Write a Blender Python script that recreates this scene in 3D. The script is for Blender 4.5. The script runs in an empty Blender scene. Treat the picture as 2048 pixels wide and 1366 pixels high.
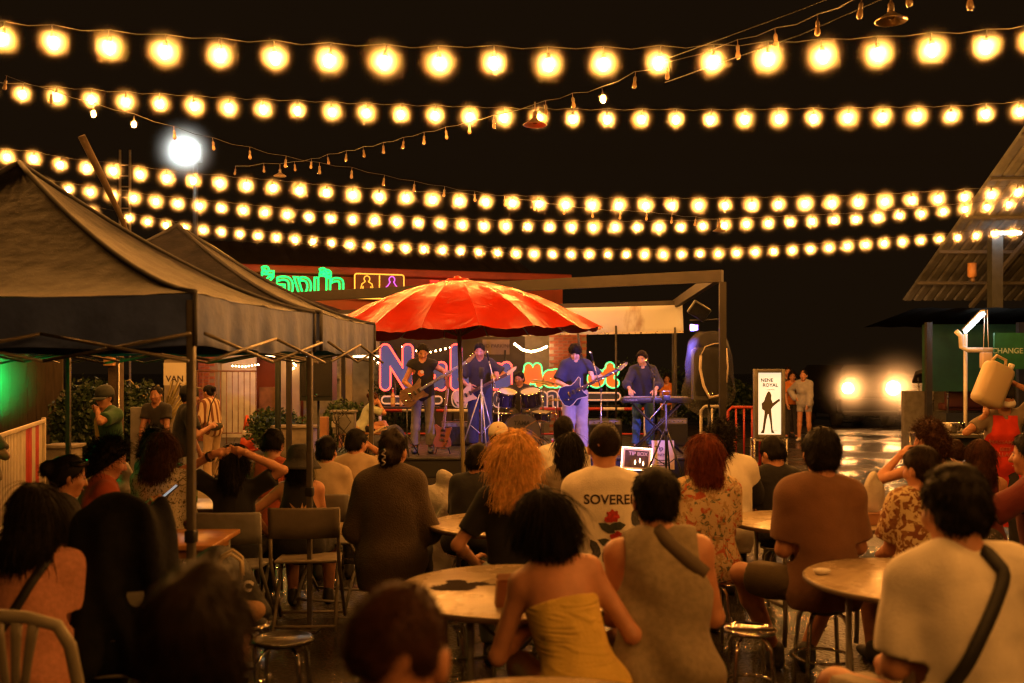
import bpy, bmesh, math, random
import numpy as np
from mathutils import Vector, Matrix, Euler

# ---------------------------------------------------------------- camera, night sky, exposure
S = bpy.context.scene
FPX, EYE, HOR = 1990.0, 1.70, 735.0          # focal length in photo pixels, eye height, horizon row
_cd = bpy.data.cameras.new('camera'); _cam = bpy.data.objects.new('camera', _cd)
S.collection.objects.link(_cam); S.camera = _cam
_cd.sensor_width = 36; _cd.lens = 36 * FPX / 2048; _cd.shift_y = (HOR - 683) / 2048
_cd.clip_start = 0.05; _cd.clip_end = 600
_cam.location = (0, 0, EYE); _cam.rotation_euler = (math.pi / 2, 0, 0)
_cd.dof.use_dof = True; _cd.dof.focus_distance = 10.0; _cd.dof.aperture_fstop = 2.0

W = bpy.data.worlds.new('World'); S.world = W; W.use_nodes = True
_bg = W.node_tree.nodes['Background']                       # town glow on a low night cloud
_bg.inputs[0].default_value = (1.0, 0.52, 0.2, 1); _bg.inputs[1].default_value = 0.0085
S.view_settings.view_transform = 'Standard'; S.view_settings.look = 'None'
S.view_settings.exposure = 0.0; S.view_settings.gamma = 1.0
S.view_settings.use_curve_mapping = False
S.render.engine = 'CYCLES'
S.cycles.use_denoising = True
S.cycles.max_bounces = 6; S.cycles.diffuse_bounces = 2; S.cycles.glossy_bounces = 3
S.cycles.transmission_bounces = 4; S.cycles.transparent_max_bounces = 12; S.cycles.volume_bounces = 0
S.cycles.sample_clamp_indirect = 4.0
S.cycles.light_sampling_threshold = 0.0; S.cycles.pixel_filter_type = 'BLACKMAN_HARRIS'; S.cycles.filter_width = 1.2
S.cycles.caustics_reflective = False; S.cycles.caustics_refractive = False

BULB = (1.0, 0.37, 0.06)                                    # warm filament colour
# ---------------------------------------------------------------- helpers
C = S.collection
PI = math.pi
rng = np.random.default_rng(7)
rnd = random.Random(11)
def R(a): return math.radians(a)
def at(px, py, d):
    """world point seen at photo pixel (px, py), d metres ahead"""
    return Vector(((px - 1024) * d / FPX, d, EYE - (py - HOR) * d / FPX))
def gx(px, d): return (px - 1024) * d / FPX
def V(*a): return Vector(a)

_mats = {}
def mat(name, col=(.5,.5,.5), rough=.6, metal=0, emit=0, ecol=None, bump=0, bscale=60, var=0, vscale=8,
        spec=.5, coat=0, sub=0, alpha=1, trans=0, sheen=0, col2=None, stretch=None, rvar=0, wr=0, wscale=7, wst=(1,1,1)):
    if name in _mats: return _mats[name]
    m = bpy.data.materials.new(name); m.use_nodes = True; nt = m.node_tree
    b = nt.nodes['Principled BSDF']
    b.inputs['Base Color'].default_value = (*col, 1); b.inputs['Roughness'].default_value = rough
    b.inputs['Metallic'].default_value = metal; b.inputs['Specular IOR Level'].default_value = spec
    if coat: b.inputs['Coat Weight'].default_value = coat; b.inputs['Coat Roughness'].default_value = .15
    if sub: b.inputs['Subsurface Weight'].default_value = sub; b.inputs['Subsurface Radius'].default_value = (.02,.008,.004)
    if sheen: b.inputs['Sheen Weight'].default_value = sheen; b.inputs['Sheen Roughness'].default_value = .5
    if alpha < 1: b.inputs['Alpha'].default_value = alpha
    if trans: b.inputs['Transmission Weight'].default_value = trans
    if emit:
        b.inputs['Emission Color'].default_value = (*(ecol or col), 1); b.inputs['Emission Strength'].default_value = emit
    if bump or var or rvar or wr:
        tc = nt.nodes.new('ShaderNodeTexCoord'); vec = tc.outputs['Object']
        if stretch:
            mp = nt.nodes.new('ShaderNodeMapping'); mp.inputs['Scale'].default_value = stretch
            nt.links.new(vec, mp.inputs[0]); vec = mp.outputs[0]
        if var:
            n = nt.nodes.new('ShaderNodeTexNoise'); n.inputs['Scale'].default_value = vscale; n.inputs['Detail'].default_value = 6
            nt.links.new(vec, n.inputs['Vector'])
            r = nt.nodes.new('ShaderNodeValToRGB'); r.color_ramp.elements[0].position = .32; r.color_ramp.elements[1].position = .68
            c2 = col2 or tuple(c * (1 - var) for c in col)
            r.color_ramp.elements[0].color = (*c2, 1); r.color_ramp.elements[1].color = (*[min(1, c * (1 + (0 if col2 else var * .4))) for c in col], 1)
            nt.links.new(n.outputs[0], r.inputs[0]); nt.links.new(r.outputs[0], b.inputs['Base Color'])
        if rvar:
            n2 = nt.nodes.new('ShaderNodeTexNoise'); n2.inputs['Scale'].default_value = vscale * 1.7; n2.inputs['Detail'].default_value = 4
            nt.links.new(vec, n2.inputs['Vector'])
            mr = nt.nodes.new('ShaderNodeMapRange'); mr.inputs[1].default_value = .3; mr.inputs[2].default_value = .7
            mr.inputs[3].default_value = max(.02, rough - rvar); mr.inputs[4].default_value = min(1, rough + rvar)
            nt.links.new(n2.outputs[0], mr.inputs[0]); nt.links.new(mr.outputs[0], b.inputs['Roughness'])
        if bump:
            n3 = nt.nodes.new('ShaderNodeTexNoise'); n3.inputs['Scale'].default_value = bscale; n3.inputs['Detail'].default_value = 5
            nt.links.new(vec, n3.inputs['Vector'])
            bp = nt.nodes.new('ShaderNodeBump'); bp.inputs['Strength'].default_value = bump; bp.inputs['Distance'].default_value = .02
            nt.links.new(n3.outputs[0], bp.inputs['Height']); nt.links.new(bp.outputs[0], b.inputs['Normal'])
            if wr:
                mp2 = nt.nodes.new('ShaderNodeMapping'); mp2.inputs['Scale'].default_value = wst; nt.links.new(tc.outputs['Object'], mp2.inputs[0])
                n4 = nt.nodes.new('ShaderNodeTexNoise'); n4.inputs['Scale'].default_value = wscale; n4.inputs['Detail'].default_value = 3; n4.inputs['Distortion'].default_value = 1.3
                n4.noise_type = 'RIDGED_MULTIFRACTAL'
                nt.links.new(mp2.outputs[0], n4.inputs['Vector'])
                b2 = nt.nodes.new('ShaderNodeBump'); b2.inputs['Strength'].default_value = wr; b2.inputs['Distance'].default_value = .035
                nt.links.new(n4.outputs[0], b2.inputs['Height']); nt.links.new(b2.outputs[0], bp.inputs['Normal'])
    _mats[name] = m
    return m

def mesh_np(name, verts, quads, tris=None, smooth=True):
    """fast mesh from numpy arrays"""
    me = bpy.data.meshes.new(name)
    verts = np.asarray(verts, np.float32); quads = np.asarray(quads, np.int32).reshape(-1, 4)
    tris = np.zeros((0, 3), np.int32) if tris is None else np.asarray(tris, np.int32).reshape(-1, 3)
    nq, ntr = len(quads), len(tris)
    me.vertices.add(len(verts)); me.vertices.foreach_set('co', verts.ravel())
    me.loops.add(nq * 4 + ntr * 3); me.loops.foreach_set('vertex_index', np.concatenate([quads.ravel(), tris.ravel()]))
    me.polygons.add(nq + ntr)
    me.polygons.foreach_set('loop_start', np.concatenate([np.arange(nq) * 4, nq * 4 + np.arange(ntr) * 3]).astype(np.int32))
    me.update(calc_edges=True)
    if smooth: me.polygons.foreach_set('use_smooth', np.ones(nq + ntr, bool))
    return me

def link(o, parent=None):
    C.objects.link(o)
    if parent is not None: o.parent = parent
    return o
def obj(name, me, m=None, parent=None, loc=None, rot=None):
    o = bpy.data.objects.new(name, me); link(o, parent)
    if m is not None:
        if not me.materials:
            for q in (m if isinstance(m, (list, tuple)) else [m]): me.materials.append(q)
    if loc is not None: o.location = loc
    if rot is not None: o.rotation_euler = rot
    return o
def tag(o, label=None, cat=None, group=None, kind=None):
    if label: o['label'] = label
    if cat: o['category'] = cat
    if group: o['group'] = group
    if kind: o['kind'] = kind
    return o
def thing(name, label, cat, loc=(0,0,0), rz=0, group=None):
    o = bpy.data.objects.new(name, None); C.objects.link(o); o.empty_display_size = .1
    o.location = loc; o.rotation_euler = (0, 0, rz)
    return tag(o, label, cat, group)
def copy_tree(o, parent=None):
    c = o.copy(); C.objects.link(c); c.parent = parent
    for ch in list(o.children): copy_tree(ch, c)
    return c

class MB:
    """collects simple shapes and links them as one mesh object"""
    def __init__(s): s.v = []; s.f = []; s.mi = []; s.sm = []
    def add(s, vs, fs, mi=0, smooth=False, M=None):
        n = len(s.v)
        for p in vs:
            p = Vector(p)
            s.v.append((M @ p) if M is not None else p)
        for f in fs: s.f.append([n + i for i in f]); s.mi.append(mi); s.sm.append(smooth)
        return s
    def box(s, c, size, rot=None, mi=0, taper=1.0, bev=0.0):
        x, y, z = [q / 2 for q in size]; t = taper
        M = Matrix.Translation(Vector(c))
        if rot is not None: M = M @ Euler(rot).to_matrix().to_4x4()
        if bev <= 0:
            vs = [(-x,-y,-z),(x,-y,-z),(x,y,-z),(-x,y,-z),(-x*t,-y*t,z),(x*t,-y*t,z),(x*t,y*t,z),(-x*t,y*t,z)]
            fs = [(3,2,1,0),(4,5,6,7),(0,1,5,4),(1,2,6,5),(2,3,7,6),(3,0,4,7)]
            return s.add(vs, fs, mi, False, M)
        b = min(bev, x * .9, y * .9, z * .9)
        bm = bmesh.new(); bmesh.ops.create_cube(bm, size=1)
        for v in bm.verts:
            k = t if v.co.z > 0 else 1
            v.co = Vector((v.co.x * 2 * x * k, v.co.y * 2 * y * k, v.co.z * 2 * z))
        bmesh.ops.bevel(bm, geom=bm.edges[:], offset=b, segments=2, affect='EDGES', profile=.5)
        bm.verts.index_update()
        s.add([v.co.copy() for v in bm.verts], [[v.index for v in f.verts] for f in bm.faces], mi, True, M); bm.free()
        return s
    def tube(s, pts, r, n=8, mi=0, caps=True, closed=False, smooth=True, flat=1.0):
        pts = [Vector(p) for p in pts]; m = len(pts)
        rs = r if isinstance(r, (list, tuple)) else [r] * m
        up = None; rings = []
        for i, p in enumerate(pts):
            if closed: t = (pts[(i + 1) % m] - pts[i - 1])
            else: t = (pts[min(i + 1, m - 1)] - pts[max(i - 1, 0)])
            if t.length < 1e-9: t = Vector((0, 0, 1))
            t.normalize()
            if up is None:
                up = Vector((0, 0, 1)) if abs(t.z) < .9 else Vector((0, 1, 0))
            a = t.cross(up)
            if a.length < 1e-6: a = t.orthogonal()
            a.normalize(); b = a.cross(t).normalized(); up = b
            rings.append([p + (a * math.cos(2 * PI * k / n) + b * math.sin(2 * PI * k / n) * flat) * rs[i] for k in range(n)])
        vs = [q for g in rings for q in g]; fs = []
        for i in range(m if closed else m - 1):
            j = (i + 1) % m
            for k in range(n):
                l = (k + 1) % n
                fs.append((i * n + k, i * n + l, j * n + l, j * n + k))
        if caps and not closed:
            fs.append(tuple(reversed(range(n)))); fs.append(tuple(range((m - 1) * n, m * n)))
        return s.add(vs, fs, mi, smooth)
    def cyl(s, a, b, r, n=12, mi=0, r2=None, smooth=True): return s.tube([a, b], [r, r if r2 is None else r2], n, mi, True, False, smooth)
    def lathe(s, prof, n=24, mi=0, M=None, smooth=True, cap=True):
        vs = []; fs = []; m = len(prof)
        for (r, z) in prof:
            for k in range(n): vs.append((r * math.cos(2 * PI * k / n), r * math.sin(2 * PI * k / n), z))
        for i in range(m - 1):
            for k in range(n):
                l = (k + 1) % n
                fs.append((i * n + k, i * n + l, (i + 1) * n + l, (i + 1) * n + k))
        if cap:
            if prof[0][0] > 1e-6: fs.append(tuple(reversed(range(n))))
            if prof[-1][0] > 1e-6: fs.append(tuple(range((m - 1) * n, m * n)))
        return s.add(vs, fs, mi, smooth, M)
    def prism(s, poly, depth, M=None, mi=0, smooth=False):
        """2-D outline (x,z) extruded along y by depth (centred)"""
        n = len(poly); h = depth / 2
        vs = [(x, -h, z) for x, z in poly] + [(x, h, z) for x, z in poly]
        fs = [tuple(range(n)), tuple(reversed(range(n, 2 * n)))] + [(i, i + n, (i + 1) % n + n, (i + 1) % n) for i in range(n)]
        return s.add(vs, fs, mi, smooth, M)
    def sphere(s, c, r, n=12, m=8, mi=0, sc=(1,1,1), M=None):
        prof = [(max(1e-5, math.sin(PI * i / m)) * r, -math.cos(PI * i / m) * r) for i in range(m + 1)]
        T = Matrix.Translation(Vector(c)) @ Matrix.Diagonal((*sc, 1))
        if M is not None: T = M @ T
        return s.lathe(prof, n, mi, T, True, False)
    def mesh(s, name):
        me = bpy.data.meshes.new(name); me.from_pydata([tuple(v) for v in s.v], [], s.f); me.update()
        me.polygons.foreach_set('use_smooth', s.sm); me.polygons.foreach_set('material_index', s.mi)
        bm = bmesh.new(); bm.from_mesh(me); bmesh.ops.recalc_face_normals(bm, faces=bm.faces[:]); bm.to_mesh(me); bm.free()
        return me
    def build(s, name, m, parent=None, loc=None, rot=None):
        return obj(name, s.mesh(name), m, parent, loc, rot)

# ------------------------------------------------ implicit surfaces (bodies, clothes, hair, fat letters)
def surfnet(D, org, vox):
    Sg = D < 0
    c = np.zeros(tuple(n - 1 for n in D.shape), np.int8)
    for dx in (0, 1):
        for dy in (0, 1):
            for dz in (0, 1):
                c += Sg[dx:D.shape[0]-1+dx, dy:D.shape[1]-1+dy, dz:D.shape[2]-1+dz]
    act = (c > 0) & (c < 8)
    ijk = np.argwhere(act)
    if len(ijk) == 0: return np.zeros((0, 3)), np.zeros((0, 4), int)
    idx = np.full(act.shape, -1, np.int32); idx[act] = np.arange(len(ijk))
    cor = np.array([(a, b, d) for a in (0, 1) for b in (0, 1) for d in (0, 1)])
    vals = np.stack([D[ijk[:, 0] + q[0], ijk[:, 1] + q[1], ijk[:, 2] + q[2]] for q in cor], 1)
    acc = np.zeros((len(ijk), 3)); cnt = np.zeros(len(ijk))
    for i in range(8):
        for j in range(i + 1, 8):
            if np.abs(cor[i] - cor[j]).sum() != 1: continue
            a, b = vals[:, i], vals[:, j]; x = (a < 0) != (b < 0)
            t = np.where(x, a / np.where(x, a - b, 1), 0)
            acc += np.where(x[:, None], cor[i] + t[:, None] * (cor[j] - cor[i]), 0); cnt += x
    v = np.asarray(org) + vox * (ijk + acc / cnt[:, None])
    Q = []
    for ax in range(3):
        o = [0, 1, 2]; o.remove(ax)
        a = np.moveaxis(Sg, [ax, o[0], o[1]], [0, 1, 2]); I = np.moveaxis(idx, [ax, o[0], o[1]], [0, 1, 2])
        e = np.argwhere(a[1:, 1:-1, 1:-1] != a[:-1, 1:-1, 1:-1])
        if len(e) == 0: continue
        i, j, k = e[:, 0], e[:, 1] + 1, e[:, 2] + 1
        q = np.stack([I[i, j-1, k-1], I[i, j, k-1], I[i, j, k], I[i, j-1, k]], 1)
        fl = a[i, j, k] if ax != 1 else ~a[i, j, k]
        q[~fl] = q[~fl][:, ::-1]
        Q.append(q)
    return v, np.concatenate(Q)

class Field:
    def __init__(s, k=.04): s.p = []; s.k = k
    def cone(s, a, b, r0, r1, k=None, sc=None):
        s.p.append(('c', np.array(a, float), np.array(b, float), r0, r1, k)); return s
    def chain(s, pts, rs, k=None):
        for i in range(len(pts) - 1): s.cone(pts[i], pts[i + 1], rs[i], rs[i + 1], k)
        return s
    def ell(s, c, r, M=None, k=None):
        s.p.append(('e', np.array(c, float), np.array(r, float), np.eye(3) if M is None else np.array(M, float), None, k)); return s
    def mesh(s, vox, post=None, pad=.02):
        lo = np.full(3, 1e9); hi = -lo; bb = []
        for p in s.p:
            if p[0] == 'c':
                r = max(p[3], p[4]); l = np.minimum(p[1], p[2]) - r; h = np.maximum(p[1], p[2]) + r
            else:
                e = np.sqrt(((p[3] * p[2][None, :]) ** 2).sum(1)); l = p[1] - e; h = p[1] + e
            bb.append((l, h)); lo = np.minimum(lo, l); hi = np.maximum(hi, h)
        lo -= pad + 2 * vox; hi += pad + 2 * vox
        n = np.ceil((hi - lo) / vox).astype(int) + 1
        ax = [(lo[i] + vox * np.arange(n[i])).astype(np.float32) for i in range(3)]
        D = np.full(tuple(n), .25, np.float32)
        for p, (l, h) in zip(s.p, bb):
            k = p[5] or s.k; m = k + 3 * vox
            w = [slice(max(0, int((l[i] - m - lo[i]) / vox)), min(n[i], int((h[i] + m - lo[i]) / vox) + 2)) for i in range(3)]
            X, Y, Z = np.meshgrid(ax[0][w[0]], ax[1][w[1]], ax[2][w[2]], indexing='ij', sparse=True)
            if p[0] == 'c':
                a, b = p[1], p[2]; ab = b - a; L2 = max((ab ** 2).sum(), 1e-9)
                t = np.clip(((X - a[0]) * ab[0] + (Y - a[1]) * ab[1] + (Z - a[2]) * ab[2]) / L2, 0, 1)
                d = np.sqrt((X - a[0] - t * ab[0]) ** 2 + (Y - a[1] - t * ab[1]) ** 2 + (Z - a[2] - t * ab[2]) ** 2) - (p[3] + t * (p[4] - p[3]))
            else:
                q = [(X - p[1][0]), (Y - p[1][1]), (Z - p[1][2])]; M = p[3]
                u = [M[0][i] * q[0] + M[1][i] * q[1] + M[2][i] * q[2] for i in range(3)]
                k0 = np.sqrt(sum((u[i] / p[2][i]) ** 2 for i in range(3))); k1 = np.sqrt(sum((u[i] / p[2][i] ** 2) ** 2 for i in range(3)))
                d = k0 * (k0 - 1) / np.maximum(k1, 1e-6)
            s0 = D[w[0], w[1], w[2]]
            hh = np.maximum(k - np.abs(s0 - d), 0) / k
            D[w[0], w[1], w[2]] = np.minimum(s0, d) - hh * hh * k * .25
        if post is not None:
            X, Y, Z = np.meshgrid(*ax, indexing='ij', sparse=True)
            D = post(D, X, Y, Z)
        D[0] = D[-1] = .05; D[:, 0] = D[:, -1] = .05; D[:, :, 0] = D[:, :, -1] = .05
        return surfnet(D, lo, vox)

def folds(seed, amp=.004, f=28, stretch=(1, 1, .45)):
    r = np.random.default_rng(seed); ks = r.normal(size=(6, 3)) * np.array(stretch) ; ph = r.uniform(0, 6.28, 6)
    ks = ks / np.linalg.norm(ks, axis=1)[:, None] * f * r.uniform(.5, 1.6, 6)[:, None]
    def fn(X, Y, Z):
        o = 0
        for k, p in zip(ks, ph): o = o + np.sin(k[0] * X + k[1] * Y + k[2] * Z + p + .8 * np.sin(9 * Z + 7 * X + p))
        return o * amp / 2.4
    return fn

def text_mesh(txt, size, depth=.004, offset=0, bevel=0, outline=False, align='CENTER', shear=0, spacing=1.0, res=3):
    cu = bpy.data.curves.new('lettering', 'FONT'); cu.body = txt; cu.size = size; cu.align_x = align; cu.align_y = 'CENTER'
    cu.offset = offset; cu.shear = shear; cu.space_character = spacing; cu.resolution_u = res
    if outline: cu.fill_mode = 'NONE'; cu.bevel_depth = bevel; cu.bevel_resolution = 1
    else: cu.extrude = depth / 2
    o = bpy.data.objects.new('lettering', cu); C.objects.link(o)
    bpy.context.view_layer.update()
    dg = bpy.context.evaluated_depsgraph_get()
    me = bpy.data.meshes.new_from_object(o.evaluated_get(dg)); bpy.data.objects.remove(o); bpy.data.curves.remove(cu)
    me.materials.clear()
    # stand it upright: text x -> x, text y -> z, front faces -y
    me.transform(Matrix.Rotation(PI / 2, 4, 'X'))
    return me
# ---------------------------------------------------------------- people
def n3(v): v = np.asarray(v, float); return v / max(np.linalg.norm(v), 1e-9)
def rotm(yaw=0, pitch=0, roll=0):
    """columns right, forward, up; yaw about up (+ = to the left), pitch + = nodding down, roll + = to the right"""
    return np.array((Matrix.Rotation(R(yaw), 3, 'Z') @ Matrix.Rotation(R(-pitch), 3, 'X') @ Matrix.Rotation(R(roll), 3, 'Y')))

SKIN = {}
def skin_mat(tone=0):
    cols = [(.50,.235,.13), (.42,.19,.10), (.32,.145,.075), (.60,.37,.25)]
    return mat('skin_%d' % tone, cols[tone], .5, var=.12, vscale=25, bump=.08, bscale=220, sub=.08)
def hair_mat(col=(.012,.009,.007), nm=None):
    return mat('hair_%.3f_%.3f_%.3f' % col, col, .6, var=.45, vscale=30, spec=.12)
def cloth(name, col, rough=.85, var=.12, bump=.25, **k):
    return mat('cloth_' + name, col, rough, var=var, vscale=k.pop('vscale', 14), bump=bump, bscale=k.pop('bscale', 160), sheen=k.pop('sheen', .1), spec=.2, wr=k.pop('wr', .35), wscale=k.pop('wscale', 5), **k)
M_EYE = mat('eye_white', (.30,.26,.23), .35); M_IRIS = mat('eye_dark', (.012,.008,.006), .2)
M_LIP = mat('lips', (.32,.11,.09), .45); M_BROW = mat('eyebrow', (.012,.009,.007), .7)

def hand_prims(pose):
    """right hand, wrist at origin, fingers along +z, palm facing +y, thumb towards -x"""
    f = Field(.008)
    f.ell((0, 0, .045), (.040, .014, .050)); f.cone((0, 0, -.02), (0, 0, .03), .026, .028)
    curl = {'relax': (18, 30, 22), 'grip': (55, 75, 45), 'flat': (4, 6, 4), 'fist': (70, 85, 50)}[pose]
    for i, (x, L) in enumerate(((-.028, .070), (-.0095, .080), (.0095, .074), (.027, .058))):
        p = np.array((x, 0, .083)); a = 0; pts = [p]; segs = (L * .45, L * .32, L * .25)
        spread = (i - 1.5) * .07
        for s, c in zip(segs, curl):
            a += R(c * (1 + .08 * i)); p = p + s * np.array((spread * math.cos(a), math.sin(a), math.cos(a))); pts.append(p)
        f.chain(pts, [.0098, .009, .0082, .007], .004)
    t0 = np.array((-.030, .004, .022))
    if pose in ('grip', 'fist'): pts = [t0, t0 + (-.022, .018, .022), t0 + (-.012, .045, .040), t0 + (.006, .058, .050)]
    else: pts = [t0, t0 + (-.026, .008, .026), t0 + (-.036, .014, .055), t0 + (-.038, .018, .078)]
    f.chain(pts, [.014, .0115, .010, .008], .006)
    return f
_hands = {}
def hand_geo(pose):
    if pose not in _hands: _hands[pose] = hand_prims(pose).mesh(.0048, pad=.004)
    return _hands[pose]

def shoe_geo():
    f = Field(.03); f.ell((0, .03, .045), (.045, .07, .045)); f.ell((0, .13, .035), (.047, .085, .035)); f.ell((0, -.03, .05), (.038, .05, .05))
    f.cone((0, -.015, .05), (0, -.02, .11), .042, .045)
    return f.mesh(.011, lambda D, X, Y, Z: np.maximum(D, .0 - Z), .01)
_shoe = None

class Geo:
    """several numpy meshes joined, with a material index each"""
    def __init__(s): s.v = []; s.q = []; s.t = []; s.mq = []; s.mt = []; s.n = 0
    def add(s, v, q, mi=0, t=None):
        if len(v) == 0: return
        s.v.append(v); q = np.asarray(q).reshape(-1, 4); s.q.append(q + s.n); s.mq.append(np.full(len(q), mi))
        if t is not None: s.t.append(np.asarray(t) + s.n); s.mt.append(np.full(len(t), mi))
        s.n += len(v)
    def mesh(s, name):
        t = np.concatenate(s.t) if s.t else None
        me = mesh_np(name, np.concatenate(s.v), np.concatenate(s.q), t)
        me.polygons.foreach_set('material_index', np.concatenate(s.mq + s.mt).astype(np.int32))
        return me

def ribbons(P0, Dr, L, n, r, down=(0, 0, -1), grav=.3, curl=0, seed=0, lift=None, cfreq=9):
    """hair strands: thin three-sided tapering tubes; returns verts, quads"""
    g = np.random.default_rng(seed); N = len(P0)
    if N == 0: return np.zeros((0, 3)), np.zeros((0, 4), int)
    p = P0.copy(); d = Dr / np.linalg.norm(Dr, axis=1)[:, None]; st = (np.asarray(L) / n).reshape(-1, 1) * np.ones((N, 1))
    side = np.cross(d, g.normal(size=(N, 3))); side /= np.linalg.norm(side, axis=1)[:, None] + 1e-9
    ph = g.uniform(0, 6.28, N); ps = [p]
    for i in range(n):
        d = d + grav * np.asarray(down)[None] + g.normal(size=(N, 3)) * .10; d /= np.linalg.norm(d, axis=1)[:, None]
        q = p + d * st
        if curl: q = q + side * (np.sin(ph + cfreq * (i + 1) / n * 3) * curl)[:, None]
        p = q; ps.append(p)
    ps = np.stack(ps, 1)                                 # N, n+1, 3
    tg = np.gradient(ps, axis=1); tg /= np.linalg.norm(tg, axis=2)[:, :, None] + 1e-9
    a = np.cross(tg, side[:, None, :]); a /= np.linalg.norm(a, axis=2)[:, :, None] + 1e-9; b = np.cross(tg, a)
    w = (r * np.linspace(1, .35, n + 1))[None, :, None]
    rings = np.stack([ps + w * (a * math.cos(x) + b * math.sin(x)) for x in (0, 2.094, 4.189)], 2)   # N,n+1,3,3
    v = rings.reshape(-1, 3)
    base = (np.arange(N) * (n + 1) * 3)[:, None, None] + (np.arange(n) * 3)[None, :, None]
    k = np.arange(3)[None, None, :]; k2 = (k + 1) % 3
    q = np.stack([base + k, base + k2, base + 3 + k2, base + 3 + k], 3).reshape(-1, 4)
    return v, q

def vnormals(v, q):
    nn = np.cross(v[q[:, 2]] - v[q[:, 0]], v[q[:, 3]] - v[q[:, 1]]); o = np.zeros_like(v)
    for i in range(4): np.add.at(o, q[:, i], nn)
    return o / (np.linalg.norm(o, axis=1)[:, None] + 1e-9)

def person(label, px, d, top, face=0, pose='sit', lean=8, tilt=0, twist=0, head=(0, 0, 0), fem=False, build=1.0,
           skin=0, hair=('short',), hcol=(.012,.009,.007), shirt=None, pants=None, arms=None, legs=None, seat=.45,
           vox=None, hands=('relax', 'relax'), shoes=True, scale=None, z0=0.0, cat='person', group=None, hdir=(None, None),
           hands_on=True, xy=None, faceon=False, neck=0.0, seed=None, shoe_col=None, hunch=0, bodymat=None):
    """one continuous body mesh plus hair and clothing as children; local +y is where the person faces"""
    global _shoe
    seed = seed if seed is not None else int(px * 7 + d * 13) % 9973
    vox = vox or (.0105 if d < 4.2 else .0125 if d < 8 else .0135)
    b = build * .94; sw = (.130 if fem else .150) * (0.9 + .1 * b); U = 1.0
    # --- joints, metres, before scaling
    sit = pose == 'sit'
    pel = np.array((0, 0, seat + .095)) if sit else np.array((0, 0, .93))
    T = rotm(twist, lean, tilt)                                  # torso frame
    up, rt, fw = T[:, 2], T[:, 0], T[:, 1]
    sp = lambda u, f=0, r=0: pel + up * u + fw * f + rt * r
    Hh = rotm(head[0] + twist * .5, head[1] + lean * .45 + hunch * .4, head[2] + tilt * .4)
    nb = sp(.455, -.01 + hunch * .0012)
    hc = nb + up * .075 + np.array((0, 0, .085 + neck)) + Hh[:, 1] * .028 + fw * hunch * .001
    sho = [sp(.415, 0, -sw), sp(.415, 0, sw)]
    hip = [pel + rt * -.088 + (0, 0, -.01), pel + rt * .088 + (0, 0, -.01)]
    if legs is None:
        if sit: legs = [((-.15, .42, seat + .055), (-.13, .40, .085)), ((.15, .42, seat + .055), (.14, .45, .085))]
        else: legs = [((-.105, .03, .49), (-.12, -.01, .085)), ((.105, .03, .49), (.12, .02, .085))]
    kn = [np.array(legs[0][0], float), np.array(legs[1][0], float)]; an = [np.array(legs[0][1], float), np.array(legs[1][1], float)]
    if arms is None: arms = [None, None]
    el, wr = [], []
    for i, s in ((0, -1), (1, 1)):
        a = arms[i]
        if a is None:
            e = sho[i] + np.array((s * .035, .07, -.265)); w = np.array((s * .11, .30, pel[2] + .10)) if sit else e + np.array((-s * .02, .10, -.22))
            w = e + n3(w - e) * .245
        elif isinstance(a[0], str):                             # ('ik', wrist, elbow direction)
            w = np.array(a[1], float); v_ = w - sho[i]; L_a = np.linalg.norm(v_); u1, u2 = .29, .25
            if L_a > .535: w = sho[i] + v_ / L_a * .535; v_ = w - sho[i]; L_a = .535
            ca = (u1 * u1 + L_a * L_a - u2 * u2) / (2 * u1 * L_a); ca = min(1, max(-1, ca)); dn = v_ / L_a
            po = np.array(a[2], float); po = n3(po - dn * (po @ dn)); e = sho[i] + dn * u1 * ca + po * u1 * math.sqrt(1 - ca * ca)
        else: e, w = np.array(a[0], float), np.array(a[1], float)
        el.append(e); wr.append(w)
    # scale so that the top of the head falls where the photo shows it
    head_top = hc[2] + .125
    if scale is None: scale = (at(px, top, d).z - z0) / head_top if top is not None else 1.0
    k = scale
    J = lambda p: np.asarray(p) * k
    base = Vector((gx(px, d), d, z0)) if xy is None else Vector((xy[0], xy[1], z0))
    root = thing('person', label, cat, base, R(face), group)

    def torso(f, g=0.0, gh=None):
        gh = g if gh is None else gh
        hw = (.160 if fem else .148) * b
        f.ell(J(sp(-.02, -.01)), np.array((hw + gh, .110 * b + gh, .12 + gh)) * k, T, .06 * k)
        f.ell(J(sp(.13, .0)), np.array(((.128 if fem else .138) * b + g, .094 * b + g, .15 + g)) * k, T, .06 * k)
        if b > 1.12: f.ell(J(sp(.10, .05)), np.array((.13 * b + g, .09 * b + g, .14 + g)) * k, T, .06 * k)
        f.ell(J(sp(.29, -.005)), np.array(((.135 if fem else .152) * b + g, .103 * b + g, .17 + g)) * k, T, .06 * k)
        if fem:
            for s in (-1, 1): f.ell(J(sp(.27, .075, s * .065)), np.array((.06 + g, .055 + g, .06 + g)) * k, T, .04 * k)
        f.ell(J(sp(.375, -.008)), np.array(((.125 if fem else .145) * (.85 + .15 * b) + g, .082 * b + g, .085 + g)) * k, T, .06 * k)
        r = (.047 if fem else .056) * (.8 + .2 * b) + g
        f.chain([J(sho[0]), J(sp(.44, -.012, -.05)), J(sp(.44, -.012, .05)), J(sho[1])], [r * k, (r * .95) * k, r * .95 * k, r * k], .05 * k)
        return f
    ar = (.038 if fem else .0435) * (.75 + .25 * b)
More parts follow.
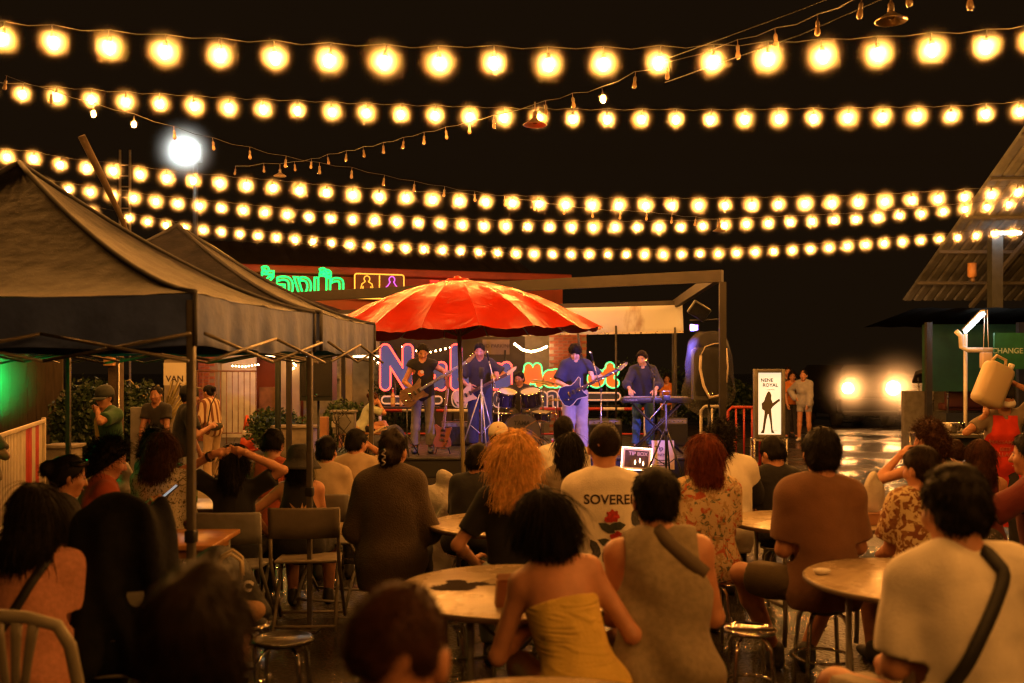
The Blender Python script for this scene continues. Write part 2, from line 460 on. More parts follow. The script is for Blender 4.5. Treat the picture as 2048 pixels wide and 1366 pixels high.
    def arm(f, i, g=0.0, upto=2.0, g2=None):
        s, e, w = sho[i], el[i], wr[i]
        if upto <= 1:
            m = s + (e - s) * upto
            f.cone(J(s), J(m), (ar + .006 + g) * k, (ar + (g2 if g2 is not None else g)) * k, .035 * k)
        else:
            f.cone(J(s), J(e), (ar + .006 + g) * k, (ar * .86 + g) * k, .035 * k)
            m = e + (w - e) * (upto - 1)
            rm = ar * .92 + (.026 - ar * .92) * (upto - 1)
            f.chain([J(e), J(e + (m - e) * .3), J(m)], [(ar * .86 + g) * k, (ar * .92 + (rm - ar * .92) * .3 + g) * k, (rm + (g2 if g2 is not None else g)) * k], .02 * k)
        return f
    tr = (.083 if fem else .080) * b
    def leg(f, i, g=0.0, upto=2.0, gb=None):
        h, kn_, a = hip[i], kn[i], an[i]; gb = g if gb is None else gb
        if upto <= 1:
            m = h + (kn_ - h) * upto; f.cone(J(h), J(m), (tr + g) * k, (tr * .8 + gb) * k, .04 * k)
        else:
            f.cone(J(h), J(kn_), (tr + g) * k, (tr * .68 + g) * k, .04 * k)
            m = kn_ + (a - kn_) * (upto - 1); r1 = .056 * b + (.036 - .056 * b) * (upto - 1)
            f.chain([J(kn_), J(kn_ + (m - kn_) * .3), J(m)], [(.054 * b + g) * k, (.057 * b + g) * k, (r1 + gb) * k], .03 * k)
        return f

    # --- body
    f = Field(.05 * k); torso(f)
    for i in (0, 1): arm(f, i); leg(f, i)
    hb = hc - Hh[:, 1] * .02 - Hh[:, 2] * .06
    f.cone(J(nb - up * .03), J(hb), (.052 if fem else .060) * k, (.048 if fem else .055) * k, .035 * k)
    hp = lambda x, y, z: J(hc + Hh @ np.array((x, y, z)))
    f.ell(hp(0, -.014, .028), np.array((.0725, .094, .092)) * k, Hh, .03 * k)
    f.ell(hp(0, .018, -.035), np.array((.060, .070, .082)) * k, Hh, .03 * k)
    f.ell(hp(0, .060, -.092), np.array((.024, .022, .022)) * k, Hh, .03 * k)
    for s in (-1, 1):
        f.ell(hp(s * .040, .062, -.03), np.array((.024, .020, .026)) * k, Hh, .02 * k)
        f.ell(hp(s * .078, -.008, -.012), np.array((.011, .022, .034)) * k, Hh, .008 * k)
    f.chain([hp(0, .083, .008), hp(0, .104, -.034)], [.009 * k, .0145 * k], .012 * k)
    v, q = f.mesh(vox)
    G = Geo(); G.add(v, q, 0)
    # hands
    if hands_on:
        for i in (0, 1):
            hv, hq = hand_geo(hands[i]); hv = hv.copy()
            if i == 0: hv[:, 0] *= -1; hq = hq[:, ::-1]
            zdir = n3(hdir[i][0]) if hdir[i] is not None else n3(wr[i] - el[i])
            yref = np.asarray(hdir[i][1], float) if hdir[i] is not None else np.array((-(1 if i else -1) * .8, .1, -.35))
            y = yref - zdir * (yref @ zdir); y = n3(y); x = np.cross(y, zdir)
            G.add(J(wr[i]) + (hv * k * (.92 if fem else 1)) @ np.stack([x, y, zdir]), hq, 0)
    # face
    if faceon:
        fb = MB()
        Mh = Matrix.Translation(Vector(J(hc))) @ Matrix([list(r) for r in Hh]).to_4x4() @ Matrix.Scale(k, 4)
        def sub(c, r, mi, sc=(1,1,1)):
            m = MB(); m.sphere(c, r, 8, 6, 0, sc, Mh)
            G.add(np.array([list(p) for p in m.v]), np.array([f_ if len(f_) == 4 else (*f_, f_[-1]) for f_ in m.f]), mi)
        for s in (-1, 1):
            sub((s * .031, .0785, .0), .0115, 1, (1.2, .5, .42)); sub((s * .031, .0835, .0), .0058, 2, (1, .5, .75))
            sub((s * .033, .083, .019), .018, 3, (1, .3, .16))
        sub((0, .089, -.066), .022, 4, (1, .36, .27))
    body = obj('body', G.mesh('body'), [bodymat or skin_mat(skin), M_EYE, M_IRIS, M_BROW, M_LIP] if faceon else [bodymat or skin_mat(skin)], root)

    # --- clothes
    clip = lambda n, c: (np.asarray(n, float), float(np.dot(n, J(c))))
    out = {}
    for shirt in ([shirt] if isinstance(shirt, dict) else (shirt or [])):
        m = shirt['m']; g = shirt.get('g', .014); sl = shirt.get('sleeve', .55); hem = shirt.get('hem', -.06)
        f = Field(.05 * k); torso(f, g, shirt.get('gh', g + .020))
        if hem < 0 and shirt.get('strapless') is None:
            dw = shirt.get('drape', (.128 if fem else .142) * b + g)
            for u in (.26, .16, .06, -.03): f.ell(J(sp(u, -.006)), np.array((dw, dw * .70, .11)) * k, T, .05 * k)
            if dw > .17 * b:
                for u in (-.10, -.16): f.ell(J(sp(u, -.006)), np.array((dw, dw * .72, .10)) * k, T, .05 * k)
        if sl > 0:
            for i in (0, 1): arm(f, i, g + .004, sl, shirt.get('cuff', g + (.018 if sl <= 1 else .008)))
        cl = [clip(-up, sp(hem))]
        if shirt.get('strapless') is not None: cl.append(clip(up, sp(shirt['strapless'])))
        fo = folds(seed, shirt.get('fold', .0045) * k, shirt.get('ff', 26))
        arml = shirt.get('tank')
        nk = J(nb + up * (.035 if shirt.get('collar') else .03) + fw * .03); nr = shirt.get('neck', .062) * k
        def post(D, X, Y, Z):
            D = D + fo(X, Y, Z)
            for n, c in cl: D = np.maximum(D, n[0] * X + n[1] * Y + n[2] * Z - c)
            if sl > 0 and sl <= 1:
                for i in (0, 1):
                    e = J(sho[i] + (el[i] - sho[i]) * sl); a = n3(el[i] - sho[i])
                    pr = a[0] * (X - e[0]) + a[1] * (Y - e[1]) + a[2] * (Z - e[2])
                    ds = np.sqrt((X - e[0]) ** 2 + (Y - e[1]) ** 2 + (Z - e[2]) ** 2)
                    D = np.where(ds < .105 * k, np.maximum(D, pr), D)
            if arml:
                for s in (-1, 1):
                    c0 = J(sp(.40, 0, s * (sw + arml)))
                    D = np.maximum(D, .085 * k - np.sqrt((X - c0[0]) ** 2 + ((Y - c0[1]) * .6) ** 2 + ((Z - c0[2]) * .55) ** 2))
            if not shirt.get('strapless'):
                D = np.maximum(D, nr - np.sqrt((X - nk[0]) ** 2 + (Y - nk[1]) ** 2 + ((Z - nk[2]) * .8) ** 2))
            return D
        v, q = f.mesh(vox, post)
        out['shirt'] = obj(shirt.get('name', 'shirt'), mesh_np('shirt', v, q), m, root)
        out['shirt_geo'] = (v, q)
        if shirt.get('collar'):
            cb = MB(); cpt = []
            for a in range(0, 13):
                th = R(-150 + 25 * a); o = sp(.475, .0) + rt * math.sin(th) * .066 - fw * (math.cos(th) * .062 - .01)
                cpt.append(Vector(J(o)))
            cb.tube(cpt, .013 * k, 6, flat=2.0); cb.build('collar', m, root)
    if pants:
        m = pants['m']; g = pants.get('g', .008); L = pants.get('len', 1.9)
        f = Field(.045 * k)
        hw = (.160 if fem else .148) * b
        f.ell(J(sp(-.02, -.01)), np.array((hw + g, .110 * b + g, .12 + g)) * k, T, .06 * k)
        if pants.get('skirt'):
            f.cone(J(pel), J((kn[0] + kn[1]) / 2 * pants['skirt'] + pel * (1 - pants['skirt'])), .15 * k, .19 * k)
        else:
            for i in (0, 1): leg(f, i, g, L, pants.get('cuff', g + .012))
        fo = folds(seed + 5, .005 * k, 24)
        cl = [clip(up, sp(pants.get('top', .075)))]
        def post(D, X, Y, Z):
            D = D + fo(X, Y, Z)
            for n, c in cl: D = np.maximum(D, n[0] * X + n[1] * Y + n[2] * Z - c)
            for i in (0, 1):
                a_, b_ = (hip[i], kn[i]) if L <= 1 else (kn[i], an[i]); e = J(a_ + (b_ - a_) * (L if L <= 1 else L - 1)); a = n3(b_ - a_)
                ds = np.sqrt((X - e[0]) ** 2 + (Y - e[1]) ** 2 + (Z - e[2]) ** 2)
                D = np.where(ds < .14 * k, np.maximum(D, a[0] * (X - e[0]) + a[1] * (Y - e[1]) + a[2] * (Z - e[2])), D)
            return D
        v, q = f.mesh(vox * 1.1, None if pants.get('skirt') else post)
        out['pants'] = obj(pants.get('name', 'trousers'), mesh_np('trousers', v, q), m, root)
    if shoes:
        if _shoe is None: _shoe = shoe_geo()
        sm = shoe_col or mat('shoe_dark', (.03,.028,.03), .6)
        for i in (0, 1):
            a = an[i] * k; fd = n3(np.array((an[i][0] * .25, 1, 0))); sv = _shoe[0] * k * (.9 if fem else 1)
            sd = np.array((fd[1], -fd[0], 0)); off = np.array((a[0], a[1], a[2] - .085 * k))
            v = off + sv[:, :1] * sd + sv[:, 1:2] * fd + sv[:, 2:3] * np.array((0, 0, 1))
            o = obj('shoe', mesh_np('shoe', v, _shoe[1]), sm, root)
    # --- hair
    if hair and hair[0] != 'none':
        make_hair(root, hair, hcol, hc, Hh, k, seed, vox, face)
    out.update(root=root, k=k, hc=hc, H=Hh, sp=sp, T=T, J=J, wr=wr, el=el, sho=sho, hp=hp, nb=nb)
    return out

def make_hair(root, hair, hcol, hc, Hh, k, seed, vox, face=0):
    st = hair[0]; o = hair[1] if len(hair) > 1 else {}
    hp = lambda x, y, z: (hc + Hh @ np.array((x, y, z))) * k
    g = np.random.default_rng(seed + 3)
    vol = o.get('vol', {'short': .012, 'buzz': .004, 'bob': .024, 'long': .022, 'bun': .012, 'curly': .026, 'bald': .004, 'crop': .018}[st]) * .5
    f = Field(.03 * k)
    f.ell(hp(0, -.016, .030), np.array((.076 + vol, .095 + vol, .093 + vol)) * k, Hh, .03 * k)
    low = o.get('low', {'short': -.078, 'buzz': -.072, 'bald': -.07, 'crop': -.075}.get(st, -.4))
    DN = np.array((0, 0, -1.0))
    if st in ('short', 'crop'): f.ell(hp(0, -.045, -.03), np.array((.070 + vol * .7, .055 + vol * .6, .055)) * k, Hh, .03 * k)
    if st in ('bob', 'long', 'curly'):
        w = o.get('w', .068); L = o.get('L', {'bob': .13, 'long': .34, 'curly': .12}[st]); th = o.get('th', .05)
        back = hc + Hh @ np.array((0, -.035, -.02))
        n = 5
        for j in range(n + 1):
            t = j / n
            c = back + DN * L * t + Hh[:, 1] * (-.02 - o.get('off', .035) * min(1, t * 1.6)) + Hh[:, 0] * o.get('sway', 0) * t
            ww = (w + o.get('flare', .0) * t) * (1 - .25 * t ** 4 * (1 if st == 'long' else .3))
            f.ell(c * k, np.array((ww + vol * .4, th + vol * .5, .06 + L * .12)) * k, Hh, .04 * k)
        for s in (-1, 1) if o.get('sides', True) else ():
            c = hc + Hh @ np.array((s * (w * .86), -.005, -.03))
            f.cone(c * k, (c + DN * L * .55 + Hh[:, 1] * -.02) * k, .03 * k, .022 * k, .03 * k)
    if st == 'bun' or o.get('bun'):
        bx = o.get('bun', (0, -.125, .02)); f.ell(hp(*bx), np.array((.045, .04, .045)) * o.get('bs', 1) * k, Hh, .02 * k)
        f.ell(hp(0, -.05, -.035), np.array((.066, .05, .05)) * k, Hh, .03 * k)
    n1 = Hh @ np.array((0, .8, -.6)); hl = o.get('hl', .016); c1 = float(n1 @ (hc * k)) + hl * k
    n2 = -(Hh[:, 2]); c2 = float(n2 @ (hc * k)) - low * k
    fo = folds(seed + 8, o.get('rough', .0035) * k, 70 if st != 'curly' else 95, (1, 1, .6))
    fo2 = folds(seed + 9, o.get('rough', .0035) * 1.2 * k, 34, (1, 1, .3))
    bald = st == 'bald'
    if bald: bc = hp(0, -.045, .145)
    def post(D, X, Y, Z):
        D = D + fo(X, Y, Z) + fo2(X, Y, Z)
        D = np.maximum(D, n1[0] * X + n1[1] * Y + n1[2] * Z - c1)
        D = np.maximum(D, n2[0] * X + n2[1] * Y + n2[2] * Z - c2)
        if bald: D = np.maximum(D, (.088 + .006 * np.sin(60 * X) + .006 * np.sin(47 * Y + 1)) * k - np.sqrt((X - bc[0]) ** 2 + (Y - bc[1]) ** 2 + (Z - bc[2]) ** 2))
        return D
    v, q = f.mesh(min(vox, .0105), post)
    G = Geo(); G.add(v, q, 0)
    nn = vnormals(v, q)
    N = o.get('n', {'short': 1500, 'buzz': 1500, 'bob': 1600, 'long': 1900, 'bun': 900, 'curly': 1900, 'bald': 2600, 'crop': 1600}[st])
    if N and len(v):
        up = Hh[:, 2]; crown = hp(0, -.06, .12)
        sel = g.integers(0, len(v), N); p = v[sel]; n = nn[sel]
        keep = (n @ n1 < .8); p = p[keep]; n = n[keep]
        flow = p - crown; flow = flow - n * (flow * n).sum(1)[:, None]; flow /= np.linalg.norm(flow, axis=1)[:, None] + 1e-6
        if st in ('buzz', 'bald'):
            sv, sq = ribbons(p - n * .002 * k, n + g.normal(size=p.shape) * .4, g.uniform(.005, .010, len(p)) * k, 2, .0011 * k, grav=.05, seed=seed)
        elif st in ('short', 'crop', 'bun'):
            dr = flow + n * o.get('lift', .13) + g.normal(size=p.shape) * .13
            sv, sq = ribbons(p - n * .004 * k, dr, g.uniform(.02, .045, len(p)) * k * o.get('sl', 1), 3, .0018 * k, grav=.12, seed=seed)
        elif st == 'curly':
            dr = n + g.normal(size=p.shape) * .7
            sv, sq = ribbons(p - n * .004 * k, dr, g.uniform(.03, .07, len(p)) * k, 5, .0020 * k, grav=.1, curl=.004 * k, seed=seed)
        else:
            dn = np.array((0, 0, -1.0)); t = dn - n * (n @ dn)[:, None]
            dr = t * .9 + flow * .35 + n * .05 + g.normal(size=p.shape) * .06
            bot = v[:, 2].min(); mx = o.get('sl', .16)
            Ls = np.minimum(g.uniform(.4, 1.15, len(p)) * mx * k, (p[:, 2] - bot) + g.uniform(-.01, .05, len(p)) * k).clip(.02 * k)
            sv, sq = ribbons(p + n * .002 * k, dr, Ls, 7, o.get('sr', .0019) * k, grav=.22, curl=o.get('curl', 0) * k, seed=seed, cfreq=o.get('cf', 9))
        G.add(sv, sq, 0)
    return obj('hair', G.mesh('hair'), hair_mat(hcol), root)

from mathutils.bvhtree import BVHTree
def project_print(out, me, name, m, u, r, gap=.004, size=None, side=-1):
    """lay a flat upright mesh (x, z; front -y) on the back of a shirt: u, r = place on the torso"""
    v, q = out['shirt_geo']; bvh = BVHTree.FromPolygons([Vector(p) for p in v], [tuple(f) for f in q])
    T = out['T']; J = out['J']; o = J(out['sp'](u)); fw, rt, up = T[:, 1], T[:, 0], T[:, 2]
    bm = bmesh.new(); bm.from_mesh(me)
    bmesh.ops.triangulate(bm, faces=bm.faces[:])
    long_e = [e for e in bm.edges if e.calc_length() > .035]
    if long_e: bmesh.ops.subdivide_edges(bm, edges=long_e, cuts=1)
    for w in bm.verts:
        p = o + rt * (w.co.x + r) + up * w.co.z
        st_ = Vector(p + fw * side * .5); hit = bvh.ray_cast(st_, Vector(fw * -side))
        if hit[0] is None: w.co = Vector(p + fw * side * .10); continue
        w.co = hit[0] + Vector(fw * side) * (gap + abs(w.co.y) * .2)
    bm.to_mesh(me); bm.free()
    return obj(name, me, m, out['root'])

def strap(out, pts, w, m, name='bag_strap', side=-1, gap=.006):
    """flat strap laid over the back: pts = (u up the spine, r to the right)"""
    v, q = out['shirt_geo']; bvh = BVHTree.FromPolygons([Vector(p) for p in v], [tuple(f) for f in q])
    T, J, sp = out['T'], out['J'], out['sp']; fw = T[:, 1]; P = []; n = 26
    us = np.linspace(0, 1, n); xs = np.linspace(0, 1, len(pts))
    for t in us:
        u = np.interp(t, xs, [p[0] for p in pts]); r = np.interp(t, xs, [p[1] for p in pts]); o = J(sp(u, 0, r))
        hit = bvh.ray_cast(Vector(o + fw * side * .6), Vector(fw * -side)); P.append(np.array(hit[0] + hit[1] * gap) if hit[0] is not None else (P[-1] if P else o + fw * side * .12))
    f0, f1 = P[0], P[-1]; P = [f0 - fw * side * .10, f0 - fw * side * .05] + P + [f1 - fw * side * .06, f1 - fw * side * .13]; n = len(P)
    P = np.array(P); P[1:-1] = (P[:-2] + 2 * P[1:-1] + P[2:]) / 4; tg = np.gradient(P, axis=0); b = MB(); vs = []; fs = []
    for i in range(n):
        a = n3(np.cross(tg[i], fw)); 
        for s_, dd in ((-1, 0), (1, 0), (1, .006), (-1, .006)): vs.append(P[i] + a * s_ * w / 2 + fw * side * dd)
    for i in range(n - 1):
        for k in range(4): fs.append((i*4+k, i*4+(k+1)%4, (i+1)*4+(k+1)%4, (i+1)*4+k))
    b.add([tuple(x) for x in vs], fs, 0, True); return b.build(name, m, out['root'])
def headM(out): return Matrix.Translation(Vector(out['J'](out['hc']))) @ Matrix([list(r) for r in out['H']]).to_4x4() @ Matrix.Scale(out['k'], 4)
def hat(out, kind, m, m2=None):
    M = headM(out); b = MB()
    if kind in ('cap', 'beanie'):
        pr = [(.1, -.005), (.102, .03), (.096, .07), (.075, .105), (.04, .125), (.001, .132)]
        b.lathe([(r, z) for r, z in pr], 28, M=M @ Matrix.Translation((0, -.014, .012)) @ Matrix.Diagonal((.93, 1.1, 1, 1)))
        o = b.build('cap', m, out['root'])
        if kind == 'cap':
            b = MB(); vs = []; fs = []
            for i in range(13):
                a = R(-70 + 140 * i / 12); x, y = math.sin(a), math.cos(a)
                for r, z in ((.085, .022), (.165, .004)): vs.append((x * .095 * (1 if r < .1 else 1.02), (y * r if r < .1 else .06 + y * .115) , z - .012 * x * x))
            for i in range(12): fs.append((2*i, 2*i+1, 2*i+3, 2*i+2))
            b.add(vs, fs, 0, True, M); oo = b.build('brim', m2 or m, o); md = oo.modifiers.new('t', 'SOLIDIFY'); md.thickness = .004
    else:
        b.lathe([(.165, -.065), (.15, -.045), (.112, .005), (.108, .02), (.102, .075), (.085, .105), (.04, .118), (.001, .12)], 32, M=M @ Matrix.Translation((0, -.012, .018)) @ Matrix.Diagonal((.95, 1.08, 1, 1)), cap=False)
        o = b.build('bucket_hat', m, out['root']); md = o.modifiers.new('t', 'SOLIDIFY'); md.thickness = .004
    return o
# ---------------------------------------------------------------- materials of the place
def node_mat(name, fn):
    m = bpy.data.materials.new(name); m.use_nodes = True; nt = m.node_tree
    fn(nt, nt.nodes['Principled BSDF'], lambda t: nt.nodes.new('ShaderNode' + t), nt.links.new); return m
def _asphalt(nt, b, N, L):
    tc = N('TexCoord'); n1 = N('TexNoise'); n1.inputs['Scale'].default_value = .55; n1.inputs['Detail'].default_value = 5
    n2 = N('TexNoise'); n2.inputs['Scale'].default_value = 55; n2.inputs['Detail'].default_value = 3
    n3_ = N('TexVoronoi'); n3_.inputs['Scale'].default_value = 48
    for n in (n1, n2, n3_): L(tc.outputs['Object'], n.inputs['Vector'])
    r = N('ValToRGB'); r.color_ramp.elements[0].color = (.018,.016,.014,1); r.color_ramp.elements[1].color = (.06,.052,.043,1)
    L(n2.outputs[0], r.inputs[0]); L(r.outputs[0], b.inputs['Base Color'])
    mr = N('MapRange'); mr.inputs[1].default_value = .42; mr.inputs[2].default_value = .60; mr.inputs[3].default_value = .12; mr.inputs[4].default_value = .42
    L(n1.outputs[0], mr.inputs[0]); L(mr.outputs[0], b.inputs['Roughness'])
    ms = N('MapRange'); ms.inputs[1].default_value = .42; ms.inputs[2].default_value = .60; ms.inputs[3].default_value = .12; ms.inputs[4].default_value = 1.0
    L(n1.outputs[0], ms.inputs[0])
    ad = N('Math'); ad.operation = 'ADD'; L(n2.outputs[0], ad.inputs[0]); L(n3_.outputs['Distance'], ad.inputs[1])
    bp = N('Bump'); bp.inputs['Distance'].default_value = .012; L(ms.outputs[0], bp.inputs['Strength']); L(ad.outputs[0], bp.inputs['Height']); L(bp.outputs[0], b.inputs['Normal'])
M_ASPH = node_mat('wet_asphalt', _asphalt)
M_DARK = mat('black_metal', (.02,.02,.021), .45, rvar=.15, bump=.05, bscale=40)
M_STEEL = mat('steel_tube', (.42,.40,.37), .32, metal=.9, rvar=.12, vscale=12)
M_CHROME = mat('chrome', (.62,.60,.57), .09, metal=1.0, rvar=.05, vscale=20)
M_GREYP = mat('grey_paint', (.22,.21,.19), .5, var=.25, vscale=10, bump=.08, bscale=30)
M_WOOD = mat('brown_wood', (.26,.12,.045), .42, var=.45, vscale=6, stretch=(1, 9, 1), bump=.1, bscale=20)
M_BLKPL = mat('black_plastic', (.018,.018,.019), .38, bump=.05, bscale=120)
M_WHITE = mat('white_paint', (.68,.64,.58), .55, var=.18, vscale=5, bump=.08, bscale=30)
M_CABLE = mat('cable', (.015,.014,.013), .6)
M_CREAM = mat('cream_wall', (.36,.30,.21), .75, var=.25, vscale=2.2, bump=.15, bscale=18)
M_REDW = mat('red_wall', (.30,.055,.025), .7, var=.3, vscale=1.6, bump=.15, bscale=25)
M_BRICK = mat('brick', (.28,.085,.045), .8, var=.4, vscale=14, bump=.3, bscale=60)
M_MORT = mat('mortar', (.24,.2,.16), .9, bump=.3, bscale=50)
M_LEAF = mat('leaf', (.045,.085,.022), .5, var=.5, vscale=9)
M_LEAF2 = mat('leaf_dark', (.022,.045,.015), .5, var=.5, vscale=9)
M_BARK = mat('bark', (.08,.055,.035), .9, var=.4, bump=.5, bscale=30)
M_CONC = mat('concrete', (.22,.19,.15), .8, var=.35, vscale=5, bump=.25, bscale=40)

def glow_mat(name, col=(1,1,1), le=1):
    m = mat(name, col, .4, emit=le, ecol=col)
    try: m.cycles.emission_sampling = 'FRONT'
    except Exception: pass
    return m
def halo_mat(name, dens, rad, power=3.0):
    """added scattering ball round a lamp, imitating lens bloom: scatters the lamp's own light, thinning out to nothing at its rim"""
    m = bpy.data.materials.new(name); m.use_nodes = True; nt = m.node_tree; nt.nodes.remove(nt.nodes['Principled BSDF'])
    N = lambda t: nt.nodes.new('ShaderNode' + t); L = nt.links.new
    tc = N('TexCoord'); ln = N('VectorMath'); ln.operation = 'LENGTH'; L(tc.outputs['Object'], ln.inputs[0])
    mr = N('MapRange'); mr.inputs[1].default_value = 0; mr.inputs[2].default_value = rad * .97; mr.inputs[3].default_value = 1; mr.inputs[4].default_value = 0
    L(ln.outputs['Value'], mr.inputs[0])
    pw = N('Math'); pw.operation = 'POWER'; pw.inputs[1].default_value = power; L(mr.outputs[0], pw.inputs[0])
    ml = N('Math'); ml.operation = 'MULTIPLY'; ml.inputs[1].default_value = dens; L(pw.outputs[0], ml.inputs[0])
    m.cycles.volume_step_rate = .55
    v = N('VolumeScatter'); v.inputs['Color'].default_value = (1, 1, 1, 1); L(ml.outputs[0], v.inputs['Density'])
    L(v.outputs[0], nt.nodes['Material Output'].inputs['Volume'])
    return m
def ball_mesh(rad, sub=3):
    bm = bmesh.new(); bmesh.ops.create_icosphere(bm, subdivisions=sub, radius=rad); me = bpy.data.meshes.new('globe'); bm.to_mesh(me); bm.free()
    me.polygons.foreach_set('use_smooth', [True] * len(me.polygons)); return me

# ---------------------------------------------------------------- ground
b = MB(); b.add([(-150,-60,0),(150,-60,0),(150,260,0),(-150,260,0)], [(0,1,2,3)]); tag(b.build('ground', M_ASPH), kind='structure')
M_YARD = mat('yard_earth', (.19,.15,.085), .85, var=.45, vscale=1.7, bump=.5, bscale=22, col2=(.10,.085,.045))
b = MB(); b.add([(-14,12.6,.004),(-2.9,12.6,.004),(-2.9,25,.004),(-14,25,.004)], [(0,1,2,3)]); tag(b.build('yard', M_YARD), kind='structure')
b = MB()                                              # concrete drain strip crossing the wet ground on the right
q = [at(1560, HOR + EYE * FPX / d, d) for d in (12.2,)]
for i in range(12):
    t0 = Vector((2.2 + i * .62, 12.6 - i * .34, .006)); b.box(t0, (.58, .22, .02), (0, 0, R(-29)), bev=.006)
tag(b.build('drain_strip', M_CONC), kind='structure')

# ---------------------------------------------------------------- leaves
def leaf_cloud(name, m, parent, cs, n, size, seed=0, flat=.5):
    """leaf-sized faces spread through several ellipsoids (centre, radii)"""
    g = np.random.default_rng(seed); vs = []; 
    w = np.array([r[0] * r[1] * r[2] for c, r in cs]); w = w / w.sum()
    for (c, r), k in zip(cs, w):
        N = int(n * k) + 4
        u = g.normal(size=(N, 3)); u /= np.linalg.norm(u, axis=1)[:, None]; rad = g.uniform(.55, 1.03, N) ** .6
        clump = 1 + .16 * np.sin(5 * u[:, 0] + 9 * u[:, 2] + seed) * np.cos(7 * u[:, 1] + 3)
        p = np.asarray(c) + u * np.asarray(r) * (rad * clump)[:, None]
        a = g.normal(size=(N, 3)) + u * .3; a /= np.linalg.norm(a, axis=1)[:, None]
        t = np.cross(a, g.normal(size=(N, 3))); t /= np.linalg.norm(t, axis=1)[:, None]
        s = size * g.uniform(.6, 1.3, N)[:, None]
        vs.append(np.stack([p - a * s, p + t * s * flat, p + a * s, p - t * s * flat], 1))
    v = np.concatenate(vs).reshape(-1, 3)
    return obj(name, mesh_np(name, v, np.arange(len(v)).reshape(-1, 4), smooth=False), m, parent)

def shrub(label, px, d, w, h, z0=0, m=None, n=2600, seed=1, cat='shrub', size=.05, depth=None):
    t = thing('shrub', label, cat, (gx(px, d), d, 0)); g = random.Random(seed)
    dp = depth or w * .8
    cs = [((g.uniform(-.28, .28) * w, g.uniform(-.2, .2) * dp, z0 + h * g.uniform(.35, .68)), (w * .3, dp * .32, h * .32)) for _ in range(9)] + [((0, 0, z0 + h * .45), (w * .42, dp * .42, h * .42))]
    leaf_cloud('foliage', m or M_LEAF, t, cs, n, size, seed)
    b = MB()
    for i in range(5):
        a = i * 1.26; b.tube([(0, 0, 0), (math.cos(a) * .05, math.sin(a) * .05, z0 + .1), (math.cos(a) * w * .2, math.sin(a) * w * .2, z0 + h * .5)], [.025, .02, .01], 5)
    b.build('stem', M_BARK, t); return t
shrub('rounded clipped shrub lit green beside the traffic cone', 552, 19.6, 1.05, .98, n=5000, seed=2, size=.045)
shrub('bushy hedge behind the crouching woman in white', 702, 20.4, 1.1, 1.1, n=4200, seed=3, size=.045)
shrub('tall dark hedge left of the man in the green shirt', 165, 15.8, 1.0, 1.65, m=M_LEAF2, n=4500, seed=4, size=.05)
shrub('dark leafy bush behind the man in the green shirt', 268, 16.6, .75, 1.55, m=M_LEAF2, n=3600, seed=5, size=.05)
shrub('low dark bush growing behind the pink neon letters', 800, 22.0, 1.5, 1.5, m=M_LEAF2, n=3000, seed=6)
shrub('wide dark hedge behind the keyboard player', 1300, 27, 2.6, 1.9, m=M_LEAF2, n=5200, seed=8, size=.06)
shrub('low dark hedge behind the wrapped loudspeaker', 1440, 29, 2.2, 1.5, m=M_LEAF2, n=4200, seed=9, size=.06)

# ---------------------------------------------------------------- red toilet building
A0, A1 = at(425, 522, 25.2), at(1125, 545, 28.3)
def wallframe(A, B):
    dx = (B - A); dx.z = 0; L = dx.length; return L, math.atan2(dx.y, dx.x)
L_, an_ = wallframe(A0, A1)
tb = thing('toilet_building', 'long red building with neon toilet signs under its eave', 'building', (A0.x, A0.y, 0), an_)
b = MB(); b.box((L_ / 2, .6, 2.05), (L_, 1.2, 4.1)); b.build('wall', M_REDW, tb)
b = MB(); b.box((L_ / 2, .5, 4.22), (L_ + .3, 1.7, .2), bev=.03); b.build('fascia', M_REDW, tb)
M_RSHEET = mat('roof_sheet', (.045,.035,.025), .6, var=.35, vscale=3)
b = MB()
for i in range(24): b.add([(i*.4-.2, 1.4, 4.33),(i*.4+.02, 1.4, 4.36),(i*.4+.2, 1.4, 4.33),(i*.4-.2, 4.5, 5.45),(i*.4+.02, 4.5, 5.48),(i*.4+.2, 4.5, 5.45)], [(0,1,4,3),(1,2,5,4)])
b.build('roof', M_RSHEET, tb)
for i in range(2):
    b = MB(); b.box((3.85 + i * .32, -.02, 4.16), (.26, .03, .12)); b.build('vent', M_DARK, tb)

# neon toilet lettering
NEON = {}
def neon(name, col, e): return glow_mat('neon_' + name, col, e)
ns = thing('neon_sign', 'green neon Thai lettering on the red wall', 'neon sign', at(602, 572, 25.5), an_)
me = text_mesh('ห้องน้ำ', .86, outline=True, bevel=.022, offset=.012, spacing=.98); obj('neon_tube', me, neon('green', (.006, 1.0, .17), 1.9), ns)
me = text_mesh('ห้องน้ำ', .86, .03, offset=.0); obj('letter_face', me, mat('sign_green', (.10,.22,.10), .5), ns, loc=(0, .05, 0))
ns = thing('neon_sign', 'yellow framed neon sign with man and woman figures', 'neon sign', at(759, 573, 26.0), an_)
def rrect(w, h, r=.06, z=0, n=5):
    p = []
    for cx, cz, a0 in ((w/2-r, h/2-r, 0), (-w/2+r, h/2-r, 90), (-w/2+r, -h/2+r, 180), (w/2-r, -h/2+r, 270)):
        for i in range(n + 1): a = R(a0 + 90 * i / n); p.append((cx + r * math.cos(a), 0, cz + r * math.sin(a)))
    return p
b = MB(); b.box((0, .05, 0), (1.28, .03, .62)); b.build('backing_panel', mat('sign_brown', (.12,.035,.02), .6), ns)
b = MB(); b.tube(rrect(1.30, .64), .016, 6, closed=True); b.build('frame_tube', neon('yellow', (1, .55, .06), 1.3), ns)
b = MB(); b.tube([(0, 0, -.31), (0, 0, .29)], .016, 6); b.build('divider_tube', neon('yellow', (1, .55, .06), 1.3), ns)
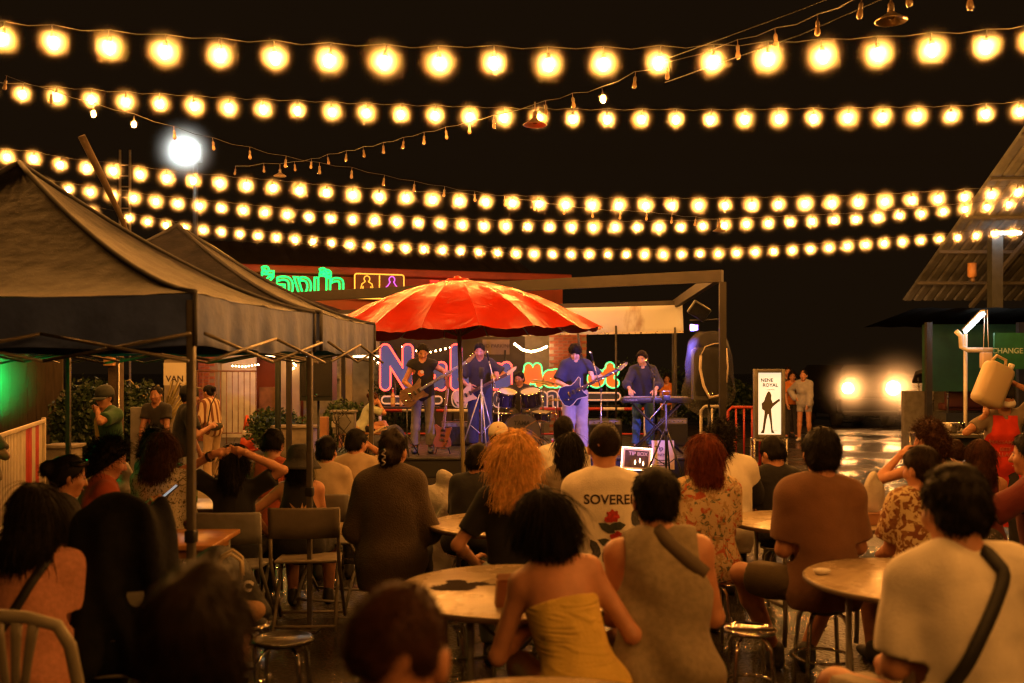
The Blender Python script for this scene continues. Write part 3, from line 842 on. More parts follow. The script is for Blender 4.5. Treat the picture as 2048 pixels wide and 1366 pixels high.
def figure(x, dress, m, nm):
    b = MB(); hd = [(x + .075 * math.cos(R(a)), 0, .19 + .08 * math.sin(R(a))) for a in range(-60, 245, 20)]
    bd = ([(x - .04, 0, .12), (x - .13, 0, .06), (x - .17, 0, -.1), (x - .13, 0, -.12), (x - .10, 0, .0), (x - .1, 0, -.27), (x - .02, 0, -.27), (x, 0, -.08), (x + .02, 0, -.27), (x + .1, 0, -.27), (x + .10, 0, .0), (x + .13, 0, -.12), (x + .17, 0, -.1), (x + .13, 0, .06), (x + .04, 0, .12)]
          if not dress else [(x - .05, 0, .12), (x - .10, 0, .04), (x - .16, 0, -.02), (x - .13, 0, -.1), (x - .08, 0, -.08), (x - .14, 0, -.2), (x - .05, 0, -.2), (x - .05, 0, -.28), (x + .05, 0, -.28), (x + .05, 0, -.2), (x + .14, 0, -.2), (x + .08, 0, -.08), (x + .13, 0, -.1), (x + .16, 0, -.02), (x + .10, 0, .04), (x + .05, 0, .12)])
    b.tube(hd, .013, 6); b.tube(bd, .013, 6); b.build(nm, m, ns)
figure(-.33, False, neon('yellow', (1, .55, .06), 1.3), 'man_figure'); figure(.33, True, neon('violet', (.7, .15, .95), 1.3), 'woman_figure')
ns = thing('neon_sign', 'red neon lettering half hidden by the red umbrella', 'neon sign', at(905, 573, 26.8), an_)
obj('neon_tube', text_mesh('TOILET', .36, outline=True, bevel=.014, spacing=1.05), neon('red', (1, .03, .02), 2.0), ns)

# ---------------------------------------------------------------- shop behind the stage
M_LAMPW = glow_mat('warm_lamp', (1, .60, .25), 9)
sh = thing('shop_building', 'cream shop with lit openings behind the stage', 'building', (gx(330, 24.2), 24.2, 0), 0)
def sx(px): return gx(px, 24.2) - gx(330, 24.2)
def sz(py): return EYE - (py - HOR) * 24.2 / FPX
def panel(px0, py0, px1, py1, m, nm, y=0, th=.12):
    b = MB(); b.box(((sx(px0) + sx(px1)) / 2, y, (sz(py0) + sz(py1)) / 2), (abs(sx(px1) - sx(px0)), th, abs(sz(py0) - sz(py1)))); return b.build(nm, m, sh)
zb = HOR + EYE * FPX / 24.2
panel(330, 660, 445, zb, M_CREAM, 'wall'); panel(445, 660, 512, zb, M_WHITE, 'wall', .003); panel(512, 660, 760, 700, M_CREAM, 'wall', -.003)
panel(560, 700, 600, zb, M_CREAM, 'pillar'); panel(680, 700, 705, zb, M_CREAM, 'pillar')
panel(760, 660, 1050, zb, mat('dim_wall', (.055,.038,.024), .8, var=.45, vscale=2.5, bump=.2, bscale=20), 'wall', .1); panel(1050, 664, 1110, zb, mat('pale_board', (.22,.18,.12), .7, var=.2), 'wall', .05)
panel(512, 700, 760, zb, mat('shop_inside', (.46,.38,.26), .8, var=.4, vscale=3), 'back_wall', 2.0)
panel(512, 775, 560, zb, M_WOOD, 'counter', .5, .4); panel(600, 770, 680, zb, M_GREYP, 'counter', .6, .4)
b = MB(); b.box((sx(640), 1.0, .02), (sx(760) - sx(512), 2.2, .04)); b.build('shop_floor', M_CONC, sh)
b = MB(); b.box((sx(640), 1.0, 2.62), (sx(760) - sx(512), 2.0, .06)); b.build('ceiling', M_WHITE, sh)
for px, py in ((540, 712), (586, 716), (640, 708), (720, 712)):
    b = MB(); b.cyl((sx(px) - .35, .9, sz(py)), (sx(px) + .35, .9, sz(py)), .028, 8); b.build('tube_lamp', M_LAMPW, sh)
for i, (px, py, c) in enumerate([(532, 745, (.5,.45,.35)), (590, 760, (.45,.2,.1)), (615, 745, (.3,.35,.4)), (650, 740, (.5,.4,.2)), (735, 745, (.5,.42,.3)), (545, 735, (.2,.3,.3))]):
    b = MB(); b.box((sx(px), 1.85, sz(py)), (.34, .03, .46)); b.build('poster', mat('poster_%d' % i, c, .6, var=.6, vscale=7), sh)

def brick_pillar(label, px, d, w, h, dep=.25):
    t = thing('brick_pillar', label, 'pillar', (gx(px, d), d, 0))
    b = MB(); b.box((0, 0, h / 2), (w - .015, dep - .015, h)); b.build('mortar_core', M_MORT, t)
    bm_ = MB(); bm_.box((0, 0, 0), (.21, .05, .062)); me = bm_.mesh('brick'); me.materials.append(M_BRICK)
    n = int(w / .22); r = 0; z = .04
    while z < h - .03:
        off = (r % 2) * .11
        for i in range(n + 1):
            x = -w / 2 + .11 + i * .22 - off
            if x - .1 < -w / 2 - .02 or x + .1 > w / 2 + .02: continue
            o = bpy.data.objects.new('brick', me); link(o, t); o.location = (x + rnd.uniform(-.003, .003), -dep / 2 + .012 + rnd.uniform(-.004, .004), z)
        z += .075; r += 1
    return t
brick_pillar('red brick pillar beside the pale railing', 412, 23.0, .62, 2.7)
brick_pillar('brick pillar behind the guitarist in the blue shirt', 1135, 23.4, .88, 2.7)

rl = thing('railing', 'thin metal railing in front of the cream shop wall', 'railing', (gx(452, 22.0), 22.0, 0))
b = MB(); b.cyl((-.66, 0, 1.62), (.68, 0, 1.62), .018); b.build('top_rail', M_WOOD, rl)
b = MB(); b.cyl((-.66, 0, .25), (.68, 0, .25), .014); b.build('bottom_rail', M_WOOD, rl)
for i in range(11):
    b = MB(); b.cyl((-.64 + i * .13, 0, 0.0 if i % 5 == 0 else .25), (-.64 + i * .13, 0, 1.61), .010, 6); b.build('baluster', M_WOOD, rl)

def fairy(label, pts, m, n, r=.022, name='fairy_lights', sag=0):
    t = thing(name, label, 'string lights', pts[0]); P0 = Vector(pts[0]); pp = [Vector(p) - P0 for p in pts]
    b = MB(); b.tube(pp, .006, 5); b.build('cable', M_CABLE, t)
    me = ball_mesh(r, 1); me.materials.append(m)
    seg = [(pp[i + 1] - pp[i]).length for i in range(len(pp) - 1)]; tot = sum(seg)
    for k in range(n):
        s = tot * (k + .5) / n; i = 0
        while s > seg[i] and i < len(seg) - 1: s -= seg[i]; i += 1
        o = bpy.data.objects.new('bulb', me); link(o, t); o.location = pp[i].lerp(pp[i + 1], min(1, s / seg[i])) + Vector((0, 0, -.03))
    return t
M_FAIRY = glow_mat('fairy_bulb', (1, .55, .2), 70)
fairy('short row of warm bulbs left of the pink neon letter', [at(728, 695, 23.5), at(745, 712, 23.5), at(760, 727, 23.5)], M_FAIRY, 4)
fairy('warm bulbs strung behind the bass player', [at(800, 690, 23.4), at(850, 704, 23.4), at(905, 692, 23.4)], M_FAIRY, 11)
fairy('bright smile of warm bulbs above the orange letters', [at(1028, 684, 23.0), at(1045, 697, 23.0), at(1063, 701, 23.0), at(1080, 697, 23.0), at(1095, 690, 23.0)], glow_mat('fairy_bright', (1, .58, .24), 140), 16, .026)
fairy('row of warm bulbs above the shop railing', [at(462, 729, 23.4), at(490, 731, 23.4), at(520, 726, 23.4)], M_FAIRY, 9, .018)
fairy('two warm bulbs under the tent edge by the shop', [at(468, 706, 23.4), at(500, 705, 23.4)], M_FAIRY, 4, .02)
fairy('warm bulbs hanging inside the shop opening', [at(575, 712, 23.9), at(592, 728, 23.9), at(580, 742, 23.9)], M_FAIRY, 6, .022)
b = MB(); b.box((0, 0, 0), (.62, .02, .34)); s_ = b.build('no_parking_sign', mat('sign_cream', (.30,.24,.16), .6, var=.15), None, at(992, 694, 22.8))
tag(s_, 'cream board reading no parking above the singer', 'sign')
obj('lettering', text_mesh('NO PARKING', .115, .004), mat('sign_ink', (.05,.03,.02), .6), s_, loc=(.02, -.014, .02))
b = MB(); b.box((0, 0, 0), (.44, .02, .44)); s_ = b.build('board_sign', mat('sign_white', (.62,.58,.48), .6), None, at(350, 748, 19.5))
tag(s_, 'white board with dark letters among the spiky leaves', 'sign'); obj('lettering', text_mesh('VAN', .17, .004, offset=.004), mat('sign_ink'), s_, loc=(.0, -.014, -.10))
b = MB(); b.tube([(0,0,0),(.0,0,-1.5)], .02, 6); b.build('post', M_DARK, s_, loc=(.1, .03, -.2))

# ---------------------------------------------------------------- traffic cone, planter, spiky plant
tc_ = thing('traffic_cone', 'orange traffic cone with a white band beside the round shrub', 'traffic cone', (gx(494, 20.2), 20.2, .004))
M_ORNG = mat('cone_orange', (.65,.09,.02), .5, var=.15)
b = MB(); b.box((0,0,.025), (.40,.40,.05), bev=.01); b.build('base', M_ORNG, tc_)
b = MB(); b.lathe([(.16,.05),(.115,.28)], 16); b.lathe([(.085,.43),(.03,.72),(.012,.73)], 16); b.build('cone', M_ORNG, tc_)
b = MB(); b.lathe([(.115,.28),(.085,.43)], 16); b.build('reflective_band', M_WHITE, tc_)
pl = thing('planter', 'low concrete planter box behind the tent leg', 'planter', (gx(600, 18.6), 18.6, 0))
b = MB(); b.box((0,0,.30), (.9,.42,.58), bev=.02); b.build('box', M_CONC, pl); b = MB(); b.box((0,0,.60), (.98,.5,.05), bev=.01); b.build('rim', M_CONC, pl)
sp_ = thing('spiky_plant', 'spiky plant with long pale blades beside the white board', 'plant', (gx(325, 18.8), 18.8, 0))
M_BLADE = mat('pale_blade', (.30,.24,.09), .55, var=.35, vscale=6)
for i in range(34):
    a = rnd.uniform(0, 6.28); l = rnd.uniform(.7, 1.25); r0 = rnd.uniform(.25, .7); b = MB()
    p = [Vector((0, 0, .35)), Vector((math.cos(a) * r0 * .4, math.sin(a) * r0 * .4, .35 + l * .55)), Vector((math.cos(a) * r0, math.sin(a) * r0, .35 + l * .9)), Vector((math.cos(a) * r0 * 1.35, math.sin(a) * r0 * 1.35, .35 + l * .85))]
    b.tube(p, [.02, .022, .014, .003], 4, flat=.25); b.build('leaf', M_BLADE, sp_)
b = MB(); b.lathe([(.2,0),(.26,.36),(.28,.40),(.24,.40)], 18); b.build('pot', M_CONC, sp_)
po = thing('power_post', 'wooden post with a metal meter box beside the man in green', 'post', (gx(232, 13.2), 13.2, 0))
b = MB(); b.box((0,0,1.05), (.15,.15,2.1)); b.build('post', M_BARK, po); b = MB(); b.box((-.03,-.14,1.82), (.13,.10,.20), bev=.01); b.build('meter_box', mat('meter_box', (.45,.25,.10), .5, var=.2), po)
b = MB(); b.cyl((.075,-.10,0), (.075,-.10,1.75), .012); b.build('conduit', M_STEEL, po)
bn = thing('bench_planter', 'low concrete block at the foot of the dark hedge', 'planter', (gx(128, 14.0), 14.0, 0)); b = MB(); b.box((0,0,.29), (.36,.4,.58), bev=.02); b.build('block', M_CONC, bn); b = MB(); b.box((0,0,.60), (.44,.46,.05), bev=.01); b.build('cap', M_CONC, bn)
bd = thing('leaning_board', 'plain grey board leaning behind the standing men', 'board', (gx(290, 12.6), 12.6, 0)); b = MB(); b.box((0,0,.60), (.36,.05,1.2), bev=.01); b.build('board', M_GREYP, bd); b = MB(); b.box((0,.2,.3), (.05,.4,.6)); b.build('prop', M_GREYP, bd)

# ---------------------------------------------------------------- stage, frame and awning
st = thing('stage', 'low black stage platform under the band', 'stage', (0.3, 18.0, 0))
M_STAGE = mat('stage_board', (.022,.02,.019), .5, var=.4, vscale=4, bump=.15, bscale=30, rvar=.2)
b = MB(); b.box((0,0,.14), (6.6,5.2,.27)); b.build('skirt', mat('stage_skirt', (.012,.012,.013), .8), st)
for i in range(6):
    b = MB(); b.box((-2.75 + i * 1.1, 0, .285), (1.09, 5.24, .03), bev=.004); b.build('deck_board', M_STAGE, st)
STZ = .30
FR, FL = at(1445, 552, 13.3), at(578, 592, 17.3)
BR = Vector((3.15, 19.3, FR.z)); BL = Vector((-3.9, 23.0, FR.z)); FL.z = FR.z
pg = thing('stage_gantry', 'dark steel box frame standing over the stage', 'gantry', (0, 0, 0))
M_FRAME = mat('frame_paint', (.018,.014,.011), .6, var=.4, vscale=5, bump=.1)
def beam(a, c, s, nm, m, parent, s2=None):
    a, c = Vector(a), Vector(c); d_ = c - a; q = d_.to_track_quat('Y', 'Z'); b = MB()
    M = Matrix.Translation((a + c) / 2) @ q.to_matrix().to_4x4(); t = MB(); t.box((0,0,0), (s, d_.length, s2 or s)); b.add(t.v, t.f, 0, False, M); return b.build(nm, m, parent)
beam(FL, FR, .09, 'front_beam', M_FRAME, pg, .16); beam(BL, BR, .09, 'rear_beam', M_FRAME, pg, .15)
beam(FR + V(-.06,.1,0), BR + V(0,-.08,0), .09, 'side_beam', M_FRAME, pg, .15); beam(FL + V(0,.1,0), BL + V(0,-.08,0), .09, 'side_beam', M_FRAME, pg, .15)
beam(FL.lerp(FR, .55) + V(0,.08,-.02), BL.lerp(BR, .55) + V(0,-.08,-.02), .08, 'cross_beam', M_FRAME, pg, .12)
for c in (FR, FL, BR, BL): beam(V(c.x, c.y, 0), V(c.x, c.y, c.z - .081), .085, 'post', M_FRAME, pg)
aw = thing('awning', 'stained cream roller awning hung across the back of the stage', 'awning', (0, 0, 0))
M_AWN = node_mat('awning_canvas', lambda nt, b, N, L: None)
def _awn(nt, b, N, L):
    tc = N('TexCoord'); n = N('TexNoise'); n.inputs['Scale'].default_value = 1.6; n.inputs['Detail'].default_value = 7
    mp = N('Mapping'); mp.inputs['Scale'].default_value = (1, 1, .35); L(tc.outputs['Object'], mp.inputs[0]); L(mp.outputs[0], n.inputs['Vector'])
    r = N('ValToRGB'); r.color_ramp.elements[0].position = .30; r.color_ramp.elements[0].color = (.16,.09,.045,1); r.color_ramp.elements[1].position = .40; r.color_ramp.elements[1].color = (.44,.47,.52,1)
    L(n.outputs[0], r.inputs[0]); L(r.outputs[0], b.inputs['Base Color']); b.inputs['Roughness'].default_value = .8
M_AWN = node_mat('awning_canvas', _awn)
a0, a1 = at(560, 634, 21.6), at(1363, 613, 18.9); b = MB(); vs = []; fs = []
nx = 60
for i in range(nx + 1):
    t = i / nx; p = a0.lerp(a1, t); w = .012 * math.sin(t * 60) + .01 * math.sin(t * 23)
    hgt = .50 + .03 * math.sin(t * 9)
    for k in range(7): s = k / 6; vs.append((p.x, p.y - .10 - .12 * s + w * s, p.z + .02 - hgt * s))
for i in range(nx):
    for k in range(6): fs.append((i*7+k, (i+1)*7+k, (i+1)*7+k+1, i*7+k+1))
b.add(vs, fs, 0, True); o = b.build('valance', M_AWN, aw); md = o.modifiers.new('thick', 'SOLIDIFY'); md.thickness = .012
beam(a0 + V(0,-.02,.06), a1 + V(0,-.02,.06), .10, 'roller_tube', M_FRAME, aw, .10)
beam(a0 + V(0,-.235,-.49), a1 + V(0,-.235,-.49), .04, 'bottom_bar', M_STEEL, aw, .04)
# slim upright between umbrella and guitarist
b = MB(); b.tube([at(1154, 652, 17.4), at(1160, 700, 17.4), at(1171, 745, 17.4), Vector((at(1171,745,17.4).x + .03, 17.4, STZ))], .022, 8); tag(b.build('slim_pole', M_DARK), 'slim dark pole rising behind the guitarist in blue', 'pole')
b = MB(); b.cyl((gx(1232, 19.0), 19.0, STZ), (gx(1232, 19.0), 19.0, 2.5), .02); tag(b.build('slim_pole', M_FRAME), 'slim pole holding the awning left of the keyboard player', 'pole')
b = MB(); b.cyl((gx(1350, 18.6), 18.6, STZ), (gx(1350, 18.6), 18.6, 2.45), .02); tag(b.build('slim_pole', M_FRAME), 'slim pole holding the awning right of the keyboard player', 'pole')

# ---------------------------------------------------------------- market sign with fat neon letters
def arc(cx, cz, r, a0, a1, n=12): return [(cx + r * math.cos(R(a0 + (a1 - a0) * i / n)), cz + r * math.sin(R(a0 + (a1 - a0) * i / n))) for i in range(n + 1)]
def glyphs(word, up):
    x = 0; out = []
    for ch in word:
        if ch == 'N': s = [[(0,0),(0,1)], [(0,1),(.55,0)], [(.55,0),(.55,1)]]; w = .55
        elif ch == 'a': s = [arc(.22,.24,.22,0,360,20), [(.46,.50),(.46,0)]]; w = .46
        elif ch == 'k': s = [[(0,0),(0,1)], [(.04,.30),(.40,.58)], [(.14,.36),(.42,0)]]; w = .42
        elif ch == 'M': s = [[(0,0),(.12,.78)], [(.12,.78),(.34,.18)], [(.34,.18),(.56,.78)], [(.56,.78),(.66,0)]]; w = .66
        elif ch == 'r': s = [[(0,0),(0,.50)], arc(.2,.30,.20,150,60,8)]; w = .30
        elif ch == 'e': s = [arc(.24,.25,.24,0,320,20), [(0.02,.26),(.46,.26)]]; w = .46
        elif ch == 't': s = [[(.1,.82),(.1,.16)], arc(.26,.16,.16,180,300,8), [(-.06,.54),(.32,.58)]]; w = .36
        for q in s: out.append([(x + a, c) for a, c in q])
        x += w + .36 if up else x * 0 + w + .26
    return out, x
def fat_sign(name, word, x0, x1, z0, z1, rr, parent, mface, mtube, gap, tr, vox=.011):
    st_, tot = glyphs(word, True); tot -= .36
    W_, H_ = (x1 - x0) - 2 * rr, (z1 - z0) - 2 * rr; segs = []
    for s in st_:
        p = [(x0 + rr + a / tot * W_, z0 + rr + c * H_) for a, c in s]; segs += list(zip(p[:-1], p[1:]))
    ax = np.arange(x0 - .06, x1 + .06, vox); az = np.arange(z0 - .06, z1 + .06, vox); ay = np.arange(-.09, .07, vox)
    X, Z = np.meshgrid(ax, az, indexing='ij'); D2 = np.full(X.shape, 9.0)
    for (xa, za), (xb, zb_) in segs:
        dx, dz = xb - xa, zb_ - za; t = np.clip(((X - xa) * dx + (Z - za) * dz) / max(dx*dx + dz*dz, 1e-9), 0, 1)
        D2 = np.minimum(D2, np.hypot(X - xa - t * dx, Z - za - t * dz))
    D2 -= rr; Y = ay[None, :, None]; D2 = D2[:, None, :]
    face = np.maximum(D2, np.abs(Y - .02) - .03); tube = np.sqrt((D2 + gap) ** 2 + (Y + .035) ** 2) - tr
    for F, nm, m in ((face, name + '_face', mface), (tube, 'neon_tube', mtube)):
        v, q = surfnet(F.astype(np.float32), (ax[0], ay[0], az[0]), vox); obj(nm, mesh_np(nm, v, q), m, parent)
SD = 20.8
sg = thing('market_sign', 'large neon market sign of fat blue and orange letters behind the band', 'neon sign', (0, SD, 0))
zz = lambda py: EYE - (py - HOR) * SD / FPX
fat_sign('blue_letters', 'Naka', gx(758, SD), gx(1026, SD), zz(783), zz(686), .135, sg, mat('sign_blue', (.04,.09,.36), .45, emit=.10, ecol=(.10,.2,.8)), neon('pink', (1, .055, .024), 5.0), .025, .017)
fat_sign('orange_letters', 'Market', gx(1042, SD), gx(1240, SD), zz(777), zz(716), .105, sg, mat('sign_orange', (.75,.17,.02), .45, emit=.18, ecol=(1,.2,.03)), neon('aqua', (.06, 1, .24), 2.2), .012, .014)
me = text_mesh('ตลาดนาคา', .50, .05, offset=.012, spacing=1.05); obj('thai_lettering', me, mat('sign_ink_blue', (.03,.04,.10), .5), sg, loc=(gx(1010, SD), -.06, zz(797)))
me = text_mesh('ตลาดนาคา', .50, outline=True, bevel=.016, offset=.026, spacing=1.05); obj('thai_outline', me, mat('sign_cream_line', (.62,.45,.36), .5, emit=.25, ecol=(1,.6,.4)), sg, loc=(gx(1010, SD), -.05, zz(797)))
for x0_, x1_, py in ((764, 884, 800), (1160, 1240, 793)):
    b = MB(); p = [(q[0] + gx((x0_ + x1_) / 2, SD), -.05, q[2] + zz(py)) for q in rrect(gx(x1_, SD) - gx(x0_, SD), .15, .07)]; b.tube(p, .018, 6, closed=True); b.build('bar_outline', mat('sign_cream_line'), sg)
    b = MB(); b.box((gx((x0_ + x1_) / 2, SD), -.02, zz(py)), (gx(x1_, SD) - gx(x0_, SD) - .06, .04, .11)); b.build('bar_panel', mat('sign_ink_blue'), sg)
for px in (790, 905, 1010, 1120, 1215):
    b = MB(); b.cyl((gx(px, SD), .07, .0), (gx(px, SD), .07, zz(700 if px < 1030 else 730)), .022, 6); b.build('support', M_DARK, sg)
b = MB(); b.cyl((gx(760, SD), .075, zz(812)), (gx(1240, SD), .075, zz(812)), .025, 6); b.build('support_rail', M_DARK, sg)
# red and white barrier rails behind the band
M_REDP = mat('red_paint', (.42,.035,.02), .5, var=.25, vscale=7)
def rail_barrier(label, px0, px1, d, zt, bars=True):
    x0, x1 = gx(px0, d), gx(px1, d); t = thing('barrier', label, 'barrier', ((x0 + x1) / 2, d, 0)); w = x1 - x0; n = 5
    for i in range(n):
        b = MB(); b.cyl((-w/2 + w*i/n, 0, zt), (-w/2 + w*(i+1)/n, 0, zt), .032, 8); b.build('rail_section', M_REDP if i % 2 == 0 else M_WHITE, t)
    for s in (-1, 1):
        b = MB(); b.tube([(s*w/2, 0, 0), (s*w/2, 0, zt)], .03, 8); b.build('upright', M_WHITE, t); b = MB(); b.cyl((s*w/2, -.28, .02), (s*w/2, .28, .02), .025, 8); b.build('foot', M_WHITE, t)
    b = MB(); b.cyl((-w/2, 0, .35), (w/2, 0, .35), .02, 8); b.build('lower_rail', M_REDP, t)
    return t
rail_barrier('red and white rail behind the left half of the band', 760, 985, 20.3, .82); rail_barrier('red and white rail behind the right half of the band', 1080, 1290, 20.2, .86)

wl = thing('timber_wall', 'dark timber wall closing the yard at far left', 'wall', (gx(10, 17.5), 17.5, 0))
M_TIMB = mat('dark_timber', (.05,.035,.022), .8, var=.4, vscale=4, stretch=(6,1,.6), bump=.2)
for i in range(20):
    b = MB(); b.box((-2.0 + i * .155, rnd.uniform(-.006, .006), 1.35), (.15, .03, 2.7)); b.build('plank', M_TIMB, wl)
# ---------------------------------------------------------------- bulb strings
BULB_LE, HALO_R = 900.0, .20
M_BULB = glow_mat('lit_bulb', BULB, BULB_LE)
M_HALO = halo_mat('bloom_halo', 12.0, HALO_R, 5.0)  # ball added round each lit bulb to imitate lens bloom
b = MB(); b.lathe([(.001,-.052),(.016,-.046),(.0255,-.028),(.026,-.012),(.018,.012),(.0125,.024)], 10); ME_BULB = b.mesh('bulb'); ME_BULB.materials.append(M_BULB)
b = MB(); b.lathe([(.013,.022),(.016,.026),(.016,.055),(.012,.062),(.004,.066),(.004,.10)], 8); ME_SOCK = b.mesh('socket'); ME_SOCK.materials.append(M_CABLE)
ME_HALO = ball_mesh(HALO_R, 2); ME_HALO.materials.append(M_HALO)
M_OFFB = mat('unlit_bulb', (.20,.13,.07), .25, spec=.5)
b = MB(); b.lathe([(.001,-.040),(.012,-.036),(.019,-.024),(.019,-.010),(.014,.012),(.010,.022)], 10); ME_OFF = b.mesh('bulb'); ME_OFF.materials.append(M_OFFB)
b = MB(); b.lathe([(.010,.018),(.013,.022),(.013,.05),(.008,.06),(.003,.062),(.003,.10)], 8); ME_SOCK2 = b.mesh('socket'); ME_SOCK2.materials.append(mat('socket_brown', (.10,.065,.04), .5))
def light_string(label, pts, n_out=3, gs=1.0, group='rows of lit festoon bulbs', halo_on=True, wire=.105, cable_r=.0024, lit=None, sway=.0):
    """pts: bulb centres in the world, in order; adds a few past each end"""
    pts = [Vector(p) for p in pts]
    for _ in range(n_out):
        pts.insert(0, pts[0] + (pts[0] - pts[1])); pts.append(pts[-1] + (pts[-1] - pts[-2]))
    P0 = pts[0].copy(); t = thing('light_string', label, 'string lights', P0, 0, group); cab = []
    for i, p in enumerate(pts):
        on = True if lit is None else (i - n_out) in lit
        q = p - P0
        o = bpy.data.objects.new('bulb', ME_BULB if on else ME_OFF); link(o, t); o.location = q
        o.rotation_euler = (rnd.uniform(-.12, .12), rnd.uniform(-.12, .12), rnd.uniform(0, 3))
        s = bpy.data.objects.new('socket', ME_SOCK if on and lit is None else ME_SOCK2); link(s, o)
        if on and halo_on:
            h = bpy.data.objects.new('halo_ball', ME_HALO); link(h, o); h.scale = ((gs * rnd.uniform(.86, 1.06)) if lit is None else .45,) * 3; o.scale = (1 if lit is None else .8,) * 3  # added bloom ball, not air of the place
        cab.append(q + Vector((0, 0, wire)))
        if i < len(pts) - 1: m = (q + (pts[i + 1] - P0)) / 2; cab.append(m + Vector((0, 0, wire - .012 - rnd.uniform(0, .01))))
    b = MB(); b.tube(cab, cable_r, 5); b.build('cable', M_CABLE, t)
    return t
def interp(kn, xs):
    X = [k[0] for k in kn]; Y = [k[1] for k in kn]; return [(x, float(np.interp(x, X, Y))) for x in xs]
row1 = [(5,75),(107,82),(219,92),(330,101),(440,108),(550,113),(658,118),(769,121),(879,124),(988,123),(1097,126),(1207,125),(1318,123),(1426,121),(1536,115),(1646,110),(1756,105),(1864,97),(1972,91),(2066,80)]
row2 = interp([(45,187),(118,193),(262,203),(405,211),(547,218),(758,226),(968,233),(1174,237),(1446,238),(1645,235),(1911,230),(2040,222)], np.linspace(45, 2040, 30))
row3 = interp([(14,313),(66,316),(122,329),(230,341),(342,356),(505,371),(723,390),(939,402),(1155,409),(1315,410),(1473,410),(1680,405),(1832,399),(1936,393),(2036,383)], np.linspace(14, 2036, 39))
row4 = interp([(93,372),(180,383),(313,402),(490,420),(625,434),(800,443),(978,451),(1197,454),(1371,453),(1545,445),(1717,437),(1845,426),(1974,413),(2018,408)], np.linspace(93, 2018, 45))
row5 = interp([(148,413),(183,422),(255,435),(364,455),(545,474),(690,488),(800,495),(907,501),(1019,506),(1127,508),(1345,508),(1456,506),(1560,501),(1668,494),(1775,485),(1883,477),(1990,467),(2030,464)], [x for i, x in enumerate(np.linspace(148, 2026, 52)) if i != 2])
for nm, rw, d, gs in (('nearest and highest row of big glowing bulbs', row1, 6.4, 1.0), ('second row of glowing bulbs below the nearest row', row2, 10.3, 1.05), ('third row of glowing bulbs, topmost of the low three', row3, 13.1, 1.15),
                  ('fourth row of glowing bulbs, middle of the low three', row4, 16.1, 1.22), ('lowest and farthest row of small glowing bulbs', row5, 19.4, 1.3)):
    light_string(nm, [at(x, y, d + .15 * math.sin(i * .7) * .3) for i, (x, y) in enumerate(rw)], gs=gs)
for k_, (nm, rw, d) in enumerate((('nearest', row1, 6.4), ('second', row2, 10.3), ('third', row3, 13.1), ('fourth', row4, 16.1), ('lowest', row5, 19.4))):
    for s_, q0, q1 in (('left', rw[0], rw[1]), ('right', rw[-1], rw[-2])):
        p = at(q0[0] + 3.6 * (q0[0] - q1[0]), q0[1] + 3.6 * (q0[1] - q1[1]), d); t = thing('festoon_pole', 'pole holding the %s end of the %s bulb row' % (s_, nm), 'pole', (p.x, d, 0))
        b = MB(); b.cyl((0,0,0), (0,0,p.z + .12), .03, 8); b.build('shaft', M_GREYP, t); b = MB(); b.lathe([(.14,0),(.14,.02),(.05,.04)], 14); b.build('foot', M_GREYP, t)
for i, y in enumerate((2.9, -.6, -4.2)):              # the same market roof of bulbs goes on behind the viewer
    light_string(['row of lit bulbs just above the viewer', 'row of lit bulbs close behind the viewer', 'row of lit bulbs farthest behind the viewer'][i], [Vector((.4 + .62 * k, y, 3.75 + .012 * (k - 5) ** 2)) for k in range(10)], 0, halo_on=False)
strA = interp([(10,168),(187,222),(268,243),(349,268),(427,290),(500,308),(571,325),(639,338),(703,347),(767,362),(828,374),(888,384),(940,392),(1040,408),(1130,420),(1200,428),(1293,432),(1343,438),(1440,448),(1500,452)],
              [10,102,187,268,349,427,500,571,639,703,767,828,888,950,1010,1070,1128,1185,1240,1293,1343,1390,1436])
light_string('unlit bulb string sloping down from the upper left', [at(x, y + 4, 9.2 + (x / 1440) * 5.5) for x, y in strA], 0, 1.0, None, True, .10, .0035, lit={2, 3})
strB = [(1940,6,5.4),(1819,0,5.6),(1720,25,5.9),(1635,60,6.3),(1552,85,6.7),(1476,107,7.1),(1335,150,7.7),(1269,168,8.1),(1206,196,8.5),(1147,208,8.9),(1092,222,9.3),(988,250,10.0),(939,261,10.4),(893,272,10.8),(848,282,11.2),(806,292,11.6),(767,301,12.0),(728,309,12.4),(692,317,12.8),(657,323,13.2),(622,332,13.6),(590,337,14.0),(528,340,14.6),(470,345,15.2)]
light_string('unlit bulb string rising to the upper right corner', [at(x, y, d) for x, y, d in strB], 0, 1.0, None, True, .10, .0035, lit={8})
def thin_cable(label, pts, r=.006):
    b = MB(); b.tube(pts, r, 5); return tag(b.build('overhead_cable', M_CABLE), label, 'cable')
thin_cable('thin cable from the tent peak down to the awning', [at(345, 446, 7.55), at(430, 495, 11), at(520, 555, 16), at(660, 625, 21.4)], .010)
thin_cable('topmost of the faint cables at the upper right', [at(1300, 130, 9), at(1600, 20, 8), at(1800, -60, 7.5)], .005)
thin_cable('lower of the faint cables at the upper right', [at(1330, 165, 9), at(1600, 70, 8), at(1850, -40, 7)], .005)

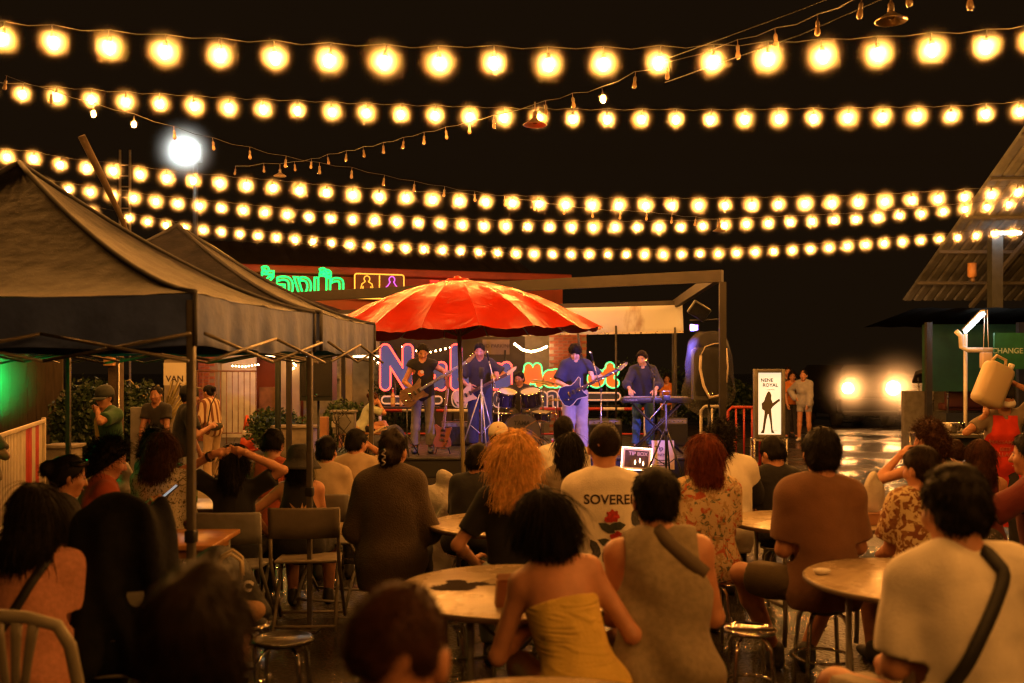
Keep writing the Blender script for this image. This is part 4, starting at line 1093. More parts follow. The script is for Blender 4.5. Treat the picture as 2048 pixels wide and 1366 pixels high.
# pendant metal shades (unlit)
def pendant(label, px, py, d, sc):
    p = at(px, py, d); t = thing('pendant_lamp', label, 'lamp', p, 0, None); r = .115 * sc
    b = MB(); b.lathe([(r*.22, r*.56),(r*.30, r*.46),(r*.58, r*.27),(r*.94, r*.06),(r, 0),(r*.97, -.004),(r*.88, r*.05),(r*.52, r*.24),(r*.24, r*.40)], 28, cap=False); b.build('shade', mat('shade_metal', (.45,.35,.22), .3, metal=.8), t)
    b = MB(); b.lathe([(r*.20, r*.52),(r*.20, r*1.05),(r*.12, r*1.15),(.006, r*1.2),(.006, r*1.9)], 10); b.build('socket', mat('socket_brown'), t)
    b = MB(); b.sphere((0, 0, r*.33), r*.26, 12, 8); b.build('bulb', M_OFFB, t)
pendant('large metal lamp shade hanging at the upper right', 1782, 42, 5.9, .82); pendant('metal lamp shade hanging below the second bulb row', 1070, 250, 9.4, 1.0)
pendant('small metal lamp shade under the sloping strings at left', 560, 352, 13.8, .75); pendant('faint metal lamp shade among the low bulb rows', 1439, 462, 14.4, .85)

# floodlight on its mast
fl = thing('floodlight', 'white floodlight glaring on a tall mast', 'floodlight', (gx(375, 22.5), 22.5, 0))
fz = EYE - (306 - HOR) * 22.5 / FPX
b = MB(); b.tube([(.1,.25,0),(.1,.25,fz+.3)], .06, 8); b.build('mast', M_DARK, fl)
b = MB(); b.box((0,.06,fz), (.62,.14,.42), bev=.03); b.build('housing', M_DARK, fl)
b = MB(); b.lathe([(.17,0),(.16,.03),(.001,.06)], 24, M=Matrix.Translation((0,-.02,fz)) @ Matrix.Rotation(PI/2,4,'X')); b.build('lens', glow_mat('flood_white', (.86, 1.0, .96), 260), fl)
FM = halo_mat('bloom_halo_flood', 3.6, .90, 3.4); me = ball_mesh(.90, 2); me.materials.append(FM); obj('halo_ball', me, None, fl, (0, -.16, fz))  # added bloom ball in front of the flood lens
b = MB(); b.tube([at(163, 272, 9.0), at(203, 352, 9.2), at(245, 440, 9.4), at(262, 490, 9.5)], [.034,.032,.024,.016], 8); tag(b.build('slanted_pole', M_BARK), 'slanted wooden pole rising behind the near tent', 'pole')
um = thing('utility_mast', 'faint ladder mast standing behind the tents', 'mast', (gx(250, 24), 24, 0))
for s in (-1, 1): b = MB(); b.cyl((s*.12,0,0), (s*.12,0,EYE+(HOR-300)*24/FPX), .03, 6); b.build('rail', M_GREYP, um)
for i in range(14): b = MB(); b.cyl((-.12,0,3.2+i*.26), (.12,0,3.2+i*.26), .015, 5); b.build('rung', M_GREYP, um)

# ---------------------------------------------------------------- tents
def _tent(nt, b, N, L):
    tc = N('TexCoord'); n = N('TexNoise'); n.inputs['Scale'].default_value = 5; n.inputs['Detail'].default_value = 8
    mp = N('Mapping'); mp.inputs['Scale'].default_value = (1.6, 1.6, 3.0); L(tc.outputs['Object'], mp.inputs[0]); L(mp.outputs[0], n.inputs['Vector'])
    v = N('TexVoronoi'); v.inputs['Scale'].default_value = 75; L(tc.outputs['Object'], v.inputs['Vector'])
    dr = N('MapRange'); dr.inputs[1].default_value = .0; dr.inputs[2].default_value = .28; dr.inputs[3].default_value = 1; dr.inputs[4].default_value = 0; L(v.outputs['Distance'], dr.inputs[0])
    r = N('ValToRGB'); r.color_ramp.elements[0].position = .3; r.color_ramp.elements[0].color = (.011,.012,.020,1); r.color_ramp.elements[1].position = .75; r.color_ramp.elements[1].color = (.034,.032,.040,1)
    L(n.outputs[0], r.inputs[0]); L(r.outputs[0], b.inputs['Base Color']); b.inputs['Roughness'].default_value = .55; b.inputs['Specular IOR Level'].default_value = .16
    ad = N('Math'); ad.operation = 'MULTIPLY_ADD'; ad.inputs[1].default_value = .22; L(dr.outputs[0], ad.inputs[0]); L(n.outputs[0], ad.inputs[2])
    bp = N('Bump'); bp.inputs['Strength'].default_value = .34; bp.inputs['Distance'].default_value = .022; L(ad.outputs[0], bp.inputs['Height']); L(bp.outputs[0], b.inputs['Normal'])
M_TENT = node_mat('tent_fabric', _tent)
M_TENTV = mat('tent_valance', (.060,.095,.30), .6, var=.25, vscale=6, bump=.25, bscale=14, sheen=.1)
M_SEAM = mat('tent_seam', (.03,.03,.042), .7)
M_LEG = mat('tent_leg', (.13,.115,.095), .45, metal=.3, var=.2, vscale=20, rvar=.1)
def tent(label, FRc, BRc, width, ze, zv, apex_z, seed, legs=(1,1,1,1)):
    """FRc, BRc: front and back right corners on the ground; the tent runs width metres to the left of them"""
    a, c = Vector((*FRc, 0)), Vector((*BRc, 0)); e = (c - a).normalized(); lf = Vector((-e.y, e.x, 0)); dep = (c - a).length
    t = thing('canopy_tent', label, 'tent', a, math.atan2(-lf.y, -lf.x) ); t.rotation_euler = (0, 0, math.atan2(e.y, e.x) - PI / 2)
    # local: x right, y back; corners FR(0,0) BR(0,dep) FL(-w,0) BL(-w,dep)
    W2, D2_ = width, dep; ap = Vector((-W2 / 2, D2_ / 2, apex_z)); g = random.Random(seed)
    cor = [Vector((0,0,ze)), Vector((0,D2_,ze)), Vector((-W2,D2_,ze)), Vector((-W2,0,ze))]; n = 16
    def hip(q, s): p = q.lerp(ap, s); p.z = ze + (apex_z - ze) * (s ** 1.42); return p
    names = ['canopy_panel'] * 4
    for i in range(4):
        A, B = cor[i], cor[(i + 1) % 4]; vs = []; fs = []
        for j in range(n + 1):
            s = j / n; pa, pb = hip(A, s), hip(B, s)
            for k in range(n + 1):
                u = k / n; p = pa.lerp(pb, u); sagz = -.05 * (1 - s) * math.sin(PI * u) * (s * 1.2 + .25); wr = .006 * math.sin(17 * u + 23 * s + i) * (1 - s) + .004 * math.sin(41 * u - 15 * s)
                vs.append((p.x, p.y, p.z + sagz + wr))
        for j in range(n):
            for k in range(n): fs.append((j*(n+1)+k, j*(n+1)+k+1, (j+1)*(n+1)+k+1, (j+1)*(n+1)+k))
        b = MB(); b.add(vs, fs, 0, True); b.build('canopy_panel', M_TENT, t)
        b = MB(); b.tube([hip(A, s / 14) + Vector((0,0,.006)) for s in range(15)], .016, 6); b.build('hip_seam', M_SEAM, t)
        # valance
        vs = []; fs = []; out = (Vector((0,0,1)).cross(B - A)).normalized() * -1; m = 40
        for k in range(m + 1):
            u = k / m; p = A.lerp(B, u); sg_ = -.05 * math.sin(PI * u) * .25
            for r_ in range(7):
                s = r_ / 6; w = (.012 * math.sin(29 * u + i) + .008 * math.sin(53 * u + 1.3 * i)) * s * (1 if 0 < k < m else 0); q = p - out * (.004 + w) ; vs.append((q.x, q.y, ze + sg_ - (ze - zv) * s + .008 * s * math.sin(20 * u)))
        for k in range(m):
            for r_ in range(6): fs.append((k*7+r_, (k+1)*7+r_, (k+1)*7+r_+1, k*7+r_+1))
        b = MB(); b.add(vs, fs, 0, True); b.build('valance', M_TENTV, t)
        b = MB(); b.tube([A + Vector((0,0,.0)), A + Vector((0,0,zv-ze))], .012, 6); b.build('corner_binding', M_SEAM, t)
        # truss struts under the valance
        sg = 2 if (B - A).length < 2.2 else 4
        for k in range(sg):
            p0, p1 = A.lerp(B, k / sg), A.lerp(B, (k + 1) / sg); inn = out * .05
            za, zb2 = (zv + .06, zv - .07) if k % 2 == 0 else (zv - .07, zv + .06)
            for q, (z1, z2) in enumerate(((za, zb2), (zb2, za))):
                b = MB(); b.tube([Vector((p0.x, p0.y, z1)) + inn * (1 + q * .4), Vector((p1.x, p1.y, z2)) + inn * (1 + q * .4)], .009, 6); b.build('truss_bar', M_LEG, t)
        if legs[i]:
            ins = Vector((-W2 / 2 - A.x, D2_ / 2 - A.y, 0)).normalized() * .03
            p = A + ins
            b = MB(); b.box((p.x, p.y, 1.32), (.036, .036, 2 * (ze - .03 - 1.32)), bev=.004); b.box((p.x, p.y, .46), (.030, .030, .88), bev=.004); b.build('leg', M_LEG, t)
            b = MB(); b.box((p.x, p.y, .90), (.05, .05, .06), bev=.006); b.build('leg_slider', M_BLKPL, t)
            b = MB(); b.box((p.x, p.y, .012), (.11, .11, .012)); b.build('foot_plate', M_LEG, t)
    return t
tent('large dark pop-up tent cut off by the left edge', (-1.497, 4.7), (-1.275, 6.42), 2.95, 2.05, 1.80, 2.88, 3, (1, 1, 0, 0))
tent('smaller dark pop-up tent peaking behind the first', (-1.27, 6.62), (-1.16, 8.4), 2.68, 2.06, 1.81, 2.78, 4, (0, 1, 1, 1))
b = MB(); b.cyl((gx(556, 10.6), 10.6, 0), (gx(556, 10.6), 10.6, 2.3), .032, 8); tag(b.build('dark_post', mat('post_green', (.02,.03,.025), .6)), 'dark thin post in front of the round shrub', 'post')

# ---------------------------------------------------------------- red umbrella
ur = thing('umbrella', 'big glossy red market umbrella on a bare metal pole', 'umbrella', (gx(930, 11.2), 11.2, 0))
ur.rotation_euler = (0, R(-1.8), 0)
M_UMB = mat('red_vinyl', (.42,.022,.005), .26, spec=.16, bump=.12, bscale=12, var=.2, vscale=3, wr=.30, wscale=4.0)
_n = M_UMB.node_tree; _b = _n.nodes['Principled BSDF']; _b.inputs['Transmission Weight'].default_value = 0
ux = gx(938, 11.2) - gx(952, 11.2) - .0; zr, za_ = 2.10, 2.68; nr, RR = 18, 1.62
def umb(u, th):
    seg = 2 * PI / nr; lt = ((th % seg) / seg - .5) * 2; sag = 1 - .035 * (1 - lt * lt) * u
    r = RR * u * sag; z = za_ - (za_ - zr) * (u ** 1.75) - .035 * (1 - lt * lt) * u * u
    z += .006 * math.sin(40 * u + 9 * th) * u + .004 * math.sin(75 * th + 14 * u)
    return Vector((r * math.cos(th), r * math.sin(th), z))
for k in range(nr):
    vs = []; fs = []
    for i in range(15):
        for j in range(9): vs.append(umb(.03 + .97 * i / 14, 2 * PI * (k + j / 8) / nr + .0001 * (1 if j == 0 else -1 if j == 8 else 0)))
    for i in range(14):
        for j in range(8): fs.append((i*9+j, (i+1)*9+j, (i+1)*9+j+1, i*9+j+1))
    b = MB(); b.add(vs, fs, 0, True); b.build('canopy_panel', M_UMB, ur)
    th = 2 * PI * k / nr; b = MB(); b.tube([umb(.05 + .95 * i / 8, th) + Vector((0,0,-.012)) for i in range(9)], .008, 5); b.build('rib', M_WOOD, ur)
    b = MB(); b.tube([Vector((.03 * math.cos(th), .03 * math.sin(th), 2.06)), umb(.55, th) + Vector((0,0,-.02))], .007, 5); b.build('strut', M_WOOD, ur)
b = MB(); b.lathe([(.02,za_-.06),(.10,za_-.03),(.14,za_-.005),(.12,za_+.02),(.05,za_+.028),(.03,za_+.05),(.005,za_+.055)], 16); b.build('cap', M_UMB, ur)
b = MB(); b.tube([(0,0,.1),(0,0,za_)], .024, 10); b.build('pole', mat('pole_brass', (.50,.42,.24), .4, metal=.3, rvar=.1), ur)
b = MB(); b.lathe([(.30,0),(.30,.07),(.27,.10),(.06,.12),(.05,.32),(.03,.33)], 20); b.build('base', M_CONC, ur)

# ---------------------------------------------------------------- market building on the right
rb = thing('market_roof', 'corrugated metal canopy roof of the stalls on the right', 'canopy', (0, 0, 0))
M_CORR = mat('corrugated_sheet', (.13,.135,.13), .55, metal=.2, var=.35, vscale=3, rvar=.15, bump=.06, bscale=25)
x_, y0, z0_, y1, z1_ = 9.78, 17.5, 7.02, 24.9, 3.37
for s in range(9):
    b = MB(); vs = []; fs = []; w = 1.02; n = 40
    for i in range(n + 1):
        u = i / n; hh = .035 * max(0, math.cos(u * 2 * PI * 4)) ** 4
        vs += [(x_ + s * 1.0 + u * w, y0, z0_ + hh + .004 * (s % 2)), (x_ + s * 1.0 + u * w, (y0 + y1) / 2, (z0_ + z1_) / 2 + hh + .004 * (s % 2)), (x_ + s * 1.0 + u * w, y1, z1_ + hh + .004 * (s % 2))]
    for i in range(n): fs += [(3*i, 3*i+3, 3*i+4, 3*i+1), (3*i+1, 3*i+4, 3*i+5, 3*i+2)]
    b.add(vs, fs, 0, False); b.build('roof_sheet', M_CORR, rb)
for k in range(6):
    t = (k + .3) / 6; yy = y0 + (y1 - y0) * t; z = z0_ + (z1_ - z0_) * t - .045; b = MB(); b.box((x_ + 4.5, yy, z - .02), (9.0, .06, .07), (R(-26), 0, 0)); b.build('purlin', mat('purlin_grey', (.12,.115,.10), .6), rb)
for xx in (x_ + 1.7, x_ + 5.7):
    beam((xx, y0, z0_ - .16), (xx, y1, z1_ - .16), .09, 'rafter', mat('purlin_grey'), rb, .11)
for (xx, yy) in ((gx(1990, 22.0), 22.0),):
    b = MB(); b.box((xx, yy, 2.30), (.24, .24, 4.6)); b.build('post', mat('post_dark', (.05,.055,.05), .5, var=.3), rb)
r2 = thing('stall_building', 'green fronted stall behind the metal roof', 'building', (0, 0, 0))
M_GREENW = mat('green_wall', (.016,.075,.035), .5, var=.3, vscale=3)
b = MB(); b.box(((gx(1852, 18.5) + gx(2200, 18.5)) / 2, 18.6, 1.88), (gx(2200, 18.5) - gx(1852, 18.5), .15, 1.25)); b.build('green_fascia', M_GREENW, r2)
b = MB(); b.box(((gx(1852, 18.5) + gx(2200, 18.5)) / 2, 19.6, .62), (gx(2200, 18.5) - gx(1852, 18.5), .15, 1.24)); b.build('wall', M_GREYP, r2)
vs = []; fs = []
for i in range(13):
    u = i / 12; vs += [(gx(1815, 17.5) + u * 3.4, 17.2, 2.72 + .02 * (i % 2)), (gx(1815, 17.5) + u * 3.4 + .25, 20.4, 2.52 + .02 * (i % 2))]
for i in range(12): fs.append((2*i, 2*i+2, 2*i+3, 2*i+1))
b = MB(); b.add(vs, fs); b.build('roof', mat('dark_matt_roof', (.03,.028,.025), 1.0, spec=0.0), r2)  # even near-black without specular, keeping the underside dark
for px in (1857, 2040): b = MB(); b.box((gx(px, 17.6), 17.6, 1.25), (.1, .1, 2.5)); b.build('post', M_DARK, r2)
ex = thing('exchange_sign', 'dark green money exchange sign cut off by the right edge', 'sign', at(2006, 702, 17.0))
b = MB(); b.box((.30, .03, 0), (.88, .05, .62)); b.build('panel', mat('sign_dkgreen', (.02,.13,.06), .45, var=.2), ex)
obj('lettering', text_mesh('EXCHANGE', .13, .004, align='RIGHT', offset=.002), mat('sign_pale', (.35,.5,.35), .5), ex, loc=(.345, .001, .0))
def fluor(label, p0, p1, e, r=.018):
    t = thing('fluorescent_lamp', label, 'lamp', p0); d_ = Vector(p1) - Vector(p0)
    b = MB(); b.cyl((0,0,0), d_, r, 8); b.build('tube', glow_mat('fluor_white', (.85, .95, 1.0), e), t)
    b = MB(); tt = MB(); tt.box((0,0,0), (.07, d_.length * 1.04, .03)); q = d_.to_track_quat('Y', 'Z'); b.add(tt.v, tt.f, 0, False, Matrix.Translation(d_ / 2 + Vector((-.02, 0, .045))) @ q.to_matrix().to_4x4()); b.build('fitting', M_WHITE, t)
fluor('bright slanted fluorescent tube under the metal roof', at(1967, 628, 16.6), at(1931, 664, 17.6), 22, .026); fluor('short fluorescent tube beside the green exchange sign', at(1996, 694, 17.4), at(2016, 687, 17.2), 18, .026)
fluor('fluorescent tube glowing through the lowest bulbs at right', at(1985, 466, 21.6), at(2042, 466, 21.6), 8, .035)
b = MB(); b.tube([at(1912, 662, 17.0), at(1922, 672, 17.0), at(1923, 694, 17.0), at(1935, 700, 17.0), at(1985, 700, 16.9)], .044, 10); tag(b.build('gutter_pipe', M_WHITE), 'white plastic gutter pipe under the metal roof', 'pipe')
b = MB(); b.cyl(Vector((gx(1931, 17.1), 17.1, 0)), at(1931, 668, 17.1), .032, 10); tag(b.build('downpipe', M_WHITE), 'white downpipe beside the three-wheeler', 'pipe')
hb = thing('hanging_box', 'cream box hanging on cords from the metal roof', 'box', at(1972, 721, 16.9)); b = MB(); b.box((0,0,0), (.17,.14,.27), bev=.016); b.build('case', mat('box_cream', (.55,.42,.28), .5), hb)
for s in (-1, 1): b = MB(); b.cyl((s*.045,0,.13), (s*.02,0,.86), .006, 5); b.build('cord', M_WHITE, hb)
hs = thing('bulb_socket', 'small orange socket fixed under the metal roof', 'lamp', at(1944, 552, 23.0)); b = MB(); b.lathe([(.10,.30),(.10,.0),(.06,-.04)], 12); b.build('base', mat('socket_orange', (.6,.3,.1), .5), hs); b = MB(); b.sphere((.02,0,-.09), .056, 10, 8); b.build('bulb', M_OFFB, hs)

# ---------------------------------------------------------------- vehicles on the right
vn = thing('van', 'dark van facing the crowd with both headlights blazing', 'van', (gx(1735, 28), 28, 0))
M_VAN = mat('van_paint', (.012,.011,.012), .4)
prof = [(-.85,.35),(-.88,.75),(-.80,1.02),(-.72,1.62),(-.6,1.78),(.6,1.78),(.72,1.62),(.80,1.02),(.88,.75),(.85,.35)]
b = MB(); b.prism(prof, 3.6, Matrix.Translation((0,1.9,0))); b.box((0,.02,.62), (1.66,.5,.42), bev=.08); b.build('body', M_VAN, vn)
b = MB(); b.add([(-.66,.085,1.06),(.66,.085,1.06),(.58,.095,1.62),(-.58,.095,1.62)], [(0,1,2,3)]); b.build('windscreen', mat('dark_glass', (.01,.012,.014), .06, spec=.8), vn)
b = MB(); b.box((0,-.25,.42), (1.5,.06,.14), bev=.02); b.build('bumper', M_DARK, vn)
b = MB(); b.box((-.45,.06,1.30), (.24,.015,.22)); w_ = b.build('route_card', mat('card', (.5,.45,.38), .6), vn); obj('number', text_mesh('6', .2, .003), mat('sign_ink'), w_, loc=(-.45,.048,1.30))
HL = glow_mat('headlight', (1.0, .42, .12), 400); HM = halo_mat('bloom_halo_head', 6.0, 1.45, 4.6); hme = ball_mesh(1.45, 2); hme.materials.append(HM)  # added bloom balls for the headlight flare
for s, r_ in ((-1, .15), (1, .19)):
    xh = gx(1690, 28) - gx(1735, 28) if s < 0 else gx(1780, 28) - gx(1735, 28)
    zh = EYE - (776 - HOR) * 28 / FPX
    b = MB(); b.lathe([(r_, 0), (r_ * .98, .02), (.001, .05)], 20, M=Matrix.Translation((xh, -.24, zh)) @ Matrix.Rotation(PI / 2, 4, 'X')); h = b.build('headlight', HL, vn); b = MB(); b.lathe([(.02,-.14),(r_*.8,-.10),(r_*1.12,-.004),(r_*1.12,.01),(r_*1.03,.01),(r_*1.01,-.006),(.001,-.008)], 20, M=Matrix.Translation((xh, -.24, zh)) @ Matrix.Rotation(PI / 2, 4, 'X'), cap=False); b.build('lamp_housing', M_DARK, vn)
    o = obj('halo_ball', hme, None, vn, (xh, -.40, zh)); o.scale = (r_ / .17,) * 3
for s in (-1, 1):
    for yy in (.45, 2.9): b = MB(); b.lathe([(.12,-.1),(.31,-.1),(.33,-.06),(.33,.06),(.31,.1),(.12,.1)], 18, M=Matrix.Translation((s*.74, yy, .33)) @ Matrix.Rotation(PI/2, 4, 'Y')); b.build('wheel', mat('tyre', (.02,.02,.02), .8), vn)
tk = thing('three_wheeler', 'dark three-wheeled taxi parked under the metal roof', 'three-wheeler', (gx(1915, 19.5), 19.5, 0), R(86))
M_TK = mat('taxi_paint', (.035,.04,.042), .3, coat=.4, var=.2)
b = MB(); b.prism([(-.9,.35),(-.95,.85),(-.2,.85),(-.1,.55),(.35,.55),(.5,.95),(.95,.85),(1.05,.5),(.95,.32)], 1.1); b.build('body', M_TK, tk)
rp = [(-.98,1.52),(-.85,1.62),(0,1.70),(.7,1.62),(.92,1.42),(.90,1.38),(.68,1.55),(0,1.63),(-.85,1.55)]
b = MB(); b.prism(rp, 1.15); b.build('roof', mat('taxi_roof', (.05,.045,.04), .6), tk)
for x, s in ((-.88, -1), (-.88, 1), (.66, -1), (.66, 1), (-.1, -1), (-.1, 1)): b = MB(); b.cyl((x, s*.5, .8), (x + (.12 if x > .5 else 0), s*.5, 1.6), .018, 6); b.build('roof_post', M_STEEL, tk)
b = MB(); b.box((-.45, 0, .95), (.35, .95, .14), bev=.03); b.box((-.66,0,1.15), (.1,.95,.42), bev=.03); b.build('seat', mat('taxi_seat', (.08,.02,.015), .5), tk)
for x, y in ((-.6,-.5),(-.6,.5),(.85,0)): b = MB(); b.lathe([(.1,-.06),(.24,-.06),(.26,0),(.24,.06),(.1,.06)], 16, M=Matrix.Translation((x,y,.26)) @ Matrix.Rotation(PI/2,4,'X')); b.build('wheel', mat('tyre'), tk)
for s in (-1, 1): b = MB(); b.sphere((.98, s*.3, .78), .08, 10, 8); b.build('headlamp', M_CHROME, tk)
ct = thing('food_cart', 'cluttered steel food cart behind the woman in the red apron', 'cart', (gx(1900, 13.6), 13.6, 0))
b = MB(); b.box((0,0,.78), (.95,.55,.05), bev=.01); b.box((0,0,.4), (.9,.5,.04)); b.build('shelf', M_STEEL, ct)
for x in (-.44,.44):
    for y in (-.24,.24): b = MB(); b.cyl((x,y,.12), (x,y,.78), .018, 6); b.build('leg', M_STEEL, ct)
b = MB(); b.box((-.05,-.03,.60), (.8,.02,.32)); b.build('side_panel', mat('cart_blue', (.04,.06,.06), .4, var=.4), ct)
for x in (-.4,.4): b = MB(); b.lathe([(.02,-.03),(.11,-.03),(.12,0),(.11,.03),(.02,.03)], 14, M=Matrix.Translation((x,-.2,.12)) @ Matrix.Rotation(PI/2,4,'X')); b.build('wheel', mat('tyre'), ct)
for i in range(5): b = MB(); r_ = .06 + .02 * (i % 3); b.lathe([(r_*.8,0),(r_,.03),(r_,.13),(r_*.95,.14)], 14); o = b.build('pot', M_CHROME if i % 2 else M_STEEL, None, (gx(1900,13.6) - .36 + i * .18, 13.6 + .05 * (i % 2), .806)); tag(o, ['wide steel pot at the left end of the food cart', 'second steel pot on the food cart', 'middle steel pot on the food cart', 'fourth steel pot on the food cart', 'steel pot at the right end of the food cart'][i], 'pot')
# ---------------------------------------------------------------- tables, stools, chairs
def _ttop(nt, b, N, L):
    tc = N('TexCoord'); w = N('TexNoise'); w.inputs['Scale'].default_value = 5; w.inputs['Detail'].default_value = 8; w.inputs['Distortion'].default_value = 1.2
    mp = N('Mapping'); mp.inputs['Scale'].default_value = (.7, 4, 1); L(tc.outputs['Object'], mp.inputs[0]); L(mp.outputs[0], w.inputs['Vector'])
    s = N('TexNoise'); s.inputs['Scale'].default_value = 3.2; s.inputs['Detail'].default_value = 6; L(tc.outputs['Object'], s.inputs['Vector'])
    r = N('ValToRGB'); r.color_ramp.elements[0].position = .25; r.color_ramp.elements[0].color = (.30,.22,.13,1); r.color_ramp.elements[1].position = .7; r.color_ramp.elements[1].color = (.47,.38,.25,1); L(w.outputs[0], r.inputs[0])
    r2 = N('ValToRGB'); r2.color_ramp.elements[0].position = .30; r2.color_ramp.elements[0].color = (.35,.3,.25,1); r2.color_ramp.elements[1].position = .40; r2.color_ramp.elements[1].color = (1,1,1,1); L(s.outputs[0], r2.inputs[0])
    mx = N('Mix'); mx.data_type = 'RGBA'; mx.blend_type = 'MULTIPLY'; mx.inputs[0].default_value = .55; L(r.outputs[0], mx.inputs[6]); L(r2.outputs[0], mx.inputs[7]); L(mx.outputs[2], b.inputs['Base Color'])
    mr = N('MapRange'); mr.inputs[3].default_value = .12; mr.inputs[4].default_value = .45; L(s.outputs[0], mr.inputs[0]); L(mr.outputs[0], b.inputs['Roughness'])
    bp = N('Bump'); bp.inputs['Strength'].default_value = .08; bp.inputs['Distance'].default_value = .01; L(w.outputs[0], bp.inputs['Height']); L(bp.outputs[0], b.inputs['Normal'])
M_TTOP = node_mat('table_laminate', _ttop)
M_TEDGE = mat('table_edge', (.12,.08,.05), .5)
TZ = .74
def round_table(label, x, y, r, rz=0):
    t = thing('round_table', label, 'table', (x, y, 0), rz, 'round folding tables')
    b = MB(); b.lathe([(0.001,.718),(r-.012,.718),(r-.006,.722),(r-.006,.7385),(r-.010,TZ),(.001,TZ)], 72); b.build('table_top', M_TTOP, t)
    b = MB(); b.lathe([(r-.005,.716),(r,.720),(r,.736),(r-.005,.7395)], 72, cap=False); b.build('edge_band', M_TEDGE, t)
    for s in (-1, 1):
        b = MB(); b.tube([(s*r*.5,-r*.42,.715),(s*r*.5,-r*.42,.12),(s*r*.5,-r*.40,.012)], .015, 8); b.build('leg', M_GREYP, t)
        b = MB(); b.tube([(s*r*.5,r*.42,.715),(s*r*.5,r*.42,.12),(s*r*.5,r*.40,.012)], .015, 8); b.build('leg', M_GREYP, t)
        b = MB(); b.cyl((s*r*.5,-r*.42,.25), (s*r*.5,r*.42,.25), .011, 8); b.build('stretcher', M_GREYP, t)
        b = MB(); b.cyl((s*r*.5,-r*.44,.70), (s*r*.5,r*.44,.70), .012, 8); b.build('rail', M_GREYP, t)
        b = MB(); b.cyl((s*r*.5,0,.70), (0,0,.45), .008, 6); b.build('brace', M_GREYP, t)
    b = MB(); b.cyl((-r*.5,0,.45), (r*.5,0,.45), .008, 6); b.build('brace', M_GREYP, t)
    return t
T1 = round_table('round table with a dark spill and a paper bag on top', .02, 4.33, .535, .3)
T2 = round_table('round table with a crumpled napkin near the man with the black strap', 1.85, 4.52, .51, .8)
T3 = round_table('round table with a beer bottle beside the man in orange', 1.84, 6.24, .475, .2)
T4 = round_table('round table left of the blonde curly haired woman', -.03, 6.16, .49, 1.1)
T5 = round_table('round table edge cut off by the bottom of the picture', .09, 2.58, .52, .5)
def stool(label, x, y, h=.45, r=.15, m=None, rz=0):
    t = thing('stool', label, 'stool', (x, y, 0), rz, 'round steel stools')
    b = MB(); b.lathe([(.001,h-.022),(r*.85,h-.024),(r*.98,h-.018),(r,h-.008),(r*.985,h-.001),(r*.9,h+.001),(r*.86,h-.003),(.001,h-.004)], 40); b.build('seat', m or M_CHROME, t)
    for k in range(2):
        a = PI / 4 + k * PI / 2; c, s = math.cos(a), math.sin(a)
        p = [(c*q, s*q, z) for q, z in ((r*1.12,.008),(r*1.02,h*.5),(r*.92,h*.80),(r*.78,h-.06),(r*.5,h-.032),(0,h-.03 - .012 * k),(-r*.5,h-.032),(-r*.78,h-.06),(-r*.92,h*.80),(-r*1.02,h*.5),(-r*1.12,.008))]
        b = MB(); b.tube(p, .0115, 8); b.build('leg_hoop', M_CHROME, t)
    b = MB(); b.tube([(r*.98*math.cos(2*PI*i/24), r*.98*math.sin(2*PI*i/24), h*.42) for i in range(24)], .008, 6, closed=True); b.build('foot_ring', M_CHROME, t)
    return t
stool('empty shiny stool beside the man in the grey sleeveless shirt', gx(1500, 4.76), 4.76, .455, .125)
stool('empty dark topped stool in the left foreground', gx(566, 4.59), 4.59, .455, .14, mat('dark_seat', (.04,.035,.03), .25, metal=.6))
stool('stool carrying the brown canvas bag', gx(482, 4.85), 4.85, .455, .14)
def folding_chair(label, x, y, rz=0, m=None):
    t = thing('folding_chair', label, 'chair', (x, y, 0), rz, 'metal folding chairs'); m = m or M_GREYP
    for s in (-1, 1):
        b = MB(); b.tube([(s*.215,-.235,.80),(s*.215,-.20,.46),(s*.215,.20,.02)], .012, 8); b.build('front_leg', m, t)
        b = MB(); b.tube([(s*.19,.12,.44),(s*.19,-.10,.20),(s*.195,-.24,.02)], .012, 8); b.build('rear_leg', m, t)
    b = MB(); vs = []; fs = []
    for i in range(13):
        u = i / 12 - .5; yb = -.245 - .035 * (1 - (2*u) ** 2)
        for z, dy in ((.615,.02),(.70,.006),(.80,-.012),(.815,-.010)): vs.append((u*.45, yb + dy, z))
    for i in range(12):
        for k in range(3): fs.append((i*4+k, (i+1)*4+k, (i+1)*4+k+1, i*4+k+1))
    b.add(vs, fs, 0, True); o = b.build('backrest', m, t); md = o.modifiers.new('t', 'SOLIDIFY'); md.thickness = .012
    b = MB(); b.box((0,.01,.445), (.40,.38,.022), (R(-3),0,0), bev=.010); b.build('seat', m, t)
    b = MB(); b.cyl((-.215,.17,.05), (.215,.17,.05), .010, 8); b.build('cross_bar', m, t); b = MB(); b.cyl((-.195,-.22,.05), (.195,-.22,.05), .010, 8); b.build('cross_bar', m, t)
    return t
M_CHAIRB = mat('chair_brown', (.20,.165,.12), .5, var=.25, vscale=9, bump=.05)
folding_chair('grey folding chair behind the person in the bucket hat', gx(618, 6.55), 6.55, R(4), M_CHAIRB)
folding_chair('folding chair behind the man in the beige shirt', gx(668, 7.25), 7.25, R(-14))
folding_chair('folding chair behind the woman with raised arms', gx(470, 6.35), 6.35, R(0))
pc = thing('plastic_chair', 'white plastic garden chair in the left foreground', 'chair', (gx(48, 3.55) + .06, 3.62, 0), R(-3))
M_WPL = mat('white_plastic', (.28,.25,.19), .42, var=.12, vscale=8)
ys = lambda z: -.235 - .10 * max(0, z - .42) / .45
arch = [(-.245,.40),(-.245,.66),(-.235,.78),(-.20,.850),(-.10,.876),(0,.882),(.10,.876),(.20,.850),(.235,.78),(.245,.66),(.245,.40)]
b = MB(); b.tube([(x, ys(z), z) for x, z in arch], [.024]*11, 8, flat=.7); b.build('back_frame', M_WPL, pc)
